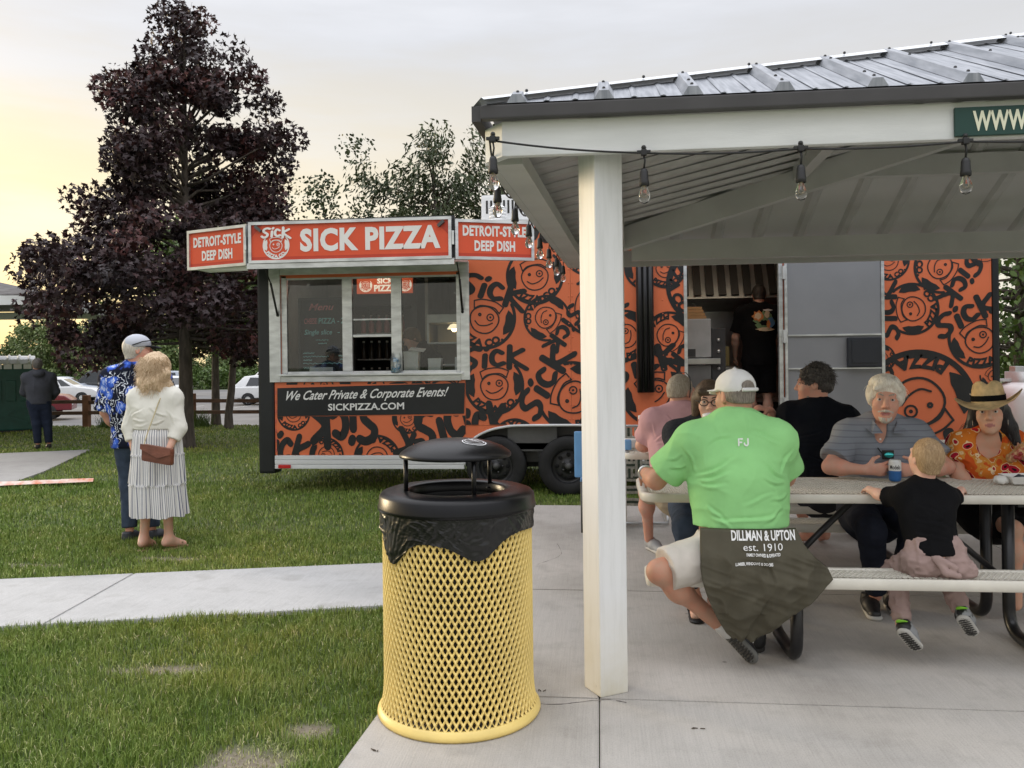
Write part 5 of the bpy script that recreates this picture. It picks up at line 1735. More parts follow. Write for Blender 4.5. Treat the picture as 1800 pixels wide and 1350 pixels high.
# underside ribs of the far and left slopes
ribshade = M('soffit_rib', (0.50, 0.50, 0.49), 0.5)
x = .35
while x < 8.2:
    xl = x
    ye = 7.70
    if x < 3.95:
        yt = 7.76 - (x + .28) * 2.15 / 4.23
    elif x < 4.35:
        yt = 5.61
    else:
        yt = 7.76 - (8.55 - x) * 2.15 / 4.2
    if ye - yt > .15:
        z = lambda y: plane_z('b', x, y) - .022
        mb = MB()
        V = []
        for y in (ye, yt):
            V += [(x - .055, y, z(y) - .001), (x - .025, y, z(y) - .028), (x + .025, y, z(y) - .028), (x + .055, y, z(y) - .001)]
        mb.add(V, [(0, 1, 5, 4), (1, 2, 6, 5), (2, 3, 7, 6)]); mb.build('ceiling_rib', ribshade, shl)
    x += .365
y = 3.75
while y < 7.6:
    xl = -.50 + (y - 3.46) * .0558
    xr = 3.95 - abs(5.61 - y) * (3.95 + .45) / 2.15 if abs(5.61 - y) > .05 else 3.8
    if xr - xl > .2:
        mb = MB(); z = lambda x: plane_z('l', x, y) - .022; V = []
        for x in (xl + .05, xr):
            V += [(x, y - .05, z(x) - .001), (x, y - .02, z(x) - .024), (x, y + .02, z(x) - .024), (x, y + .05, z(x) - .001)]
        mb.add(V, [(0, 1, 5, 4), (1, 2, 6, 5), (2, 3, 7, 6)]); mb.build('ceiling_rib', ribshade, shl)
    y += .27
# hip rafters, purlins
mb = MB(); mb.bar((.17, 7.30, 2.50), (3.95, 5.63, 3.40), .09, .19); mb.build('hip_rafter', grey_paint, shl)
mb = MB(); mb.bar((.06, 3.74, 2.52), (3.95, 5.59, 3.40), .09, .17); mb.build('hip_rafter', grey_paint, shl)
mb = MB(); mb.bar((8.1, 7.30, 2.50), (4.35, 5.63, 3.40), .09, .19); mb.build('hip_rafter', grey_paint, shl)
mb = MB(); mb.bar((1.60, 6.66, 2.93), (6.6, 6.66, 2.93), .08, .15); mb.build('purlin', grey_paint, shl)
mb = MB(); mb.bar((1.60, 4.50, 2.93), (6.6, 4.50, 2.93), .08, .15); mb.build('purlin', grey_paint, shl)
mb = MB(); mb.bar((1.50, 4.58, 2.91), (1.56, 6.60, 2.91), .08, .15); mb.build('purlin', grey_paint, shl)

# green banner on the fascia
gb = thing('shelter_sign', 'dark green sign with pale letters on the shelter fascia at the right edge', 'sign', (1.44, 3.495, 2.34))
mb = MB(); mb.bbox(1.435, 3.2, 3.482, 3.497, 2.337, 2.452, .002); mb.build('sign_board', green_sign, gb)
mb = MB(); put_text(mb, 'WWW', (1.502, 3.480, 2.358), (1, 0, 0), (0, 0, 1), .074, .205, bold=.03); mb.build('sign_lettering', cream_print, gb, recalc=False)

# ------------------------------------------------------------------ string lights
ls = thing('string_lights', 'black string of clear bulbs hung along the shelter eaves', 'string lights', (-.43, 3.46, 2.38))
wire_m = M('black_wire', (.015, .015, .016), .5)
bulb_m = M('bulb_glass', (.97, .97, .96), .02, var=.01); bulb_m.node_tree.nodes['Principled BSDF'].inputs['Transmission Weight'].default_value = 1.0; bulb_m.node_tree.nodes['Principled BSDF'].inputs['IOR'].default_value = 1.33
anchors = [(-.445, 3.44, 2.385), (.197, 3.472, 2.315), (.83, 3.472, 2.308), (1.469, 3.472, 2.312), (2.10, 3.472, 2.31), (2.75, 3.472, 2.31)]
left = [(-.445, 3.44, 2.385)] + [(-.50 + .053 * (y - 3.5), y, 2.36) for y in (3.95, 4.5, 5.05, 5.6, 6.15, 6.7, 7.25)]


def bulb(px, py, pz, drop=.065):
    mb = MB(); mb.bbox(px - .012, px + .012, py - .012, py + .012, pz - .012, pz + .014, .004); mb.sphere((px, py, pz + .022), .011, 8)
    mb.bar((px - .028, py, pz + .004), (px + .028, py, pz + .004), .014, .012)
    mb.tube([(px, py, pz - .01), (px + .004, py, pz - drop * .5), (px, py, pz - drop)], .0045, 6)
    mb.lathe([(.006, 0), (.013, -.004), (.017, -.015), (.019, -.05), (.021, -.058), (.021, -.072), (.018, -.074)], (px, py, pz - drop), 14)
    so = mb.build('socket', wire_m, ls)
    z0 = pz - drop - .070
    mb = MB(); mb.lathe([(.012, 0), (.013, -.012), (.021, -.030), (.0245, -.045), (.022, -.060), (.013, -.073), (.001, -.077)], (px, py, z0), 16)
    bu = mb.build('bulb', bulb_m, ls)
    mb = MB(); mb.tube([(px - .007, py, z0), (px - .008, py, z0 - .045), (px, py, z0 - .052), (px + .008, py, z0 - .045), (px + .007, py, z0)], .0012, 4)
    mb.lathe([(.006, 0), (.004, -.02), (.001, -.022)], (px, py, z0), 8)
    o = mb.build('filament', M('filament_metal', (.45, .38, .28), .4, .6), None); o.parent = bu; o.data.transform(Matrix.Translation(-wl(bu)))


mb = MB()
for seq in (anchors, left):
    pts = []
    for i in range(len(seq) - 1):
        a, b_ = Vector(seq[i]), Vector(seq[i + 1])
        for j in range(8):
            t_ = j / 8; p = a.lerp(b_, t_); p.z -= .030 * 4 * t_ * (1 - t_) * (1.6 if seq is left else .35); pts.append(p)
    pts.append(Vector(seq[-1])); mb.tube(pts, .0045, 6)
mb.build('cable', wire_m, ls)
for p in anchors[1:]:
    bulb(*p)
bulb(-.430, 3.43, 2.385, .07)
for p in left[1:]:
    bulb(*p)

# ================================================================== trash can
tcx, tcy = -.600, 3.43
can = thing('trash_can', 'yellow diamond mesh litter bin with a black domed lid and bag', 'litter bin', (tcx, tcy, 0))
KS = .925
ND, NR = 72, 16
Z0, Z1 = .032, .80


def rad_at(z):
    return KS * (.333 + .006 * (z < .16) * (.16 - z) / .16 + (.018 * max(0, (.13 - z) / .13) ** 2))


V = []; F = []
def holep(u, v, s):
    """8 points of a rounded diamond"""
    out = []
    for k in range(8):
        a = math.pi / 4 * k
        ca, sa = math.cos(a), math.sin(a)
        r_ = s / (abs(ca) + abs(sa)) * (1.0 if k % 2 == 0 else 1.10)
        out.append((u + ca * r_ * .5, v + sa * r_ * .5))
    return out


pu, pv = 1.0 / ND, (Z1 - Z0) / NR


def canpt(u, v, dr=0):
    z = Z0 + v * (Z1 - Z0) / NR; a = 2 * math.pi * u / ND; r = rad_at(z) + dr
    return (tcx + r * math.cos(a), tcy + r * math.sin(a), z)


for j in range(-1, 2 * NR):
    for i in range(ND):
        u = i + (.5 if j % 2 else 0); v = (j + 1) / 2
        if v > NR - .4 or v < .4:
            continue
        inn = holep(u, v, .60)
        # corner points of the diamond cell, and its mid edges
        cell = [(u + .5, v), (u + .25, v + .25), (u, v + .5), (u - .25, v + .25), (u - .5, v), (u - .25, v - .25), (u, v - .5), (u + .25, v - .25)]
        b0 = len(V)
        for p in cell:
            V.append(canpt(*p, .0052))
        for p in inn:
            V.append(canpt(*p, .001))
        for p in inn:
            V.append(canpt(*p, -.005))
        for k in range(8):
            k2 = (k + 1) % 8
            F.append((b0 + k, b0 + k2, b0 + 8 + k2, b0 + 8 + k)); F.append((b0 + 8 + k, b0 + 8 + k2, b0 + 16 + k2, b0 + 16 + k))
np_mesh('mesh_body', V, np.array(F), yellow_coat, smooth=True, parent=can)
mb = MB(); mb.lathe([(rad_at(.036) - .006, .040), (rad_at(.036) + .006, .040), (.331, .034), (.339, .024), (.342, .012), (.338, 0.003), (.312, .002)], (tcx, tcy, 0), 72); mb.build('base_ring', yellow_coat, can)
mb = MB()
mb.lathe([(.310, .79), (.3135, .795), (.3135, .83), (.305, .835)], (tcx, tcy, 0), 72); mb.build('top_ring', yellow_coat, can)
liner_m = M('dark_liner', (.012, .012, .011), .7)
mb = MB(); mb.lathe([(.001, .06), (.285, .06), (.294, .40), (.298, .80)], (tcx, tcy, 0), 48); mb.build('inner_liner', liner_m, can)
# bag
bag_m = M('black_bag_film', (.007, .007, .008), .30, var=.3, nsc=10, spec=.5)
n, m_ = 320, 44
V = []
lob = lambda a: (.055 + .115 * math.exp(-((a - 3.95) / .27) ** 2) + .075 * math.exp(-((a - 5.15) / .30) ** 2) * 1.0 + .03 * math.exp(-((a - 2.2) / .3) ** 2) + .05 * math.exp(-((a - 1.0) / .4) ** 2) + .012 * math.sin(a * 3))
for j in range(m_ + 1):
    for i in range(n):
        a = 2 * math.pi * i / n
        t_ = j / m_; L2 = lob(a)
        z = .855 - t_ * (.035 + L2)
        V.append((a, t_, z))
A = np.array(V)
Pn = np.c_[np.cos(A[:, 0]) * 4, np.sin(A[:, 0]) * 4, A[:, 2] * 30]
an_ = A[:, 0]; dz = A[:, 2] - .85
wr = fbm(np.c_[np.cos(an_) * 2.6, np.sin(an_) * 2.6, dz * 9], 2, 21)
flow = an_ + dz * (2.4 * np.sin(an_ * 2.3 + .6))
wr2 = np.clip(1 - 2.1 * np.abs(fbm(np.c_[np.cos(flow) * 17, np.sin(flow) * 17, dz * 12], 3, 5)), 0, 1) ** 2
wr3 = np.clip(1 - 2.4 * np.abs(vn(np.c_[np.cos(an_) * 5, np.sin(an_) * 5, dz * 42 + 3 * np.sin(an_ * 4)], 8)), 0, 1) ** 2
rr = .3170 + .004 * wr + .0045 * wr2 + .0028 * wr3 * (A[:, 1] > .15) + .003 * A[:, 1] * np.sin(A[:, 0] * 7) ** 2
rr = np.maximum(rr, .3142)
V = np.c_[tcx + rr * np.cos(A[:, 0]), tcy + rr * np.sin(A[:, 0]), A[:, 2] + .004 * wr]
I = np.arange((m_ + 1) * n).reshape(m_ + 1, n)
F = np.stack([I[:-1], np.roll(I[:-1], -1, 1), np.roll(I[1:], -1, 1), I[1:]], -1).reshape(-1, 4)
np_mesh('bin_bag', V, F, bag_m, smooth=True, parent=can)
# lid with hole, raised hood on three legs
mb = MB()
mb.lathe([(.200, .885), (.200, .922), (.208, .930), (.235, .932), (.295, .927), (.314, .920), (.324, .908), (.327, .878), (.331, .868), (.331, .856), (.322, .852), (.316, .86)], (tcx, tcy, -.005), 72)
mb.lathe([(.200, .885), (.195, .86), (.198, .80)], (tcx, tcy, -.005), 48)
mb.build('lid_ring', gloss_bk, can)
hx = tcx - .005
mb = MB()
mb.lathe([(.225, 1.058), (.234, 1.060), (.236, 1.068), (.229, 1.078), (.20, 1.098), (.155, 1.116), (.10, 1.128), (.05, 1.133), (.001, 1.134)], (hx, tcy, 0), 64)
mb.lathe([(.225, 1.058), (.20, 1.075), (.10, 1.105), (.001, 1.112)], (hx, tcy, 0), 48)
hd_ = mb.build('hood', gloss_bk, can)
for a in (205, 300, 55):
    x, y = hx + .212 * math.cos(R(a)), tcy + .212 * math.sin(R(a))
    mb = MB(); mb.tube([(x, y, .88), (x, y, 1.068)], .0095, 10); mb.lathe([(.018, .897), (.018, .903), (.009, .907)], (x, y, 0), 12); mb.build('hood_leg', gloss_bk, can)
# round sticker on the hood: ring, spokes
ux = Vector((.96, .22, -.17)).normalized(); nx = Vector((.26, -.16, .95)).normalized(); ux = (ux - nx * ux.dot(nx)).normalized(); uy = nx.cross(ux)
parts = [ribbon(arcpts(1, 0, 360, 32)[:-1], .09, closed=True), ribbon(arcpts(.80, 0, 360, 28)[:-1], .05, closed=True), ribbon([(-.72, -.72 * .5), (.72, .36)], .07), ribbon([(-.5, .55), (.5, -.55)], .07),
         ribbon(arcpts(.42, 20, 120, 8), .06), ribbon(arcpts(.42, 200, 300, 8), .06)]
V, F = merge2d(parts, .002)
mb = MB(); c0_ = Vector((hx + .092, tcy - .075, 1.1245))
def dome_z(x, y):
    r = math.hypot(x - hx, y - tcy)
    return float(np.interp(r, [.001, .05, .10, .155, .20], [1.134, 1.133, 1.128, 1.116, 1.098]))
pts = []
for p in V:
    q_ = c0_ + ux * (p[0] * .050) + uy * (p[1] * .044)
    pts.append((q_.x, q_.y, dome_z(q_.x, q_.y) + .0022 + p[2]))
mb.add(pts, F); o = mb.build('sticker_print', M('silver_print', (.85, .86, .87), .5), None, recalc=False); o.parent = hd_; o.data.transform(Matrix.Translation(-wl(hd_)))


# ================================================================== picnic tables
def expanded(x0, x1, y0, y1, nx, ny, z, th=.006, hole=.73):
    V = []; F = []
    pu, pv = (x1 - x0) / nx, (y1 - y0) / ny
    for j in range(2 * ny - 1):
        for i in range(nx - (j % 2 == 0)):
            u = x0 + pu * (i + (1.0 if j % 2 == 0 else .5)); v = y0 + pv * (j + 1) / 2
            cell = [(pu * .5, 0), (pu * .25, pv * .25), (0, pv * .5), (-pu * .25, pv * .25), (-pu * .5, 0), (-pu * .25, -pv * .25), (0, -pv * .5), (pu * .25, -pv * .25)]
            b0 = len(V)
            for a, b in cell:
                V.append((u + a, v + b, z))
            for k, (a, b) in enumerate(cell):
                s = hole * (1.08 if k % 2 else 1); V.append((u + a * s, v + b * s, z - .001))
            for k, (a, b) in enumerate(cell):
                s = hole * (1.08 if k % 2 else 1); V.append((u + a * s, v + b * s, z - th))
            for k in range(8):
                k2 = (k + 1) % 8
                F.append((b0 + k, b0 + k2, b0 + 8 + k2, b0 + 8 + k)); F.append((b0 + 8 + k, b0 + 8 + k2, b0 + 16 + k2, b0 + 16 + k))
    return np.array(V), np.array(F)


def rounded(x0, x1, y0, y1, r, n=6):
    out = []
    for cx, cy, a0 in ((x1 - r, y1 - r, 0), (x0 + r, y1 - r, 90), (x0 + r, y0 + r, 180), (x1 - r, y0 + r, 270)):
        out += [(cx + r * math.cos(R(a0 + 90 * k / n)), cy + r * math.sin(R(a0 + 90 * k / n))) for k in range(n + 1)]
    return out


def deck(name, parent, x0, x1, y0, y1, z, apron, nx, ny, r, border=.045):
    """expanded-metal deck with a rolled rim"""
    b = border
    o = np_mesh(name, *expanded(x0 + b, x1 - b, y0 + b, y1 - b, nx, ny, z - .004), beige_table, smooth=False, parent=parent, local=True)
    mb = MB()
    outer = rounded(x0, x1, y0, y1, r); inner = rounded(x0 + b, x1 - b, y0 + b, y1 - b, max(.004, r - b)); n = len(outer)
    o2 = rounded(x0 + .006, x1 - .006, y0 + .006, y1 - .006, r - .005)
    V = [(p[0], p[1], z - .006) for p in outer] + [(p[0], p[1], z) for p in o2] + [(p[0], p[1], z - .004) for p in inner] + [(p[0], p[1], z - apron + .006) for p in outer] + [(p[0], p[1], z - apron) for p in o2] + [(p[0], p[1], z - .010) for p in inner]
    F = []
    for i in range(n):
        j = (i + 1) % n
        F += [(i, j, n + j, n + i), (n + i, n + j, 2 * n + j, 2 * n + i), (3 * n + i, 3 * n + j, j, i), (4 * n + i, 4 * n + j, 3 * n + j, 3 * n + i), (2 * n + i, 2 * n + j, 5 * n + j, 5 * n + i)]
    mb.add(V, F, 0, True)
    mb.build(name + '_rim', beige_table, parent, local=True)


def bend(pts, r=.09, n=6):
    """round the corners of a polyline"""
    P = [Vector(p) for p in pts]; out = [P[0]]
    for i in range(1, len(P) - 1):
        a = (P[i - 1] - P[i]); b = (P[i + 1] - P[i]); q = min(r, a.length * .48, b.length * .48)
        s, e = P[i] + a.normalized() * q, P[i] + b.normalized() * q
        for k in range(n + 1):
            t_ = k / n; out.append(s * (1 - t_) ** 2 + P[i] * 2 * t_ * (1 - t_) + e * t_ * t_)
    out.append(P[-1]); return out


def picnic_table(label, loc, bx=0.0):
    t = thing('picnic_table', label, 'picnic table', loc, group='picnic tables under the shelter')
    deck('tabletop', t, 0, 2.44, .45, 1.09, .76, .046, 92, 13, .09)
    deck('bench_seat', t, bx, 2.44, 0, .215, .45, .052, 92, 4, .03, .03)
    deck('bench_seat', t, max(bx, .27), 2.44, 1.27, 1.485, .45, .052, 92, 4, .03, .03)
    for x in (.70, 1.88):
        for s in (0, 1):
            f = lambda y: y if s == 0 else 1.485 - y
            mb = MB()
            mb.tube(bend([(x, f(.62), .71), (x, f(.62), .034), (x, f(.11), .034), (x, f(.11), .395)], .13, 8), .030, 12)
            mb.build('leg_frame', powder_bk, t, local=True)
        mb = MB(); mb.bar((x, .47, .708), (x, 1.07, .708), .04, .02); mb.build('top_cleat', powder_bk, t, local=True)
        for y in (.11, 1.375):
            mb = MB(); mb.bar((x, y - .09, .392), (x, y + .09, .392), .04, .012); mb.build('seat_cleat', powder_bk, t, local=True)
        mb = MB(); sx = 1 if x < 1 else -1
        mb.tube([(x + .02 * sx, .64, .30), (x + .46 * sx, .74, .70)], .017, 10); mb.build('brace', powder_bk, t, local=True)
    return t


picnic_table('beige mesh picnic table in front, where the man in green and the toddler sit', (.21, 3.88, 0))
pt2 = picnic_table('beige mesh picnic table behind, where the man in pink and the man in black sit', (.17, 5.76, 0), .30)
o = copy_tree(pt2); o.location = (2.72, 6.15, 0); o['label'] = 'beige mesh picnic table at the far right beyond the white haired man'

# ------------------------------------------------------------------ small things at the shelter
# folding web chair beyond the second table
ch = thing('lawn_chair', 'folding lawn chair with green and white webbing seen under the far table', 'chair', (.30, 7.6, 0))
web_g = M('green_web', (.07, .10, .075), .8, nsc=60, var=.3); web_w = M('cream_web', (.55, .54, .48), .8, nsc=60, var=.2)
for i in range(6):
    x = .06 + i * .085
    mb = MB()
    for j in range(12):
        z = .40 + j * .04; dy = .006 if (i + j // 2) % 2 else -.006
        if j < 11:
            mb.box(x, x + .066, 7.5 + (z - .4) * .25 + dy, 7.5 + (z - .4) * .25 + dy + .004, z, z + .041, 0)
            mb.box(x + .022, x + .044, 7.497 + (z - .4) * .25 + dy, 7.5 + (z - .4) * .25 + dy, z, z + .041, 1)
    mb.build('web_strap', [web_w, web_g], ch)
for j in range(6):
    z = .145 + j * .11
    mb = MB()
    for i in range(6):
        dy = .006 if (i + j) % 2 else -.006; zc = z; y = 7.5 + max(0, zc - .4) * .25
        mb.box(.05 + i * .085, .05 + i * .085 + .086, y - dy - .003, y - dy, zc, zc + .07, 0); mb.box(.05 + i * .085, .05 + i * .085 + .086, y - dy - .0045, y - dy - .003, zc + .024, zc + .046, 1)
    mb.build('web_strap', [web_w, web_g], ch)
for x in (.035, .585):
    mb = MB(); mb.tube(bend([(x, 7.55, .86), (x, 7.49, .42), (x, 7.45, .13), (x, 7.30, .03), (x, 7.95, .03)], .08), .012, 8); mb.build('chair_frame', alu, ch)
    mb = MB(); mb.tube(bend([(x, 7.92, .42), (x, 7.48, .40), (x + .0, 7.40, .06), (x, 7.36, .016), (x, 7.9, .016)], .06), .012, 8); mb.build('chair_frame', alu, ch)
mb = MB(); mb.tube([(.035, 7.55, .86), (.585, 7.55, .86)], .012, 8); mb.tube([(.035, 7.3, .03), (.585, 7.3, .03)], .012, 8); mb.build('chair_rail', alu, ch)
# blue folding chair mostly behind the near post
bc = thing('folding_chair', 'light blue plastic chair mostly hidden behind the near white post', 'chair', (-.02, 7.0, 0))
mb = MB(); mb.bbox(-.215, .15, 6.99, 7.03, .47, .86, .018); mb.build('backrest', blue_plastic, bc)
mb = MB(); mb.bbox(-.17, .15, 7.03, 7.40, .42, .45, .012); mb.build('seat', blue_plastic, bc)
for x, y in ((-.155, 7.02), (.13, 7.02), (-.155, 7.38), (.13, 7.38)):
    mb = MB(); mb.tube([(x, y, .43), (x, y, 0)], .012, 8); mb.build('leg', grey_metal, bc)

# on the second table
bt = thing('green_bottle', 'dark green bottle with a pale cap left of the man in pink', 'bottle', (.33, 6.75, .76))
mb = MB(); mb.lathe([(.001, 0), (.036, 0), (.038, .02), (.038, .12), (.018, .17), (.016, .22)], (.33, 6.75, .762), 14); mb.build('bottle_body', M('dark_green_glass', (.012, .04, .02), .15, spec=.7), bt)
mb = MB(); mb.lathe([(.018, .215), (.018, .245), (.001, .25)], (.33, 6.75, .762), 10); mb.build('cap', paper, bt)
mb = MB(); mb.bbox(.20, .29, 6.55, 6.70, .762, .83, .01); tag(mb.build('paper_box', paper), 'small white box at the left end of the far table', 'box')
mb = MB(); mb.bbox(.19, .245, 6.42, 6.5, .762, .84, .015); tag(mb.build('blue_wrapper', blue_plastic), 'blue wrapper at the left end of the far table', 'wrapper')
# ================================================================== people
def skinm(name, col, red=1.12):
    m = M(name, col, 0.55, nsc=22, var=.14, bump=.12, bsc=190, col2=(min(1, col[0] * red), col[1] * .92, col[2] * .88))
    b = m.node_tree.nodes['Principled BSDF']
    b.inputs['Subsurface Weight'].default_value = .05
    b.inputs['Subsurface Radius'].default_value = (.012, .005, .003)
    return m


sk_tan = skinm('skin_tanned', (0.46, 0.26, 0.175)); sk_fair = skinm('skin_fair', (0.62, 0.40, 0.30)); sk_pink = skinm('skin_ruddy', (0.60, 0.335, 0.25), 1.12)
sk_olive = skinm('skin_olive', (0.57, 0.35, 0.245)); sk_child = skinm('skin_child', (0.64, 0.42, 0.33))
lipm = M('lips', (.42, .15, .13), .45)
eye_w = M('eye_white', (.55, .52, .50), .3); iris_m = M('iris_dark', (.03, .025, .02), .2)


def fabric(name, col, var=.07, nsc=7, rough=.9, weave=420, bump=.12, col2=None):
    return M(name, col, rough, nsc=nsc, var=var, bump=bump, bsc=weave, spec=.12, col2=col2)


def folds(amp, sc=7.0, seed=1, st=(1, 1, 1), fine=.25):
    st = np.array(st, float)

    def fn(V, Nn):
        a = fbm(V * sc * st, 3, seed)
        r = 1 - np.abs(vn(V * sc * 1.6 * st + 7, seed + 3)) * 1.6
        return amp * (.55 * a + .75 * np.clip(r, -.2, 1) ** 3 - .18) + amp * fine * fbm(V * sc * 5, 2, seed + 9)
    return fn


def creases(lines, base, back=True, w=.007, side=-1):
    """pulled cloth: long soft ridges with a groove beside them, given in the x-z plane"""
    def fn(V, Nn):
        d = base(V, Nn)
        face = np.clip(-Nn[:, 1] * 1.6, 0, 1) if back else np.clip(Nn[:, 1] * 1.6, 0, 1)
        for x0, z0, x1, z1, h in lines:
            a = np.array((x0, z0)); b = np.array((x1, z1)); p = V[:, [0, 2]] - a; l = b - a; L_ = np.linalg.norm(l); u = l / L_
            t_ = np.clip(p @ u / L_, 0, 1); q = p - t_[:, None] * l; s_ = q @ np.array((-u[1], u[0])); s_ = s_ + .006 * np.sin(t_ * 5 + x0 * 40)
            r_ = np.abs(p @ u / L_ - .5) * 2
            env = np.clip(1.25 - r_, 0, 1) ** .7 * (1 - .5 * t_)
            d = d + face * env * h * (np.exp(-(s_ / w) ** 2) - .8 * np.exp(-((s_ - 1.7 * w) / (w * 1.1)) ** 2))
        return d
    return fn


def frame(f, u=(0, 0, 1)):
    f = unit(f); u = np.array(u, float); u = unit(u - f * np.dot(f, u)); r = np.cross(f, u)
    return r, f, u


def head(F, c, f, u=(0, 0, 1), s=1.0, fem=False, ears=True):
    r, f, u = frame(f, u); c = V3(*c); A = [r, f, u]
    P = lambda x, y, z: c + s * (x * r + y * f + z * u)
    e = lambda p, rad, k=.02, sub=False: F.ell(P(*p), np.array(rad) * s, A, k * s, sub)
    e((0, -.015, .032), (.073, .093, .088), .03)
    e((0, .028, -.030), (.059 - .004 * fem, .064, .080), .03)
    e((0, .040, -.066), (.045 - .005 * fem, .048, .042), .03)
    for x in (-1, 1):
        e((x * .036, .062, -.022), (.024, .020, .026), .025)
    e((0, .080, -.094), (.022, .016, .017), .02)
    F.cap(P(-.038, .080, .034), P(.038, .080, .034), .011 * s, k=.02 * s)
    for x in (-1, 1):
        e((x * .031, .099, .012), (.019, .014, .0115), .010, True)
    F.cap(P(0, .086, .022), P(0, .109, -.020), .008 * s, .0125 * s, k=.012 * s)
    for x in (-1, 1):
        e((x * .012, .099, -.026), (.0085, .010, .0075), .006)
        e((x * .031, .0835, .0185), (.0165, .009, .0055), .004)
        e((x * .031, .082, .003), (.0155, .008, .0045), .005)
        if ears:
            e((x * .076, -.012, .000), (.009, .021, .033), .008)
            e((x * .083, -.006, .004), (.006, .010, .018), .005, True)
    F.cap(P(-.021, .086, -.0565), P(.021, .086, -.0565), .0058 * s, k=.008 * s); F.cap(P(-.010, .0915, -.0560), P(.010, .0915, -.0560), .0055 * s, k=.006 * s)
    F.cap(P(-.017, .0865, -.067), P(.017, .0865, -.067), .0075 * s, k=.008 * s)
    e((0, .100, -.0615), (.022, .013, .0016), .003, True)
    return P, A


def lips_index(P, s):
    q = P(0, .092, -.0615)

    def fn(C):
        d = C - q
        return ((np.linalg.norm(d * np.array([1, 1, 2.6]), axis=1) < .0245 * s)).astype(np.int32)
    return fn


def hand(F, wv, d, n, th, s=1.0, curl=.5, spread=.12):
    """palm, four fingers, thumb. d along the hand, n out of the palm, th=+1/-1 thumb side along d x n"""
    wv = V3(*wv); d = unit(d); n = unit(np.array(n, float) - d * np.dot(n, d)); q = np.cross(d, n) * th
    F.cap(wv + d * .015 * s, wv + d * .072 * s, .030 * s, .038 * s, k=.02 * s, flat=n, q=2.3)
    ln = (.070, .078, .073, .058)
    cl = curl if isinstance(curl, (list, tuple)) else (curl,) * 4
    for i in range(4):
        b = wv + d * (.084 - .004 * abs(i - 1)) * s + q * (.0285 - .0195 * i) * s
        ang = .15; dd = d + q * (spread * (1.2 - .8 * i))
        dd = unit(dd)
        for j, fr_ in enumerate((.45, .31, .24)):
            ang += cl[i] * (1.0 if j else .7)
            v = dd * math.cos(ang) + n * math.sin(ang)
            e_ = b + v * ln[i] * fr_ * s
            F.cap(b, e_, (.0100 - .0008 * j) * s, (.0092 - .0008 * j) * s, k=.004 * s if j else .008 * s); b = e_
    b = wv + d * .026 * s + q * .026 * s
    v = unit(d * .55 + q * .75 + n * .35)
    e_ = b + v * .044 * s; F.cap(b, e_, .0145 * s, .0115 * s, k=.012 * s)
    v = unit(d * .85 + q * .20 + n * .5); F.cap(e_, e_ + v * .034 * s, .0112 * s, .0088 * s, k=.005 * s)


def torso(F, J, o, e=0.0, arms=True):
    f = V3(*J['f']); g = o.get('g', 1.0)
    pel, ch, nb = V3(*J['pel']), V3(*J['chest']), V3(*J['nb'])
    r = unit(V3(*J['shb']) - V3(*J['sha'])); f = unit(f - r * np.dot(f, r))
    hw, cw, q = o.get('hip', .175) * g, o.get('chest', .175) * g, o.get('q', 1.5)
    F.cap(pel, ch, hw + e, cw + e, k=.05, flat=f, q=q)
    F.cap(ch, nb + (ch - nb) * .18, cw * .98 + e, cw * .62 + e, k=.06, flat=f, q=q)
    if o.get('belly'):
        F.ell(pel * .6 + ch * .4 + f * .05, (cw * .9 + e, .13 * g + e, .16), [r, f, np.cross(r, f)], .08)
    if o.get('bust'):
        for x in (-1, 1):
            F.ell(ch + f * (cw / q * .75) + r * x * .075 + V3(0, 0, .015), (.075 + e, .07 + e, .075 + e), [r, f, V3(0, 0, 1)], .05)
    for s in ('sha', 'shb'):
        F.cap(V3(*J[s]), nb + (V3(*J[s]) - nb) * .25 + V3(0, 0, .012), .062 * g + e, .062 * g + e, k=.06)
        F.cap(V3(*J[s]), ch * .5 + V3(*J[s]) * .5, .066 * g + e, .08 * g + e, k=.06)
    return r, f


def lerp(a, b, t_):
    return V3(*a) * (1 - t_) + V3(*b) * t_


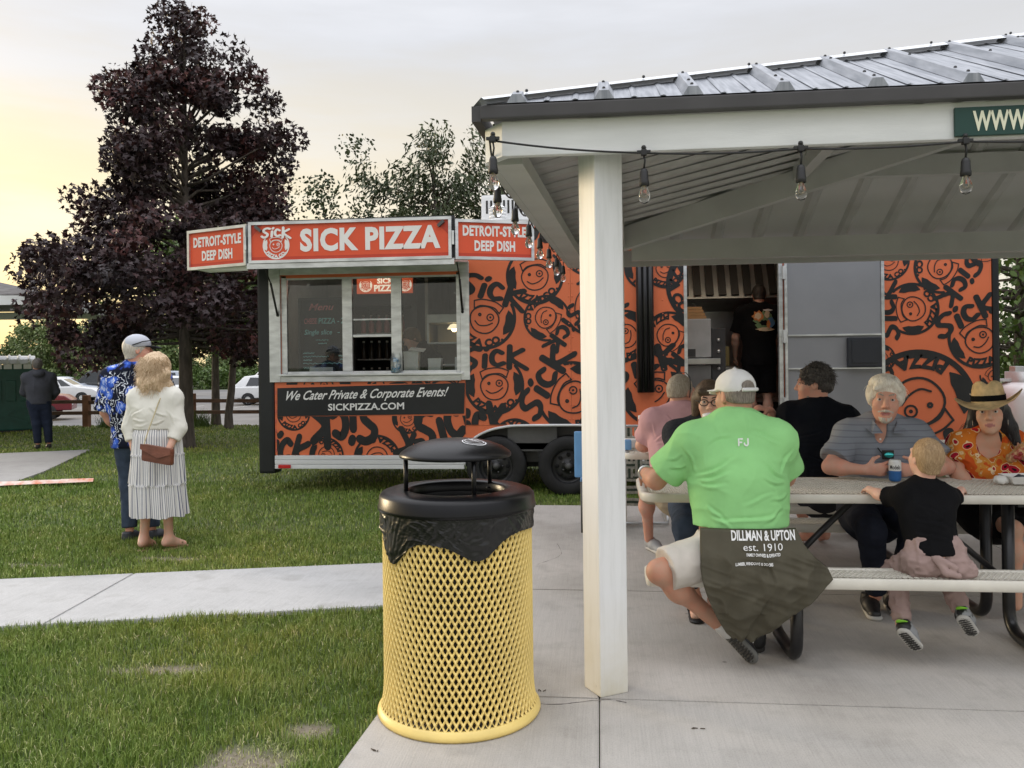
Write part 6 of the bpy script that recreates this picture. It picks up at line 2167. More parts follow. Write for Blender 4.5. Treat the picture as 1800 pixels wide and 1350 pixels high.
def body(t, J, o, skin, h=.009, hands=True, face=False, legs=True, neck=True):
    F = SDF(h); g = o.get('g', 1.0); s = J.get('s', 1.0); bs = o.get('bs', 1.0)
    torso(F, J, o, -.012)
    P, A = head(F, J['head'], J['hf'], J.get('hu', (0, 0, 1)), s, o.get('fem', False), o.get('ears', True))
    F.cap(V3(*J['nb']) - V3(0, 0, .02), P(0, -.03, -.06), o.get('neck', .058) * s, o.get('neck', .058) * s * .96, k=.03)
    for S_ in ('a', 'b'):
        F.cap(J['sh' + S_], J['el' + S_], .052 * g * bs, .040 * g * bs, k=.03)
        F.cap(J['el' + S_], J['wr' + S_], .042 * g * bs, .027 * bs * (g ** .4), k=.02)
        m_ = lerp(J['el' + S_], J['wr' + S_], .3); F.ell(m_, (.043 * g * bs,) * 3, None, .03)
        if 'hand' + S_ in J:
            d, n, th, cu = J['hand' + S_]
            hand(F, J['wr' + S_], d, n, th, o.get('hs', 1.0), cu)
    if legs:
        for S_ in ('a', 'b'):
            F.cap(J['hi' + S_], J['kn' + S_], .080 * g * bs, .048 * g * bs, k=.03)
            F.cap(J['kn' + S_], J['an' + S_], .047 * g * bs, .034 * bs, k=.03)
            F.ell(lerp(J['kn' + S_], J['an' + S_], .30) , (.052 * g * bs,) * 3, None, .05)
            if 'to' + S_ in J and o.get('feet'):
                he = lerp(J['an' + S_], J['to' + S_], -.25) + V3(0, 0, -.045)
                F.cap(he, V3(*J['to' + S_]), .032, .024, k=.03); F.cap(J['an' + S_], V3(*J['to' + S_]), .034, .02, k=.03)
    mi = lips_index(P, s)
    F.build('body', [skin, o.get('lips', skin)], t, None, 1, mi)
    if face:
        for x in (-1, 1):
            mb = MB(); mb.sphere(P(x * .031, .0795, .0115), .0118 * s, 12); ey = mb.build('eye', eye_w, t)
            look = A[1]
            mb = MB(); c_ = P(x * .031, .0795, .0115) + look * .0085 * s
            mb.sphere(c_, .0056 * s, 10); ob = mb.build('iris', iris_m, None); ob.parent = ey; ob.data.transform(Matrix.Translation(-wl(ey)))
            if o.get('brow'):
                B = SDF(.004); B.cap(P(x * .014, .094, .034), P(x * .034, .090, .0395), .0042 * s, .0045 * s, k=.004); B.cap(P(x * .034, .090, .0395), P(x * .050, .074, .034), .0045 * s, .0025 * s, k=.004)
                B.build('eyebrow', o['brow'], t)
    return P, A


def shirt(t, J, o, mat, e=.014, sleeve=.6, hem=None, h=.009, amp=.006, sc=7, seed=3, st=(1, 1, .6), collar=True, flare=.012, name='shirt', mi=None, neckcut=None, cr=None):
    F = SDF(h); g = o.get('g', 1.0); bs = o.get('bs', 1.0)
    r, f = torso(F, J, o, e)
    if o.get('hang'):
        pel = V3(*J['pel']); F.cap(pel, pel - V3(0, 0, o['hang']), o.get('hip', .175) * g + e, o.get('hip', .175) * g + e + .01, k=.04, flat=f, q=o.get('q', 1.5))
    if hem is not None:
        F.cut(hem[0], hem[1])
    if collar:
        nb = V3(*J['nb']); hc = V3(*J['head']); d = unit(hc - nb)
        rr = o.get('neck', .058) * J.get('s', 1) + .012
        F.cap(nb - d * .03, nb + d * .035, rr + .010, rr, k=.02, e1=True)
    if neckcut:
        F.ell(*neckcut[:2], None, .012, True)
    for S_ in ('a', 'b'):
        if sleeve <= 1:
            end = lerp(J['sh' + S_], J['el' + S_], sleeve)
            F.cap(J['sh' + S_], end, .064 * g * bs + e, .054 * g * bs + e + flare, k=.035, e1=True)
        else:
            end = lerp(J['el' + S_], J['wr' + S_], sleeve - 1)
            F.cap(J['sh' + S_], J['el' + S_], .060 * g * bs + e, .050 * g * bs + e, k=.035)
            F.cap(J['el' + S_], end, .050 * g * bs + e, .036 * g * bs + e + flare, k=.02, e1=True)
    return F.build(name, mat, t, creases(*cr) if cr and len(cr) > 1 else (creases(cr[0], folds(amp, sc, seed, st)) if cr else folds(amp, sc, seed, st)), 1, mi)


def pants(t, J, o, mat, e=.014, to=1.9, h=.010, amp=.006, sc=8, seed=5, name='trousers', top=None):
    F = SDF(h); g = o.get('g', 1.0); bs = o.get('bs', 1.0)
    f = unit(J['f']); pel = V3(*J['pel']); hw = o.get('hip', .175) * g
    F.cap(pel - V3(0, 0, .02), pel + V3(0, 0, .05), hw + e - .004, hw + e - .012, k=.04, flat=f, q=o.get('q', 1.5)); F.cut(pel + V3(0, 0, .09), (0, 0, 1))
    for S_ in ('a', 'b'):
        if to <= 1:
            F.cap(J['hi' + S_], lerp(J['hi' + S_], J['kn' + S_], to), .088 * g * bs + e, .066 * g * bs + e + .012, k=.04, e1=True)
        else:
            F.cap(J['hi' + S_], J['kn' + S_], .086 * g * bs + e, .060 * g * bs + e, k=.04)
            F.cap(J['kn' + S_], lerp(J['kn' + S_], J['an' + S_], to - 1), .060 * g * bs + e, .046 * bs + e, k=.03, e1=True)
    return F.build(name, mat, t, folds(amp, sc, seed, (1, 1, .8)), 1)


def shoe(t, heel, toe, up, mat, sole, s=1.0, tread=False):
    heel, toe = V3(*heel), V3(*toe); d = unit(toe - heel); up = unit(np.array(up, float) - d * np.dot(up, d)); L_ = np.linalg.norm(toe - heel)
    F = SDF(.007)
    F.cap(heel + up * .045 * s + d * .032, heel + d * L_ * .45 + up * .05 * s, .038 * s, .042 * s, k=.02)
    F.cap(heel + d * L_ * .45 + up * .045 * s, toe - d * .038 * s + up * .026 * s, .043 * s, .034 * s, k=.03, flat=up, q=1.15)
    F.cap(heel + up * .05 * s + d * .035, heel + up * .095 * s + d * .03, .040 * s, .038 * s, k=.02, e1=True)
    F.cut(heel + up * .014 * s, -up)
    o = F.build('shoe', mat, t)
    F = SDF(.006); F.cap(heel + d * .036 * s + up * .012 * s, toe - d * .036 * s + up * .012 * s, .040 * s, .043 * s, k=.01, flat=up, q=2.0)
    F.cut(heel + up * .024 * s, up); F.cut(heel, -up)
    so = F.build('sole', sole, None); so.parent = o; so.data.transform(Matrix.Translation(-wl(o)))
    if tread:
        F = SDF(.005); F.cap(heel + d * .036 * s + up * .002, toe - d * .040 * s + up * .002, .030 * s, .034 * s, k=.01, flat=up, q=5)
        F.cut(heel - up * .004, -up)
        tr_ = F.build('tread', sole_d, None, lambda V, N: .003 * np.sign(np.sin((V @ d) * 420)) * (N @ up < -.5)); tr_.parent = o; tr_.data.transform(Matrix.Translation(-wl(o)))
        for k in range(3):
            mb = MB(); c_ = heel + d * (L_ * (.50 + .10 * k)) + up * (.092 - .013 * k) * s; sd_ = np.cross(d, up)
            mb.tube([c_ - sd_ * .022 * s, c_ + up * .004, c_ + sd_ * .022 * s], .004, 5); la = mb.build('lace', paper, None); la.parent = o; la.data.transform(Matrix.Translation(-wl(o)))
    return o


def hairdo(t, P, A, s, mat, grow=.016, back=-.055, front=.085, frz=.02, amp=.004, st=(70, 70, 14), seed=4, extra=None, name='hair', h=.007, side=-.02):
    F = SDF(h)
    c = P(0, -.022, .036)
    F.ell(c, np.array((.073 + grow, .092 + grow, .090 + grow)) * s, A, .01)
    F.cap(P(0, -.045, .0), P(0, -.055, back), (.066 + grow * .8) * s, .058 * s, k=.03, flat=A[1], q=1.15)
    if extra:
        extra(F, P)
    F.ell(P(0, .115, -.025), np.array((.078, .072, .082)) * s, A, .012, True)
    F.cut(P(0, .02, side), unit(A[1] * .75 - A[2] * .66))
    F.cut(P(0, -.02, back), unit(-A[2] - A[1] * -.15))

    def dsp(V, Nn):
        L_ = np.stack([(V - c) @ A[0], (V - c) @ A[1], (V - c) @ A[2]], 1)
        return amp * (fbm(L_ * np.array(st) + .6 * np.sin(L_[:, [2, 0, 1]] * 40), 3, seed)) + amp * .8 * fbm(L_ * 18, 2, seed + 2)
    return F.build(name, mat, t, dsp, 1)


def hairm(name, c1, c2, rough=.55):
    m = M(name, c1, rough, spec=.35)
    t_, b_, N2, L2 = nodes_of(m)
    nn = noise(t_, 1.0, 4, stretch=(170, 170, 28), rough=.6)
    L2(ramp(t_, nn, [(0.3, c1), (0.7, c2)]), b_.inputs['Base Color'])
    bp_ = N2('ShaderNodeBump'); bp_.inputs['Strength'].default_value = .45; bp_.inputs['Distance'].default_value = .004
    L2(nn, bp_.inputs['Height']); L2(bp_.outputs[0], b_.inputs['Normal'])
    return m


def strands(t, roots, dirs, length, mat, wid=.0022, curl=.02, name='loose_strands', grav=.5, seg=5):
    """fine ribbons of hair"""
    V = []; F = []
    for p, d in zip(roots, dirs):
        p = np.array(p, float); d = unit(d); L_ = length * rnd.uniform(.6, 1.2); ph = rnd.uniform(0, 6)
        sd_ = unit(np.cross(d, (rnd.uniform(-1, 1), rnd.uniform(-1, 1), rnd.uniform(-1, 1))))
        b = len(V)
        for k in range(seg + 1):
            t_ = k / seg; w_ = wid * (1 - .8 * t_)
            q = p + d * L_ * t_ + V3(0, 0, -grav * L_ * t_ * t_) + sd_ * curl * math.sin(ph + t_ * 5)
            side_ = unit(np.cross(d, V3(0, 1, .2))) * w_ / 2
            V += [q - side_, q + side_]
        F += [(b + 2 * k, b + 2 * k + 1, b + 2 * k + 3, b + 2 * k + 2) for k in range(seg)]
    return np_mesh(name, np.array(V), np.array(F), mat, smooth=True, parent=t, kind='stuff')


def person(label, base):
    return thing('person', label, 'person', base, group=None)


def legsof(J, hw=.09):
    p = V3(*J['pel']); r = unit(V3(*J['shb']) - V3(*J['sha'])); r[2] = 0
    J.setdefault('hia', tuple(p - r * hw)); J.setdefault('hib', tuple(p + r * hw))
    return J


denim = fabric('blue_denim', (.045, .062, .095), .2, 12); denim_dk = fabric('dark_denim', (.016, .019, .030), .2, 12)
black_cloth = fabric('black_cotton', (.0065, .0065, .0075), .15); navy_cloth = fabric('navy_black_cotton', (.0075, .009, .014), .15)
shoe_bk = M('black_shoe', (.010, .010, .011), .5, bump=.2, bsc=120); shoe_gr = M('grey_shoe', (.30, .31, .32), .6, bump=.3, bsc=200); sole_w = M('pale_sole', (.45, .44, .41), .7); sole_d = M('dark_sole', (.045, .043, .040), .7, nsc=60, var=.4, bump=.5, bsc=90)

# ---- 1 man in the green polo (back to us)
J = legsof(dict(f=(0, 1, 0), pel=(.665, 4.0, .55), chest=(.655, 4.03, .86), nb=(.66, 4.07, 1.125), head=(.655, 4.115, 1.268), hf=(-.50, .86, -.05), sha=(.455, 4.05, 1.055), shb=(.835, 4.05, 1.06),
                ela=(.275, 4.12, .86), wra=(.228, 4.32, .875), elb=(.905, 4.17, .87), wrb=(.80, 4.42, .81), handa=((.15, .75, -.35), (.1, -.3, -1), -1, .35), handb=((-.7, .6, -.1), (0, 0, -1), 1, .3),
                hia=(.575, 4.0, .54), hib=(.77, 4.03, .53), kna=(.265, 3.86, .475), ana=(.585, 4.06, .155), knb=(.93, 4.38, .49), anb=(.79, 4.25, .10)))
o_ = dict(g=1.12, hip=.184, chest=.186, q=1.42, neck=.064)
t = person('man in a bright green polo and white cap, seen from behind at the front table', (.665, 4.0, 0))
P, A = body(t, J, o_, sk_tan, .008)
green_f = fabric('bright_green_knit', (.29, .62, .245), .06, 5, .7)
shirt(t, J, o_, green_f, .016, .80, (V3(.66, 4.0, .668), (0, 0, -1)), .007, .007, 6.0, 31, (1, 1, .9), True, .020, 'polo_shirt', cr=([(.46, .905, .62, .985, .011), (.47, .885, .60, .925, .010), (.465, .865, .58, .865, .009), (.45, .93, .40, 1.04, .009), (.40, .95, .33, .93, .009), (.38, 1.00, .32, .97, .008),
    (.85, .90, .76, .975, .011), (.845, .875, .75, .90, .010), (.84, .93, .90, 1.02, .009), (.52, .72, .60, .675, .008), (.58, .70, .83, .735, .008), (.50, .77, .56, .70, .008), (.83, .76, .74, .70, .008), (.60, 1.10, .50, 1.06, .007), (.72, 1.10, .83, 1.06, .007), (.86, .82, .78, .80, .009), (.66, .79, .80, .83, .006)],))
mb = MB()
for z, dx, w0 in ((0, 0, .0),):
    for s_, x_, wd_ in (('F', -.026, .022), ('J', .000, .020)):
        g_ = [ribbon([(.0, 0), (.0, 1), (.62, 1)], .26), ribbon([(.0, .48), (.5, .48)], .24)] if s_ == 'F' else [ribbon([(.62, 1), (.62, .16), (.45, 0), (.16, 0), (.0, .2), (.0, .34)], .26)]
        mb.plane(merge2d(g_, .02), (.668 + x_, 3.916, 1.052), (1, 0, 0), (0, .12, 1), 0, .026, .030, (0, -.02, 0))
mb.v = [(x, y, z) for x, y, z in mb.v]
fj = mb.build('collar_print', print_wh, t, recalc=False)
shorts_f = fabric('pale_shorts_cotton', (.58, .535, .48), .06)
pants(t, J, o_, shorts_f, .015, .90, .008, .008, 10, 7, 'shorts')
# grey hair fringe under the cap, cap
hr_grey = hairm('short_grey_hair', (.10, .085, .07), (.30, .26, .22))
hairdo(t, P, A, 1.0, hr_grey, .004, -.022, .08, amp=.002, st=(160, 160, 90), side=-.01)
capw = fabric('white_cap_cotton', (.72, .72, .71), .03, 6)
F = SDF(.007); F.ell(P(0, -.012, .050), (.089, .108, .088), A, .01)
F.cut(P(0, 0, .030), unit(-A[2] + A[1] * .12))
F.ell(P(0, -.125, .054), (.046, .040, .026), A, .003, True)
F.cap(P(-.038, .080, .034), P(.038, .080, .034), .052, k=.012, flat=A[2], q=8); F.cap(P(0, .11, .030), P(0, .135, .020), .05, .042, k=.02, flat=A[2], q=8)
F.cap(P(0, -.012, .136), P(0, -.012, .141), .008, k=.003)
cp = F.build('cap', capw, t, lambda V, N: .0015 * fbm(V * 40, 2, 3))
mb = MB(); mb.tube([P(.052 * math.sin(a) * 1.0, -.012 - .113 * math.cos(a * .42) * 1.0, .034) for a in np.linspace(-1, 1, 9)], .009, 8); mb.v = [v for v in mb.v]
ob = mb.build('cap_strap', capw, None); ob.parent = cp; ob.data.transform(Matrix.Translation(-wl(cp)))
# sweatshirt tied round the waist
olive = fabric('olive_fleece', (.088, .080, .058), .10, 9)
rowsz = [(.675, .455, .885, 0), (.62, .452, .905, .01), (.56, .450, .95, .02), (.50, .448, 1.02, .03), (.455, .452, 1.04, .03), (.40, .468, .99, .02), (.33, .495, .90, .01), (.26, .53, .82, 0), (.20, .565, .76, 0), (.165, .60, .70, 0)]
zs = [r_[0] for r_ in rowsz][::-1]


def sw(z, u):
    x0 = np.interp(z, zs, [r_[1] for r_ in rowsz][::-1]); x1 = np.interp(z, zs, [r_[2] for r_ in rowsz][::-1])
    x = x0 + (x1 - x0) * u
    dy = np.interp(z, [.165, .3, .45, .56, .675], [3.86, 3.80, 3.755, 3.765, 3.815])
    y = dy + .55 * np.maximum(0, np.abs(x - .655) - .05) ** 1.7 * np.interp(z, [.165, .4, .7], [.5, .9, 1.2])
    return x, y


nu, nv = 90, 80
Zs = np.linspace(.675, .165, nv); U = np.linspace(0, 1, nu)
ZZ, UU = np.meshgrid(Zs, U, indexing='ij')
XX, YY = sw(ZZ, UU)
cx_ = np.abs(XX - .66)
fo = fbm(np.c_[XX.ravel() * 9 + 3 * np.abs(XX.ravel() - .7), ZZ.ravel() * 3.0, np.zeros(XX.size)], 3, 12).reshape(XX.shape)
fo2 = fbm(np.c_[XX.ravel() * 7 + 5 * (ZZ.ravel() - .6), ZZ.ravel() * 6 - 4 * XX.ravel(), np.ones(XX.size)], 2, 33).reshape(XX.shape) * 1.6
dr = np.sin((UU - .5) * 9 + (ZZ - .4) * 16 * np.sign(UU - .55)) * .5 + np.sin((XX - .5) * 38 - (.68 - ZZ) * 9) * .4
YY = YY - (.030 * fo + .015 * dr + .010 * (1 - np.abs(fo2)) ** 4) * np.clip((.66 - ZZ) / .12, 0, 1) - .006 * np.clip(1 - 2.2 * np.abs(fbm(np.c_[XX.ravel() * 3 + ZZ.ravel() * 3, ZZ.ravel() * 26 + XX.ravel() * 9, np.zeros(XX.size)], 2, 41).reshape(XX.shape)), 0, 1) ** 2 * np.clip((.60 - ZZ) / .06, 0, 1)
back = np.stack([XX, YY, ZZ + .008 * np.sin(UU * 14) * (ZZ < .3)], -1).reshape(-1, 3)
front = back + V3(0, .035, .004)
I = np.arange(nu * nv).reshape(nv, nu); n_ = nu * nv
Fq = np.stack([I[:-1, :-1], I[:-1, 1:], I[1:, 1:], I[1:, :-1]], -1).reshape(-1, 4)
rim_ = np.r_[I[0, :], I[1:, -1], I[-1, ::-1][1:], I[::-1, 0][1:]]
Fr = np.array([(rim_[i], rim_[i + 1], rim_[i + 1] + n_, rim_[i] + n_) for i in range(len(rim_) - 1)])
np_mesh('waist_sweatshirt', np.r_[back, front], np.r_[Fq[:, ::-1], Fq + n_, Fr], olive, smooth=True, parent=t)
mb = MB()
for s_, z, h_, wd_, bo, x_ in (('DILLMAN & UPTON', .638, .040, .285, .028, .585), ('est. 1910', .594, .030, .175, .0, .635), ('FAMILY OWNED & OPERATED', .570, .0125, .150, .03, .648), ('LUMBER, WINDOWS & DOORS', .532, .0125, .165, .03, .595)):
    V, Ff, wd = text_geo(s_, bo)
    pts = []
    for p in V:
        x = x_ + p[0] / wd * wd_; z_ = z + p[1] * h_
        x0 = np.interp(z_, zs, [r_[1] for r_ in rowsz][::-1]); x1 = np.interp(z_, zs, [r_[2] for r_ in rowsz][::-1])
        i = np.clip((.675 - z_) / .51 * (nv - 1), 0, nv - 1.001); j = np.clip((x - x0) / (x1 - x0) * (nu - 1), 0, nu - 1.001)
        i0, j0 = int(i), int(j); a, b_ = i - i0, j - j0
        yy = YY[i0, j0] * (1 - a) * (1 - b_) + YY[i0 + 1, j0] * a * (1 - b_) + YY[i0, j0 + 1] * (1 - a) * b_ + YY[i0 + 1, j0 + 1] * a * b_
        pts.append((x, yy - .0045, z_))
    mb = MB(); mb.add(pts, Ff); mb.build('sweatshirt_lettering', print_wh, t, recalc=False)
shoe(t, (.565, 4.07, .165), (.715, 3.99, .02), (.35, .85, .45), shoe_bk, M('grey_midsole', (.14, .14, .13), .7), 1.0, True); shoe(t, (.76, 4.17, .002), (.80, 4.44, .002), (0, 0, 1), shoe_bk, sole_d)
F = SDF(.007); F.cap((.56, 4.03, .20), (.60, 4.07, .145), .045, .043, k=.01, e0=True); F.build('sock', fabric('white_sock', (.6, .6, .58)), t)
mb = MB(); d_ = unit(V3(.228, 4.32, .875) - V3(.275, 4.12, .86)); c_ = V3(.228, 4.32, .875) - d_ * .02
uu = unit(np.cross(d_, (0, 0, 1))); ww = np.cross(uu, d_)
mb.tube([c_ + (uu * math.cos(a) + ww * math.sin(a)) * .033 for a in np.linspace(0, 2 * math.pi, 17)], .008, 8); mb.build('watch', alu, t)

# ---- 2 toddler
J = legsof(dict(f=(0, 1, 0), pel=(1.535, 4.0, .535), chest=(1.528, 4.07, .69), nb=(1.53, 4.12, .830), head=(1.542, 4.115, .968), hf=(-.25, .95, .18), s=.80, sha=(1.448, 4.10, .785), shb=(1.618, 4.10, .785),
                ela=(1.375, 4.22, .772), wra=(1.352, 4.335, .786), elb=(1.715, 4.21, .770), wrb=(1.790, 4.325, .786), handa=((.1, 1, -.2), (0, 0, -1), -1, .3), handb=((.4, .9, -.2), (0, 0, -1), 1, .3),
                hia=(1.465, 4.0, .51), hib=(1.585, 4.0, .51), kna=(1.425, 4.17, .42), ana=(1.405, 4.05, .20), knb=(1.645, 4.17, .43), anb=(1.675, 4.06, .255)), .06)
o_ = dict(g=.60, bs=.92, hip=.182, chest=.168, q=1.35, neck=.052, hs=.62)
t = person('toddler in a black tee and dusty pink trousers on the front bench', (1.525, 4.0, .45))
P, A = body(t, J, o_, sk_child, .007)
shirt(t, J, o_, black_cloth, .010, .80, (V3(1.52, 4.0, .545), (0, 0, -1)), .007, .005, 11, 8, (1, 1, .8), False, .010, 'tee_shirt', cr=([(1.46, .70, 1.60, .66, .008), (1.46, .64, 1.60, .60, .008), (1.47, .76, 1.56, .72, .007), (1.60, .74, 1.52, .70, .007)],))
pinkf = fabric('dusty_pink_cotton', (.34, .245, .225), .07)
J2 = dict(J); J2['pel'] = (1.53, 3.985, .50)
F = SDF(.008); F.cap((1.46, 3.99, .50), (1.62, 3.99, .49), .066, .070, k=.03); F.cap((1.48, 4.0, .58), (1.60, 4.0, .58), .062, k=.04); F.cap((1.62, 3.97, .48), (1.675, 3.95, .475), .040, .026, k=.03)
for S_ in ('a', 'b'):
    F.cap(J['hi' + S_], J['kn' + S_], .068, .058, k=.04); F.cap(J['kn' + S_], lerp(J['kn' + S_], J['an' + S_], .95), .056, .040, k=.03, e1=True)
F.cut((1.5, 4, .445), (0, 1, -1.0)) if False else None
F.build('trousers', pinkf, t, folds(.013, 15, 77, (1, 1, 1.4)), 1)
F = SDF(.006); F.cap((1.50, 3.925, .545), (1.545, 3.90, .48), .014, .016, k=.01); F.cap((1.545, 3.90, .48), (1.60, 3.895, .465), .016, .012, k=.01); F.cap((1.52, 3.915, .54), (1.585, 3.90, .50), .014, k=.01); F.build('trouser_fold', pinkf, t, folds(.003, 20, 5))
hr_bl = hairm('light_brown_child_hair', (.24, .15, .075), (.46, .32, .18))
hairdo(t, P, A, .80, hr_bl, .007, -.062, amp=.0022, st=(120, 120, 60), side=-.012)
rt = [P(.07 * math.cos(a) * math.sin(b), -.02 + .09 * math.sin(a) * math.sin(b), .04 + .085 * math.cos(b)) for a, b in [(rnd.uniform(math.pi, 2 * math.pi), rnd.uniform(.2, 1.9)) for _ in range(260)]]
strands(t, rt, [unit(np.array(p) - P(0, .0, .01)) * .6 + V3(rnd.uniform(-.5, .5), 0, -.6) for p in rt], .028, hr_bl, .0016, .004, grav=.3, seg=3)
for heel, toe, up in (((1.375, 3.985, .185), (1.475, 4.04, .075), (.25, .75, .6)), ((1.645, 3.99, .25), (1.725, 4.05, .145), (.2, .75, .6))):
    shoe(t, heel, toe, up, M('black_grey_child_shoe', (.014, .014, .015), .5, nsc=20, col2=(.26, .27, .28), lo=.50, hi=.56), sole_w, .80, True)
    F = SDF(.006); h_ = V3(*heel); F.cap(h_ + V3(.02, .03, .028), h_ + V3(.022, .034, .036), .0305, .0305, k=.01, e1=True); F.cut(h_ + V3(.02, .03, .030), (0, -.5, -1)); F.build('shoe_collar', fabric('lime_lining', (.25, .60, .06)), t)

# ---- 3 grey haired man facing us
J = legsof(dict(f=(-.1, -1, 0), pel=(1.62, 5.13, .56), chest=(1.64, 5.08, .84), nb=(1.645, 5.04, 1.045), head=(1.650, 4.985, 1.205), hf=(-.27, -.96, -.05), hu=(.05, 0, 1), s=1.10, sha=(1.47, 5.06, .995), shb=(1.83, 5.06, .995),
                ela=(1.325, 4.94, .825), wra=(1.480, 4.82, .822), elb=(1.965, 4.94, .825), wrb=(1.765, 4.80, .822), handa=((.95, -.25, .05), (.25, .6, .15), 1, (.35, .4, .45, .5)), handb=((-.9, -.2, .05), (-.2, .7, .1), -1, (.4, .45, .5, .55)),
                kna=(1.47, 4.68, .51), ana=(1.55, 4.88, .10), knb=(1.70, 4.68, .51), anb=(1.67, 4.92, .10)))
o_ = dict(g=1.06, hip=.185, chest=.178, q=1.4, neck=.060, brow=hairm('grey_brow', (.25, .21, .17), (.45, .40, .34)), lips=lipm, hs=1.0)
t = person('white haired man in a grey polo holding a can across the front table', (1.62, 5.13, 0))
P, A = body(t, J, o_, sk_pink, .006, face=True)
greyf = fabric('grey_blue_polo_knit', (.235, .255, .295), .06)
tt, bb, N2, L2 = nodes_of(greyf)
wv = N2('ShaderNodeTexWave'); wv.bands_direction = 'Z'; wv.inputs['Scale'].default_value = 9; wv.inputs['Distortion'].default_value = .8; wv.inputs['Detail'].default_value = 1
L2(tt.nodes.new('ShaderNodeTexCoord').outputs['Object'], wv.inputs['Vector'])
L2(ramp(tt, wv.outputs[0], [(0.0, (.235, .255, .295)), (.86, (.235, .255, .295)), (.97, (.17, .185, .225))]), bb.inputs['Base Color'])
shirt(t, J, o_, greyf, .014, .78, (V3(1.62, 5.1, .60), (0, 0, -1)), .007, .006, 7, 41, (1, 1, .8), False, .018, 'polo_shirt', neckcut=(V3(1.615, 4.945, 1.035), (.034, .075, .085)))
# open collar: two leaves
for sx in (-1, 1):
    mb = MB(); c_ = V3(1.640, 4.99, 1.075)
    pts = [c_ + V3(sx * .068, .055, .030), c_ + V3(sx * .074, .0, .020), c_ + V3(sx * .060, -.055, -.005), c_ + V3(sx * .030, -.082, -.055), c_ + V3(sx * .085, -.078, -.058), c_ + V3(sx * .108, -.03, -.032), c_ + V3(sx * .098, .05, .0)]
    mb.prism([Vector(p) for p in pts], (0, .006, .006)); mb.build('collar_leaf', greyf, t)
mb = MB()
for z in (.985,):
    mb.sphere((1.598, 4.915, z), .006, 8)
mb.build('button', paper, t)
hr_w = hairm('white_blond_hair', (.62, .56, .46), (.88, .84, .77))


def mop(F, P):
    F.ell(P(.012, .030, .100), (.078, .062, .040), A, .03); F.ell(P(-.062, .010, .035), (.034, .05, .06), A, .03); F.ell(P(.064, .010, .03), (.032, .05, .06), A, .03); F.ell(P(-.030, .06, .142), (.007, .07, .03), A, .012, True); F.cap(P(.0, .078, .098), P(.052, .082, .066), .022, .014, k=.02); F.cap(P(-.035, .078, .095), P(-.062, .070, .060), .018, .012, k=.02)


hw_ = hairdo(t, P, A, 1.10, hr_w, .015, -.05, amp=.0032, st=(85, 85, 8), extra=mop, seed=14, side=-.03)
rt = []; dr_ = []
for i in range(300):
    x = rnd.uniform(-.075, .075); y = rnd.uniform(.01, .085) * (1 - abs(x) * 4); z = .125 - abs(x) * .35 - max(0, y - .04) * .5
    rt.append(P(x * .9, y, z)); sgn = 1 if x > -.02 else -1
    dr_.append(A[0] * (.9 * (1 if x > -.03 else -1) * rnd.uniform(.5, 1.0)) + A[1] * rnd.uniform(.0, .25) + A[2] * rnd.uniform(-1.0, -.4))
strands(t, rt, dr_, .055, hr_w, .0028, .005, 'fringe_strands', .55)
beard = hairm('white_beard_hair', (.40, .35, .29), (.66, .61, .54))
F = SDF(.005); F.ell(P(0, .077, -.090), (.032, .022, .028), A, .01); F.cap(P(-.030, .082, -.052), P(0, .098, -.046), .0075, .0085, k=.006); F.cap(P(.030, .082, -.052), P(0, .098, -.046), .0075, .0085, k=.006)
F.cap(P(-.032, .076, -.055), P(-.026, .074, -.085), .008, k=.01); F.cap(P(.032, .076, -.055), P(.026, .074, -.085), .008, k=.01)
F.build('beard', beard, t, lambda V, N: .0018 * fbm(V * np.array([220, 220, 90]), 2, 3))
pants(t, J, o_, denim_dk, .012, 1.92)
shoe(t, (1.535, 4.985, .002), (1.50, 4.72, .002), (0, 0, 1), shoe_bk, sole_w); shoe(t, (1.665, 5.01, .002), (1.66, 4.745, .002), (0, 0, 1), shoe_bk, sole_w)
mb = MB(); mb.tube([(1.585, 4.925, .935), (1.61, 4.915, .90), (1.655, 4.91, .895)], .004, 6); mb.bbox(1.600, 1.665, 4.892, 4.905, .872, .925, .005)
sg_ = thing('sunglasses', 'mirrored blue sunglasses hanging from the grey polo placket', 'sunglasses', (1.63, 4.9, .90))
mb.build('frame', powder_bk, sg_)
mb = MB(); mb.lathe([(.021, 0), (.018, -.004), (.001, -.006)], (1.635, 4.885, .898), 16, axis='Y', sx=1.25, sy=.75); mb.build('lens', M('teal_mirror', (.06, .50, .50), .12, .6), sg_)

# ---- 4 woman in the straw hat
J = legsof(dict(f=(-.1, -1, 0), pel=(2.27, 5.13, .56), chest=(2.245, 5.08, .795), nb=(2.235, 5.04, .985), head=(2.222, 4.985, 1.130), hf=(-.42, -.90, -.02), hu=(-.07, 0, 1), s=1.06, sha=(2.095, 5.05, .935), shb=(2.375, 5.05, .945),
                ela=(2.03, 4.97, .79), wra=(2.10, 4.90, .70), elb=(2.49, 4.97, .79), wrb=(2.415, 4.90, .86), handa=((.4, -.8, .1), (0, 0, -1), 1, .4), handb=((-.75, -.2, .45), (-.1, .5, .85), -1, (.45, .5, .55, .6)),
                kna=(2.21, 4.70, .52), ana=(2.24, 4.75, .10), knb=(2.39, 4.70, .52), anb=(2.40, 4.75, .10)), .08)
o_ = dict(g=.92, hip=.185, chest=.168, q=1.35, neck=.047, fem=True, bust=True, brow=M('dark_brow', (.02, .016, .014), .7), lips=M('lips_dark', (.40, .15, .13), .45), hs=.92)
t = person('woman in a straw hat and orange patterned dress at the right edge', (2.27, 5.13, 0))
P, A = body(t, J, o_, sk_olive, .006, face=True)
dressm = fabric('orange_print_dress', (.62, .12, .03), .05)
tt, bb, N2, L2 = nodes_of(dressm)
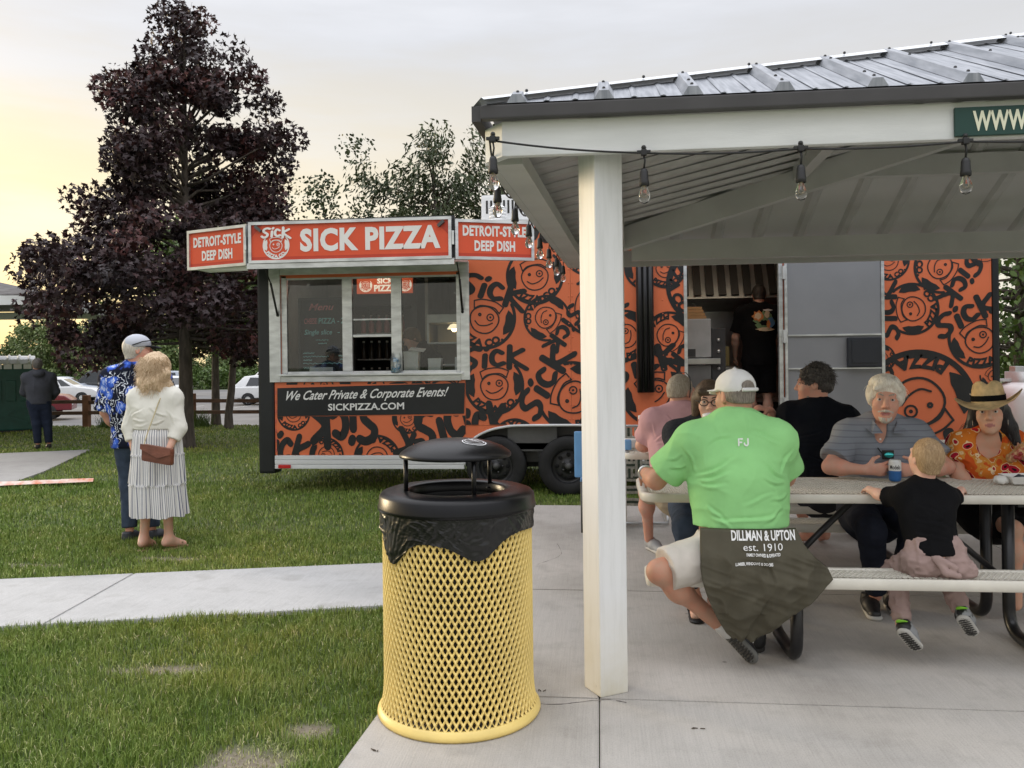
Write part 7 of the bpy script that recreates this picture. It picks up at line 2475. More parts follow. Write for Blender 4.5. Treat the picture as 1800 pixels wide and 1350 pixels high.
vo = N2('ShaderNodeTexVoronoi'); vo.inputs['Scale'].default_value = 17; vo.inputs['Randomness'].default_value = 1
nzv = N2('ShaderNodeTexNoise'); nzv.inputs['Scale'].default_value = 9
co_ = N2('ShaderNodeTexCoord'); L2(co_.outputs['Object'], nzv.inputs['Vector'])
vm = N2('ShaderNodeVectorMath'); vm.operation = 'ADD'; vs_ = N2('ShaderNodeVectorMath'); vs_.operation = 'SCALE'; vs_.inputs['Scale'].default_value = .09
L2(nzv.outputs['Color'], vs_.inputs[0]); L2(co_.outputs['Object'], vm.inputs[0]); L2(vs_.outputs[0], vm.inputs[1]); L2(vm.outputs[0], vo.inputs['Vector'])
big_ = ramp(tt, vo.outputs['Distance'], [(0.0, (.02, .008, .012)), (.17, (.02, .008, .012)), (.19, (.42, .015, .035)), (.38, (.42, .015, .035)), (.41, (.80, .62, .38)), (.46, (.80, .62, .38)), (.48, (.66, .20, .03))], 'CONSTANT')
sepc = N2('ShaderNodeSeparateColor'); L2(vo.outputs['Color'], sepc.inputs[0])
gt = N2('ShaderNodeMath'); gt.operation = 'GREATER_THAN'; gt.inputs[1].default_value = .42; L2(sepc.outputs[0], gt.inputs[0])
n3 = noise(tt, 14, 2)
L2(mixc(tt, gt.outputs[0], ramp(tt, n3, [(0.40, (.60, .10, .02)), (.50, (.62, .26, .05)), (.58, (.70, .50, .26)), (.62, (.58, .12, .02))], 'CONSTANT'), big_), bb.inputs['Base Color'])
shirt(t, J, o_, dressm, .013, .72, (V3(2.27, 5.1, .55), (0, 0, -1)), .007, .004, 9, 51, (1, 1, .7), False, .02, 'dress', neckcut=(V3(2.215, 4.945, .962), (.084, .085, .095)))
F = SDF(.01)
F.cap((2.27, 5.12, .56), (2.27, 5.05, .54), .19, .18, k=.04, flat=(0, 1, .2), q=1.2)
for S_ in ('a', 'b'):
    F.cap(J['hi' + S_], lerp(J['hi' + S_], J['kn' + S_], .8), .095, .085, k=.05, e1=True)
F.build('skirt', black_cloth, t, folds(.006, 8, 3))
hr_bk = hairm('black_hair', (.008, .007, .009), (.028, .024, .026), .4)
F = SDF(.008); F.ell(P(0, -.022, .035), (.090, .108, .098), A, .01)
for sx in (-1, 1):
    F.cap(P(sx * .072, -.03, .0), P(sx * .088, -.035, -.085), .034, .036, k=.03); F.cap(P(sx * .088, -.035, -.085), P(sx * .112, -.03, -.165), .036, .026, k=.03)
F.cap(P(0, -.07, 0), P(0, -.085, -.14), .075, .085, k=.04)
F.cap(P(.105, -.03, -.12), P(.165, -.02, -.165), .030, .018, k=.03)
F.ell(P(0, .115, -.03), (.066, .080, .10), A, .012, True)
F.build('hair', hr_bk, t, lambda V, N: .005 * fbm(V * np.array([60, 60, 9]), 3, 4))
rt = [P(sx * rnd.uniform(.075, .12), rnd.uniform(-.05, -.0), rnd.uniform(-.14, -.05)) for sx in (-1, 1) for _ in range(90)]
strands(t, rt, [A[0] * (.8 if (p - P(0, 0, 0)) @ A[0] > 0 else -.25) * rnd.uniform(.2, 1) + V3(0, 0, -1) for p in rt], .09, hr_bk, .003, .01, grav=.1)
for sx in (-1, 1):
    mb = MB(); c_ = P(sx * .083, -.005, -.055); mb.tube([c_ + (A[1] * math.cos(a) + A[2] * math.sin(a)) * .022 for a in np.linspace(0, 2 * math.pi, 17)], .0015, 5); mb.build('hoop_earring', M('silver_hoop', (.7, .68, .62), .25, .9), t)
# hat: cattleman crown and rolled brim
ht = thing('straw_hat', 'straw cowboy hat with a black band worn by the woman in orange', 'hat', tuple(P(0, 0, .08)))
straw = M('woven_straw', (.66, .48, .25), .75, nsc=30, var=.16, bump=.5, bsc=220)
V = []; nn_ = 64
rings = []
for i, (rr_, zz_) in enumerate(((.180, .0), (.176, .004), (.155, -.004), (.125, -.008), (.100, -.004), (.095, .004), (.093, .03), (.089, .062), (.080, .090), (.064, .103), (.040, .104), (.018, .098), (.001, .096))):
    for k in range(nn_):
        a = 2 * math.pi * k / nn_; ca, sa = math.cos(a), math.sin(a)
        x = rr_ * ca * (1.0 if rr_ > .1 else .86); y = rr_ * sa * (1.06 if rr_ > .1 else 1.06); z = zz_
        if rr_ > .1:
            q_ = (rr_ - .1) / .08; z += q_ ** 1.3 * (.040 * ca * ca - .034 * sa * sa - .018 * ca)
            x *= 1 - .10 * q_ * ca * ca
        elif zz_ > .08:
            z -= .022 * math.exp(-(x / .018) ** 2) * (1 if zz_ > .09 else .5); z += .012 * sa
        V.append(P(x, y - .012, z + .062))
F_ = [(i * nn_ + k, i * nn_ + (k + 1) % nn_, (i + 1) * nn_ + (k + 1) % nn_, (i + 1) * nn_ + k) for i in range(12) for k in range(nn_)]
V = np.array(V); Nn = vnormals(V, np.array(F_)); V2 = V - Nn * .004
Fa = np.array(F_); np_mesh('hat_shell', np.r_[V, V2], np.r_[Fa, Fa[:, ::-1] + len(V), np.array([(k, (k + 1) % nn_, (k + 1) % nn_ + len(V), k + len(V)) for k in range(nn_)])], straw, parent=ht)
mb = MB()
for k in range(48):
    a0, a1 = 2 * math.pi * k / 48, 2 * math.pi * (k + 1) / 48
    q = lambda a, z, rr_: P(rr_ * math.cos(a) * .87, rr_ * math.sin(a) * 1.07 - .012, z + .062)
    mb.add([q(a0, .004, .098), q(a1, .004, .098), q(a1, .034, .0965), q(a0, .034, .0965)], [(0, 1, 2, 3)], 0, True)
mb.build('hat_band', black_cloth, ht)
mb = MB()
for k in range(22):
    a = R(200 + k * 7); p_ = P(.099 * math.cos(a) * .87, .099 * math.sin(a) * 1.07 - .012, .062 + .036 + .004 * (k % 2)); mb.sphere(p_, .0045, 6)
mb.build('band_lacing', paper, ht, kind='stuff')

# ---- 5 woman with glasses drinking
J = legsof(dict(f=(-.05, -1, 0), pel=(.60, 5.15, .56), chest=(.61, 5.13, .84), nb=(.635, 5.12, 1.05), head=(.662, 5.07, 1.195), hf=(-.12, -.98, -.05), s=1.03, sha=(.47, 5.12, 1.0), shb=(.79, 5.12, 1.0),
                ela=(.45, 4.98, .86), wra=(.60, 4.93, 1.02), elb=(.85, 4.98, .84), wrb=(.75, 4.86, .80), handa=((.55, .0, .35), (.2, .9, .2), 1, (.5, .5, .55, .6)),
                kna=(.47, 4.68, .51), ana=(.53, 4.80, .09), knb=(.655, 4.68, .51), anb=(.64, 4.78, .09), toa=(.52, 4.66, .035), tob=(.64, 4.64, .035)), .09)
o_ = dict(g=.95, hip=.175, chest=.155, q=1.45, neck=.048, fem=True, feet=True, brow=M('brown_brow', (.06, .04, .03), .7), lips=lipm, hs=.92)
t = person('woman with dark glasses drinking, half hidden behind the man in green', (.60, 5.15, 0))
P, A = body(t, J, o_, sk_fair, .007, face=True)
dk_st = fabric('dark_striped_top', (.030, .032, .038), .2, 60)
shirt(t, J, o_, dk_st, .013, .85, (V3(.6, 5.1, .60), (0, 0, -1)), .009, .004, 8, 61, collar=False, name='top')
pants(t, J, o_, denim, .012, 1.80)
hr_br = hairm('brown_bob_hair', (.045, .030, .020), (.13, .090, .060))
F = SDF(.008); F.ell(P(0, -.02, .038), (.092, .108, .100), A, .01); F.cap(P(-.074, -.01, .02), P(-.082, -.01, -.075), .034, .024, k=.03); F.cap(P(.074, -.01, .02), P(.082, -.01, -.075), .034, .024, k=.03); F.cap(P(0, -.07, 0), P(0, -.08, -.08), .075, .07, k=.04)
F.ell(P(0, .12, -.035), (.068, .080, .092), A, .012, True); F.cap(P(-.06, .055, .075), P(.05, .078, .070), .022, k=.02); F.build('hair', hr_br, t, lambda V, N: .004 * fbm(V * np.array([70, 70, 10]), 3, 4))
gl_ = thing('eyeglasses', 'dark framed eyeglasses worn by the drinking woman', 'glasses', tuple(P(0, .1, .01)))
mb = MB()
for sx in (-1, 1):
    mb.tube([P(sx * .033 + .024 * math.cos(a), .102, .008 + .018 * math.sin(a)) for a in np.linspace(0, 2 * math.pi, 19)], .0028, 6)
    mb.tube([P(sx * .057, .10, .014), P(sx * .080, .04, .014), P(sx * .082, -.01, .008)], .0025, 6)
mb.tube([P(-.010, .104, .012), P(.010, .104, .012)], .0025, 6); mb.build('glasses_frame', powder_bk, gl_)
cu_ = thing('drink_cup', 'pale blue paper cup raised to the mouth of the woman with glasses', 'cup', tuple(P(0, .12, -.10)))
a0 = V3(*P(.004, .120, -.055)); dcup = unit(V3(.05, -.30, -1))
mb = MB(); u1 = unit(np.cross(dcup, (1, 0, 0))); u2 = np.cross(dcup, u1)
def cupr(prof, name, mat):
    mb = MB(); V = []; n = 24
    for r_, z_ in prof:
        for k in range(n):
            a = 2 * math.pi * k / n; V.append(a0 + dcup * z_ + (u1 * math.cos(a) + u2 * math.sin(a)) * r_)
    F = [(i * n + k, i * n + (k + 1) % n, (i + 1) * n + (k + 1) % n, (i + 1) * n + k) for i in range(len(prof) - 1) for k in range(n)]
    mb.add(V, F, 0, True); mb.build(name, mat, cu_)
cupr([(.001, .004), (.038, .004), (.041, .0), (.041, .02), (.039, .022)], 'cup_lid', white_plastic)
cupr([(.039, .022), (.031, .105), (.001, .106)], 'cup_body', M('pale_blue_card', (.30, .47, .62), .6))
for S_ in ('a', 'b'):
    F = SDF(.006); p_, q_ = V3(*J['an' + S_]), V3(*J['to' + S_]); F.cap(p_ + (0, .03, -.078), q_ + (0, -.02, -.025), .038, .042, k=.01, flat=(0, 0, 1), q=3.2); F.cap(lerp(p_, q_, .6) + (-.03, 0, -.005), lerp(p_, q_, .6) + (.03, 0, -.005), .018, k=.01); F.build('sandal', shoe_bk, t)

# ---- 6 man in pink (back to us)
J = legsof(dict(f=(.05, 1, 0), pel=(.56, 5.87, .56), chest=(.56, 5.92, .84), nb=(.575, 5.99, 1.07), head=(.590, 6.03, 1.215), hf=(.75, .66, -.10), s=1.02, sha=(.385, 5.95, 1.015), shb=(.755, 5.95, 1.025),
                ela=(.305, 6.07, .835), wra=(.37, 6.29, .80), elb=(.84, 6.1, .84), wrb=(.72, 6.30, .80), handa=((.3, .9, 0), (0, 0, -1), -1, .3),
                kna=(.335, 6.16, .48), ana=(.365, 6.38, .09), knb=(.70, 6.25, .49), anb=(.70, 6.42, .09)))
o_ = dict(g=1.08, hip=.18, chest=.178, q=1.4, neck=.060)
t = person('man in a pink tee with grey hair, back turned at the far table', (.56, 5.87, 0))
P, A = body(t, J, o_, sk_pink, .008)
pink_t = fabric('pink_cotton', (.60, .345, .36), .05)
shirt(t, J, o_, pink_t, .014, .72, (V3(.56, 5.9, .56), (0, 0, -1)), .008, .006, 6, 71, (1, 1, .8), True, .012, 'tee_shirt', cr=([(.39, .89, .50, .97, .010), (.40, .87, .52, .88, .010), (.40, .93, .36, 1.02, .008), (.47, 1.06, .55, 1.0, .008), (.66, 1.07, .60, 1.0, .008), (.40, .75, .55, .68, .010), (.42, .68, .60, .64, .010), (.74, .9, .64, .93, .01)],))
pants(t, J, o_, fabric('khaki_shorts', (.35, .29, .21)), .013, .8, name='shorts')
hr_g2 = hairm('silver_brown_hair', (.26, .215, .16), (.46, .41, .34))
hairdo(t, P, A, 1.02, hr_g2, .008, -.030, amp=.003, st=(110, 110, 50), side=-.012)
mb = MB(); mb.tube([P(.085, .0, .03), P(.088, -.02, .11), P(.05, -.02, .142), P(-.02, -.02, .145)], .003, 6); mb.tube([P(.088, -.01, -.03), P(.09, -.01, .06), P(.085, -.02, .11)], .003, 6); mb.build('sunglasses_strap', powder_bk, t)
shoe(t, (.365, 6.44, .002), (.46, 6.22, .002), (0, 0, 1), shoe_gr, sole_w); shoe(t, (.70, 6.48, .002), (.72, 6.24, .002), (0, 0, 1), shoe_gr, sole_w)

# ---- 7 man in black (turned left)
J = legsof(dict(f=(-.25, .97, 0), pel=(1.53, 5.87, .56), chest=(1.52, 5.88, .84), nb=(1.505, 5.92, 1.105), head=(1.485, 5.945, 1.268), hf=(-.97, .22, -.05), s=1.05, sha=(1.335, 5.97, 1.055), shb=(1.69, 5.88, 1.03),
                ela=(1.31, 6.14, .93), wra=(1.215, 6.05, 1.085), elb=(1.77, 6.06, .82), wrb=(1.62, 6.27, .80), handa=((-.9, -.15, .25), (-.2, .3, -.9), 1, (.5, .55, .6, .65)),
                kna=(1.42, 6.26, .50), ana=(1.60, 6.62, .10), knb=(1.63, 6.26, .50), anb=(1.74, 6.66, .10), toa=(1.56, 6.74, .03), tob=(1.74, 6.78, .03)))
o_ = dict(g=1.06, hip=.182, chest=.180, q=1.4, neck=.062, feet=True, brow=hr_grey, lips=lipm)
t = person('man in black with dark curly hair, turned left at the far table', (1.53, 5.87, 0))
P, A = body(t, J, o_, sk_pink, .007, face=True)
shirt(t, J, o_, navy_cloth, .014, .85, (V3(1.5, 5.9, .55), (0, 0, -1)), .008, .007, 6, 81, (1, 1, .8), False, .012, 'tee_shirt', cr=([(1.36, .90, 1.50, .96, .013), (1.37, .86, 1.55, .88, .012), (1.66, .88, 1.52, .92, .012), (1.40, .78, 1.6, .74, .012), (1.45, .70, 1.66, .68, .012), (1.66, .97, 1.74, 1.02, .01)],))
pants(t, J, o_, fabric('dark_shorts', (.03, .03, .035)), .013, .85, name='shorts')
hr_cu = hairm('dark_curly_hair', (.020, .018, .017), (.12, .11, .105))
F = SDF(.007); F.ell(P(0, -.025, .05), (.094, .108, .098), A, .01); F.ell(P(0, -.07, -.005), (.078, .062, .065), A, .03); F.ell(P(0, .115, -.03), (.09, .066, .10), A, .012, True); F.cut(P(0, -.02, -.058), -A[2])
for sx in (-1, 1):
    F.ell(P(sx * .082, .03, -.04), (.03, .052, .05), A, .01, True)
F.build('hair', hr_cu, t, lambda V, N: .016 * fbm(V * 38, 2, 4) + .008 * np.abs(vn(V * 75, 8)))
rt = []; dr_ = []
for i in range(700):
    a = rnd.uniform(-2.6, 2.6); b_ = rnd.uniform(.1, 1.9); n_3 = -A[1] * math.cos(a) * math.sin(b_) + A[0] * math.sin(a) * math.sin(b_) + A[2] * math.cos(b_)
    p = P(0, -.025, .045) + (A[0] * (n_3 @ A[0]) * .096 + A[1] * (n_3 @ A[1]) * .108 + A[2] * (n_3 @ A[2]) * .098) * 1.05
    rt.append(p); dr_.append(n_3 * .5 + V3(rnd.uniform(-1, 1), rnd.uniform(-1, 1), rnd.uniform(-1, .4)) * .9)
strands(t, rt, dr_, .032, hr_cu, .005, .009, 'curls', .2, 6)
F = SDF(.006); F.cap(P(0, .078, -.088), P(-.045, .035, -.075), .015, k=.02); F.cap(P(0, .078, -.088), P(.045, .035, -.075), .015, k=.02); F.build('stubble', hairm('grey_stubble', (.18, .14, .12), (.34, .30, .27)), t)

# ---- 8 cook
J = legsof(dict(f=(0, 1, 0), pel=(1.905, 10.1, 1.46), chest=(1.90, 10.1, 1.80), nb=(1.905, 10.11, 2.06), head=(1.918, 10.14, 2.215), hf=(.1, .98, -.25), sha=(1.715, 10.1, 2.0), shb=(2.09, 10.1, 2.0),
                ela=(1.64, 10.16, 1.72), wra=(1.66, 10.32, 1.50), elb=(2.17, 10.18, 1.74), wrb=(2.1, 10.4, 1.58), handa=((0, .6, -.7), (1, 0, 0), 1, .4), kna=(1.81, 10.1, 1.02), ana=(1.82, 10.08, .63), knb=(2.0, 10.1, 1.02), anb=(2.0, 10.08, .63)))
o_ = dict(g=1.02, hip=.175, chest=.178, q=1.45, neck=.056, hang=.12)
t = person('cook in a black tee with a bright back print inside the trailer door', (1.905, 10.1, .55))
P, A = body(t, J, o_, sk_fair, .009)
shirt(t, J, o_, black_cloth, .016, .8, (V3(1.9, 10.1, 1.375), (0, 0, -1)), .010, .005, 6, 91, (1, 1, .7), False, .012, 'tee_shirt')
pants(t, J, o_, black_cloth, .02, .92, .011, name='shorts')
hairdo(t, P, A, 1.0, hairm('dark_short_hair', (.012, .010, .009), (.04, .032, .028)), .007, -.06, amp=.002, st=(140, 140, 80), side=-.012)
for x in (1.82, 2.0):
    shoe(t, (x, 10.03, .552), (x, 10.29, .552), (0, 0, 1), shoe_bk, sole_d)
mb = MB(); yb_ = 9.975
pr_ = {'o': M('print_orange', (.62, .22, .06), .7), 'c': M('print_cream', (.70, .55, .36), .7), 'g': M('print_green', (.16, .27, .12), .7), 'b': M('print_blue', (.10, .26, .45), .7), 'k': black_cloth}
cxp, czp = 1.935, 1.905
def blob(cx, cz, rx, rz, mat, dy, n=18, seed=0):
    mb = MB(); yb_ = 9.968; pts = [(cx, yb_ - dy, cz)] + [(cx + rx * math.cos(2 * math.pi * k / n) * (1 + .22 * math.sin(k * 2.4 + seed)), yb_ - dy, cz + rz * math.sin(2 * math.pi * k / n) * (1 + .22 * math.cos(k * 3.1 + seed))) for k in range(n)]
    pts = [(x, 10.10 - .1465 * math.sqrt(max(.05, 1 - ((x - 1.90) / .215) ** 2)) - (9.968 - y) - .004, z) for x, y, z in pts]; mb.add(pts, [(0, 1 + k, 1 + (k + 1) % n) for k in range(n)]); mb.build('back_print', mat, t, recalc=False)
for a_ in ((cxp + .01, czp + .0, .115, .105, pr_['g'], .0, 22, 1), (cxp + .085, czp - .02, .045, .06, pr_['b'], .002, 14, 2), (cxp - .065, czp + .055, .062, .058, pr_['o'], .004, 14, 3), (cxp - .065, czp + .055, .042, .038, pr_['c'], .006, 12, 4), (cxp + .04, czp + .075, .032, .045, pr_['c'], .004, 12, 5),
           (cxp - .0, czp - .025, .05, .032, pr_['k'], .006, 12, 6), (cxp + .055, czp - .04, .022, .05, pr_['o'], .006, 10, 7), (cxp + .02, czp - .10, .10, .022, pr_['c'], .004, 16, 8), (cxp + .05, czp + .125, .06, .012, paper, .002, 12, 9)):
    blob(*a_)

# ---- 9 worker behind the serving window
J = legsof(dict(f=(-.8, -.5, 0), pel=(-1.93, 9.78, 1.10), chest=(-1.98, 9.74, 1.42), nb=(-2.10, 9.70, 1.63), head=(-2.215, 9.66, 1.745), hf=(-.75, -.45, -.5), sha=(-2.10, 9.88, 1.56), shb=(-2.0, 9.56, 1.56),
                ela=(-2.2, 9.95, 1.36), wra=(-2.4, 9.8, 1.30), elb=(-2.15, 9.5, 1.38), wrb=(-2.35, 9.45, 1.36), kna=(-1.9, 9.85, .95), ana=(-1.85, 9.9, .63), knb=(-1.9, 9.68, .95), anb=(-1.85, 9.66, .63)))
o_ = dict(g=.95, hip=.17, chest=.17, q=1.4, neck=.052)
t = person('worker in dark clothes bending behind the right window pane', (-1.93, 9.78, .55))
P, A = body(t, J, o_, sk_fair, .010)
shirt(t, J, o_, black_cloth, .018, 1.9, None, .011, .005, 6, 95, collar=False, name='sweater'); pants(t, J, o_, black_cloth, .012, 1.9, .012)
hairdo(t, P, A, 1.0, hairm('auburn_hair', (.07, .045, .025), (.20, .13, .07)), .012, -.07, amp=.004)

# ---- 10 woman of the couple
t = person('blonde woman in a white cardigan and long striped skirt on the lawn', (-3.53, 6.28, GZ))
J = legsof(dict(f=(.05, 1, 0), pel=(-3.53, 6.28, .87), chest=(-3.53, 6.27, 1.08), nb=(-3.53, 6.27, 1.285), head=(-3.52, 6.29, 1.425), hf=(.35, .93, .03), s=.98, sha=(-3.68, 6.27, 1.20), shb=(-3.395, 6.27, 1.20),
                ela=(-3.745, 6.26, .97), wra=(-3.69, 6.22, .79), elb=(-3.325, 6.24, .96), wrb=(-3.36, 6.16, .81), handa=((.2, .1, -.9), (.8, .3, 0), 1, .4), handb=((-.3, .35, -.6), (-.8, .3, 0), -1, .5),
                kna=(-3.62, 6.29, .46), ana=(-3.645, 6.27, .07), knb=(-3.455, 6.29, .46), anb=(-3.45, 6.30, .07), toa=(-3.66, 6.42, .0), tob=(-3.40, 6.43, .0)), .08)
o_ = dict(g=.90, hip=.200, chest=.178, q=1.35, neck=.05, fem=True, feet=True, hs=.92)
P, A = body(t, J, o_, sk_fair, .009)
card_f = fabric('white_cardigan_knit', (.70, .685, .62), .04)
shirt(t, J, o_, card_f, .016, 1.60, (V3(-3.53, 6.28, .955), (0, 0, -1)), .008, .005, 7, 101, (1, 1, .9), False, .004, 'cardigan', cr=([(-3.67, 1.06, -3.56, 1.12, .010), (-3.67, 1.03, -3.55, 1.03, .009), (-3.40, 1.06, -3.50, 1.12, .010), (-3.41, 1.02, -3.50, 1.0, .009), (-3.64, .98, -3.52, 1.0, .008), (-3.74, 1.0, -3.68, 1.1, .008), (-3.33, 1.0, -3.38, 1.1, .008)],))
strp = M('striped_skirt', (.68, .67, .66), .85, spec=.2)
tt, bb, N2, L2 = nodes_of(strp)
uvn = N2('ShaderNodeUVMap'); uvn.uv_map = 'UVMap'; sx_ = N2('ShaderNodeSeparateXYZ'); L2(uvn.outputs[0], sx_.inputs[0])
mm_ = N2('ShaderNodeMath'); mm_.operation = 'FRACT'; L2(sx_.outputs[0], mm_.inputs[0])
L2(ramp(tt, mm_.outputs[0], [(0, (.70, .69, .67)), (.50, (.72, .71, .69)), (.56, (.13, .14, .20)), (.77, (.13, .14, .20)), (.83, (.72, .71, .69))]), bb.inputs['Base Color'])
ns, nz_ = 260, 70; V = []; UV = []
tiers = [.97, .755, .52, .262]
for j in range(nz_ + 1):
    t_ = j / nz_; z = .985 + (.262 - .985) * t_
    tier = 0 if z > .755 else (1 if z > .52 else 2)
    rx = np.interp(z, [.262, .52, .755, .90, .985], [.222, .210, .197, .188, .168]); ry = np.interp(z, [.262, .52, .755, .90, .985], [.190, .18, .17, .160, .135])
    tz = (tiers[tier] - z) / (tiers[tier] - tiers[tier + 1])
    for i in range(ns):
        a = 2 * math.pi * i / ns
        nf = (26, 30, 34)[tier]
        pl = (.003 + .005 * tz + .004 * tier) * (.6 + .6 * math.sin(a * 11 + tier * 3)) * math.sin(a * nf + 1.3 * math.sin(a * 5 + tier) + tier) + .012 * tz * math.sin(a * 9 + tier * 2) * (tier > 0)
        if tz < .06 and tier > 0:
            pl += .006
        V.append((-3.53 + (rx + pl) * math.cos(a) + .012 * (tier == 2) * tz, 6.285 + (ry + pl) * math.sin(a), z + .006 * math.sin(a * 7) * (tier == 2) * tz)); UV.append((i / ns * (62, 74, 84)[tier] * 1.0, t_))
I = np.arange((nz_ + 1) * ns).reshape(nz_ + 1, ns)
F_ = np.stack([I[:-1], np.roll(I[:-1], -1, 1), np.roll(I[1:], -1, 1), I[1:]], -1)[:, :-1].reshape(-1, 4)
seam = np.stack([I[:-1, -1], I[:-1, 0], I[1:, 0], I[1:, -1]], -1)
np_mesh('skirt', V, np.r_[F_, seam], strp, parent=t, uv=UV)
hr_blo = hairm('wavy_blonde_hair', (.36, .24, .13), (.72, .56, .38))
F = SDF(.008); F.ell(P(0, -.02, .03), (.105, .118, .112), A, .01)
for x, y, z, r_ in ((-.085, -.04, -.06, .055), (.085, -.03, -.055, .055), (-.05, -.085, -.095, .06), (.05, -.085, -.09, .058), (0, -.10, -.105, .06), (-.095, -.03, -.13, .040), (-.075, -.075, -.15, .040), (.105, .0, -.12, .042), (.11, -.03, -.03, .048), (-.13, -.03, -.15, .032), (-.15, -.02, -.17, .022), (.085, -.06, -.15, .04), (-.02, -.10, -.15, .045), (-.10, -.06, -.165, .03)):
    F.ell(P(x, y, z), (r_, r_, r_), A, .03)
F.ell(P(0, .13, -.03), (.07, .08, .10), A, .012, True)
F.build('hair', hr_blo, t, lambda V, N: .016 * fbm(V * np.array([20, 20, 11]) + .8 * np.sin(V[:, [2, 0, 1]] * 22), 3, 44) + .004 * fbm(V * np.array([90, 90, 25]), 2, 4))
rt = []; dr_ = []
for i in range(1100):
    a = rnd.uniform(math.pi * .9, 2.1 * math.pi); z = rnd.uniform(-.16, .11); rr_ = .112 if z > -.1 else .10
    p = P(rr_ * math.cos(a), -.03 + rr_ * math.sin(a) * .9, z); rt.append(p); dr_.append(unit(np.array(p) - P(0, -.02, z)) * rnd.uniform(.1, .9) + V3(rnd.uniform(-.4, .4), rnd.uniform(-.3, .3), -1))
strands(t, rt, dr_, .08, hr_blo, .0042, .012, grav=.0, seg=6)
F = SDF(.007)
for S_ in ('a', 'b'):
    p_, q_ = V3(*J['an' + S_]), V3(*J['to' + S_]); F.cap(p_ + (0, -.035, -.088), q_ + (0, .02, -.02), .034, .040, k=.01, flat=(0, 0, 1), q=3.5)
    F.cap(lerp(p_, q_, .7) + (-.03, 0, .0), lerp(p_, q_, .7) + (.03, 0, .0), .012, k=.008)
F.build('sandals', M('tan_leather', (.34, .22, .13), .6), t)
bg_ = thing('shoulder_bag', 'brown leather flap bag hanging at the blonde woman\'s right hip', 'handbag', (-3.40, 6.04, .77))
leather = M('brown_leather', (.155, .052, .030), .45, nsc=14, var=.2, bump=.25, bsc=60)
mb = MB(); mb.bbox(-.105, .105, -.032, .032, -.068, .062, .022); mb.v = [(x - 3.385 + z * .05, y + 6.035 + x * .25, z + .775 - x * .22) for x, y, z in mb.v]; mb.build('bag_body', leather, bg_)
mb = MB(); pts = [(-.106, -.036, .064), (.106, -.036, .064), (.106, -.040, .02), (.02, -.044, -.022), (-.106, -.040, .025)]
mb.prism([Vector((x - 3.385 + z * .05, y + 6.035 + x * .25, z + .775 - x * .22)) for x, y, z in pts], (0, -.006, 0)); mb.build('bag_flap', leather, bg_)
strp_m = M('pale_strap', (.45, .38, .22), .6)
mb = MB(); mb.tube(catmull([(-3.49, 6.0, .82), (-3.475, 6.055, .95), (-3.455, 6.115, 1.08), (-3.435, 6.17, 1.20), (-3.42, 6.26, 1.268), (-3.40, 6.35, 1.22)], 5), .0045, 6); mb.build('bag_strap', strp_m, bg_)

# ---- 11 man of the couple
J = legsof(dict(f=(.2, .97, 0), pel=(-3.88, 6.58, .87), chest=(-3.89, 6.57, 1.17), nb=(-3.885, 6.57, 1.42), head=(-3.845, 6.57, 1.585), hf=(.85, .52, 0), s=1.02, sha=(-4.065, 6.53, 1.35), shb=(-3.70, 6.62, 1.35),
                ela=(-4.12, 6.53, 1.07), wra=(-4.06, 6.66, .86), elb=(-3.60, 6.65, 1.1), wrb=(-3.62, 6.8, .95), handa=((.2, .3, -.8), (1, 0, 0), 1, .4), kna=(-3.95, 6.59, .46), ana=(-3.945, 6.57, .08), knb=(-3.79, 6.63, .46), anb=(-3.78, 6.63, .08)))
o_ = dict(g=1.04, hip=.165, chest=.175, q=1.35, neck=.056, hang=.06, brow=hr_grey, lips=lipm)
t = person('man in a blue floral shirt and pale cap beside the blonde woman', (-3.88, 6.58, GZ))
P, A = body(t, J, o_, sk_pink, .009)
haw = fabric('blue_floral_cotton', (.012, .014, .03), .1)
tt, bb, N2, L2 = nodes_of(haw)
co_ = N2('ShaderNodeTexCoord'); nzv = N2('ShaderNodeTexNoise'); nzv.inputs['Scale'].default_value = 14; L2(co_.outputs['Object'], nzv.inputs['Vector'])
vs_ = N2('ShaderNodeVectorMath'); vs_.operation = 'SCALE'; vs_.inputs['Scale'].default_value = .10; vm = N2('ShaderNodeVectorMath'); vm.operation = 'ADD'
L2(nzv.outputs['Color'], vs_.inputs[0]); L2(co_.outputs['Object'], vm.inputs[0]); L2(vs_.outputs[0], vm.inputs[1])
vo = N2('ShaderNodeTexVoronoi'); vo.inputs['Scale'].default_value = 9; L2(vm.outputs[0], vo.inputs['Vector'])
fl_ = ramp(tt, vo.outputs['Distance'], [(0, (.62, .68, .85)), (.10, (.30, .42, .85)), (.22, (.06, .15, .60)), (.36, (.04, .10, .48)), (.50, (.010, .012, .025))])
wv = N2('ShaderNodeTexWave'); wv.inputs['Scale'].default_value = 7; wv.inputs['Distortion'].default_value = 14; wv.inputs['Detail'].default_value = 2; wv.inputs['Detail Scale'].default_value = 2.5; L2(co_.outputs['Object'], wv.inputs['Vector'])
mk_ = N2('ShaderNodeMath'); mk_.operation = 'MULTIPLY'
L2(ramp(tt, wv.outputs[0], [(.86, (0, 0, 0)), (.92, (1, 1, 1))]), mk_.inputs[0]); L2(ramp(tt, noise(tt, 5, 2), [(.48, (0, 0, 0)), (.54, (1, 1, 1))]), mk_.inputs[1])
L2(mixc(tt, mk_.outputs[0], fl_, (.66, .70, .78)), bb.inputs['Base Color'])
shirt(t, J, o_, haw, .022, .95, (V3(-3.9, 6.6, .775), (0, 0, -1)), .009, .007, 6, 111, (1, 1, .7), True, .018, 'floral_shirt')
pants(t, J, o_, denim, .014, 1.95)
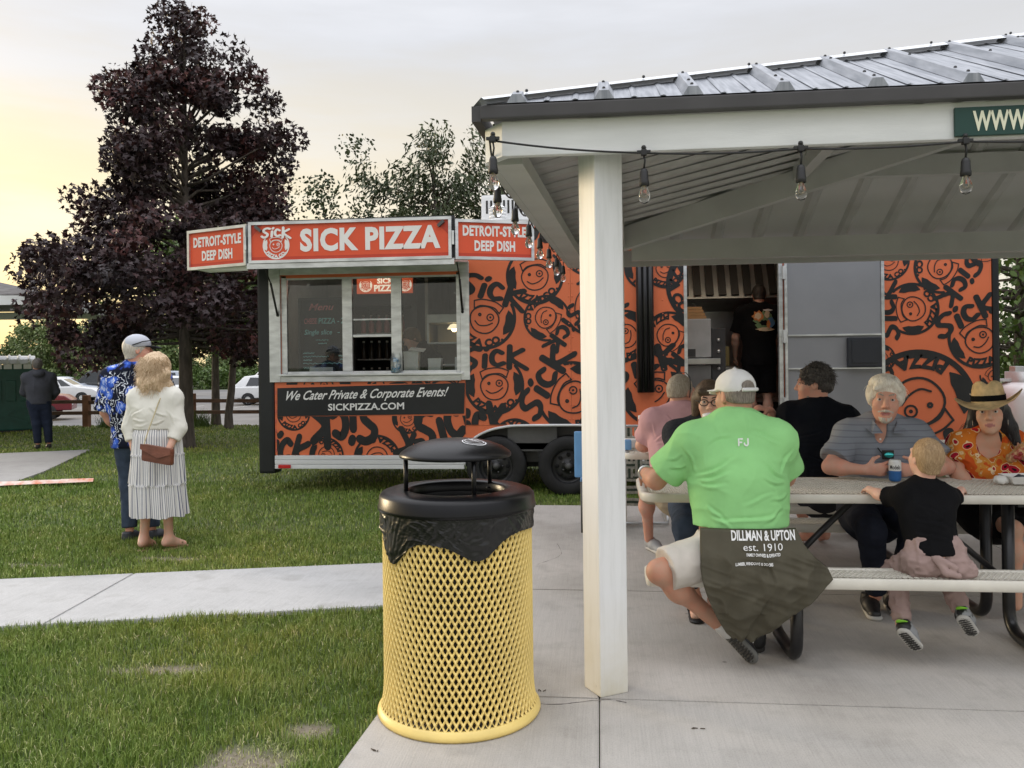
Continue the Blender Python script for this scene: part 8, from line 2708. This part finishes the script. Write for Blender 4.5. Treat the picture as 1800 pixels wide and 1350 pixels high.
hairdo(t, P, A, 1.02, hairm('white_short_hair', (.42, .38, .32), (.66, .62, .56)), .010, -.06, amp=.003, st=(110, 110, 50), side=-.012)
capg = fabric('pale_grey_cap', (.48, .50, .56), .06)
F = SDF(.008); F.ell(P(0, -.012, .050), (.091, .110, .090), A, .01); F.cut(P(0, 0, .030), unit(-A[2] + A[1] * .1)); F.build('cap', capg, t)
F = SDF(.007); F.cap(P(-.04, .085, .035), P(.04, .085, .035), .05, k=.012, flat=A[2], q=7); F.cap(P(0, .11, .032), P(0, .14, .022), .052, .044, k=.02, flat=A[2], q=7); F.build('cap_brim', fabric('dark_cap_brim', (.035, .037, .042)), t)
mb = MB(); mb.tube([P(-.095, -.05, .045), P(-.098, .03, .075), P(-.06, .105, .085), P(.06, .105, .085), P(.098, .03, .075), P(.095, -.05, .045)], .005, 6); mb.bbox(-.001, .001, -.001, .001, -.001, .001, .0002) if False else None
mb.build('cap_sunglasses', powder_bk, t)
shoe(t, (-3.95, 6.50, GZ), (-3.93, 6.77, GZ), (0, 0, 1), M('navy_shoe', (.03, .035, .045), .6), sole_d); shoe(t, (-3.79, 6.57, GZ), (-3.70, 6.83, GZ), (0, 0, 1), M('navy_shoe', (.03, .035, .045), .6), sole_d)

# ---- 12 figure in the hooded top
J = legsof(dict(f=(-.6, .8, 0), pel=(-10.12, 14.0, .84), chest=(-10.11, 14.0, 1.12), nb=(-10.12, 14.0, 1.345), head=(-10.145, 14.0, 1.50), hf=(-.7, .7, 0), sha=(-10.27, 13.9, 1.27), shb=(-9.96, 14.1, 1.27),
                ela=(-10.38, 13.98, 1.02), wra=(-10.34, 14.17, .90), elb=(-9.93, 14.2, 1.02), wrb=(-10.08, 14.28, .9), kna=(-10.13, 13.95, .44), ana=(-10.10, 13.93, .08), knb=(-10.0, 14.06, .44), anb=(-9.97, 14.05, .08)))
o_ = dict(g=1.05, hip=.165, chest=.175, q=1.35, neck=.056)
t = person('person in a grey hooded top standing by the green portable toilet', (-10.12, 14.0, GZ))
P, A = body(t, J, o_, sk_tan, .012)
hood_f = fabric('grey_fleece', (.060, .063, .075), .1)
F_o = shirt(t, J, o_, hood_f, .024, 1.95, (V3(-10.1, 14, .80), (0, 0, -1)), .013, .008, 5, 121, collar=False, name='hooded_top')
F = SDF(.012); nb_ = V3(*J['nb']); F.ell(nb_ + V3(.06, -.08, .0), (.10, .09, .07), None, .04); F.ell(nb_ + V3(.02, -.02, .02), (.11, .11, .05), None, .04); F.build('hood', hood_f, t)
pants(t, J, o_, fabric('navy_jeans', (.018, .024, .042), .15), .016, 1.97, .013)
hairdo(t, P, A, 1.0, hairm('greying_hair', (.05, .045, .04), (.16, .145, .13)), .010, -.05, amp=.003, h=.01)
shoe(t, (-10.07, 13.9, GZ), (-10.24, 14.08, GZ), (0, 0, 1), shoe_bk, sole_d); shoe(t, (-9.94, 14.02, GZ), (-10.1, 14.2, GZ), (0, 0, 1), shoe_bk, sole_d)
# ================================================================== food, drink and small things
cn = thing('drink_can', 'white and blue beer can held by the white haired man', 'can', (1.628, 4.775, .763))
mb = MB(); mb.lathe([(.001, .002), (.024, .002), (.031, .010), (.033, .018), (.033, .062)], (1.628, 4.775, .763), 28); mb.build('can_lower', M('can_blue', (.035, .15, .42), .3, .3), cn)
mb = MB(); mb.lathe([(.033, .062), (.033, .108), (.031, .114), (.0265, .121)], (1.628, 4.775, .763), 28); mb.build('can_upper', M('can_white', (.72, .73, .72), .35, .1), cn)
mb = MB(); mb.lathe([(.0268, .120), (.0268, .1235), (.025, .1235), (.024, .119), (.001, .119)], (1.628, 4.775, .763), 28); mb.build('can_lid', alu, cn)
mb = MB(); V, F, wd = text_geo('Modelo', .02)
mb.add([(1.628 + .0337 * math.sin((p[0] / wd - .5) * 1.75 - .28), 4.775 - .0337 * math.cos((p[0] / wd - .5) * 1.75 - .28), .763 + .072 + p[1] * .022) for p in V], F)
mb.build('can_lettering', M('can_ink', (.02, .02, .022), .5), cn, recalc=False)
# paper tray and crumpled napkin on the table before the woman
tr = thing('paper_tray', 'white checked paper food tray on the table before the hat woman', 'tray', (2.30, 4.72, .762))
V = []
for (a, b, z) in ((-.10, -.055, .004), (.10, -.055, .004), (.10, .055, .004), (-.10, .055, .004), (-.125, -.075, .045), (.14, -.08, .05), (.14, .075, .05), (-.125, .07, .045)):
    V.append((2.30 + a, 4.72 + b, .762 + z))
mb = MB(); mb.add(V, [(0, 1, 2, 3), (0, 1, 5, 4), (1, 2, 6, 5), (2, 3, 7, 6), (3, 0, 4, 7)]); mb.build('tray_shell', paper, tr, recalc=False)
F = SDF(.006); F.ell((2.15, 4.70, .785), (.040, .030, .026), None, .01)
tag(F.build('napkin', paper, None, lambda V, N: .010 * fbm(V * 45, 2, 6)), 'crumpled white napkin left of the paper tray', 'napkin')
F = SDF(.006); F.cap((2.24, 4.74, .79), (2.30, 4.73, .80), .012, k=.006); F.cap((2.22, 4.72, .785), (2.27, 4.75, .805), .009, k=.005)
tag(F.build('foil_scrap', M('dark_foil', (.10, .11, .13), .35, .5, nsc=30, var=.5), None, lambda V, N: .006 * fbm(V * 60, 2, 6)), 'dark crumpled foil lying in the paper tray', 'foil')
# pizza slice in the woman's hand
pz = thing('pizza_slice', 'square pepperoni pizza slice in the hat woman\'s raised hand', 'pizza', (2.315, 4.87, .90))
F = SDF(.006); F.cap((2.285, 4.88, .88), (2.35, 4.865, .935), .028, .034, k=.01, flat=(0, 1, 0), q=1.9)
F.build('crust', M('baked_crust', (.45, .26, .11), .75, nsc=40, var=.25), pz, lambda V, N: .004 * fbm(V * 60, 2, 3))
F = SDF(.005); F.cap((2.288, 4.864, .883), (2.348, 4.85, .933), .024, .029, k=.01, flat=(0, 1, 0), q=2.2)
F.build('sauce', M('red_sauce', (.34, .03, .02), .4, nsc=45, col2=(.62, .42, .20)), pz, lambda V, N: .004 * fbm(V * 70, 2, 5))
for x, z in ((2.295, .89), (2.322, .91), (2.342, .935), (2.315, .885)):
    mb = MB(); mb.lathe([(.013, -.0), (.012, -.004), (.001, -.005)], (x, 4.845, z), 12, axis='Y'); mb.build('pepperoni', M('pepperoni', (.28, .02, .02), .4), pz)
# twigs and specks on the slab
tw = M('dead_leaf', (.06, .045, .03), .9)
for i, (x, y, lab) in enumerate(((.36, 3.3, 'tiny dry leaf on the slab right of the white post'), (-.28, 3.62, 'dry leaf scrap behind the litter bin on the slab'), (-.86, 3.02, 'dark twig scrap on the slab by the bin base'))):
    mb = MB()
    for k in range(3):
        a = rnd.uniform(0, 6); mb.tube([(x + .010 * k, y, .003), (x + .010 * k + .02 * math.cos(a), y + .012 * math.sin(a), .005)], .002, 5)
    tag(mb.build('dry_leaf', tw), lab, 'leaf')
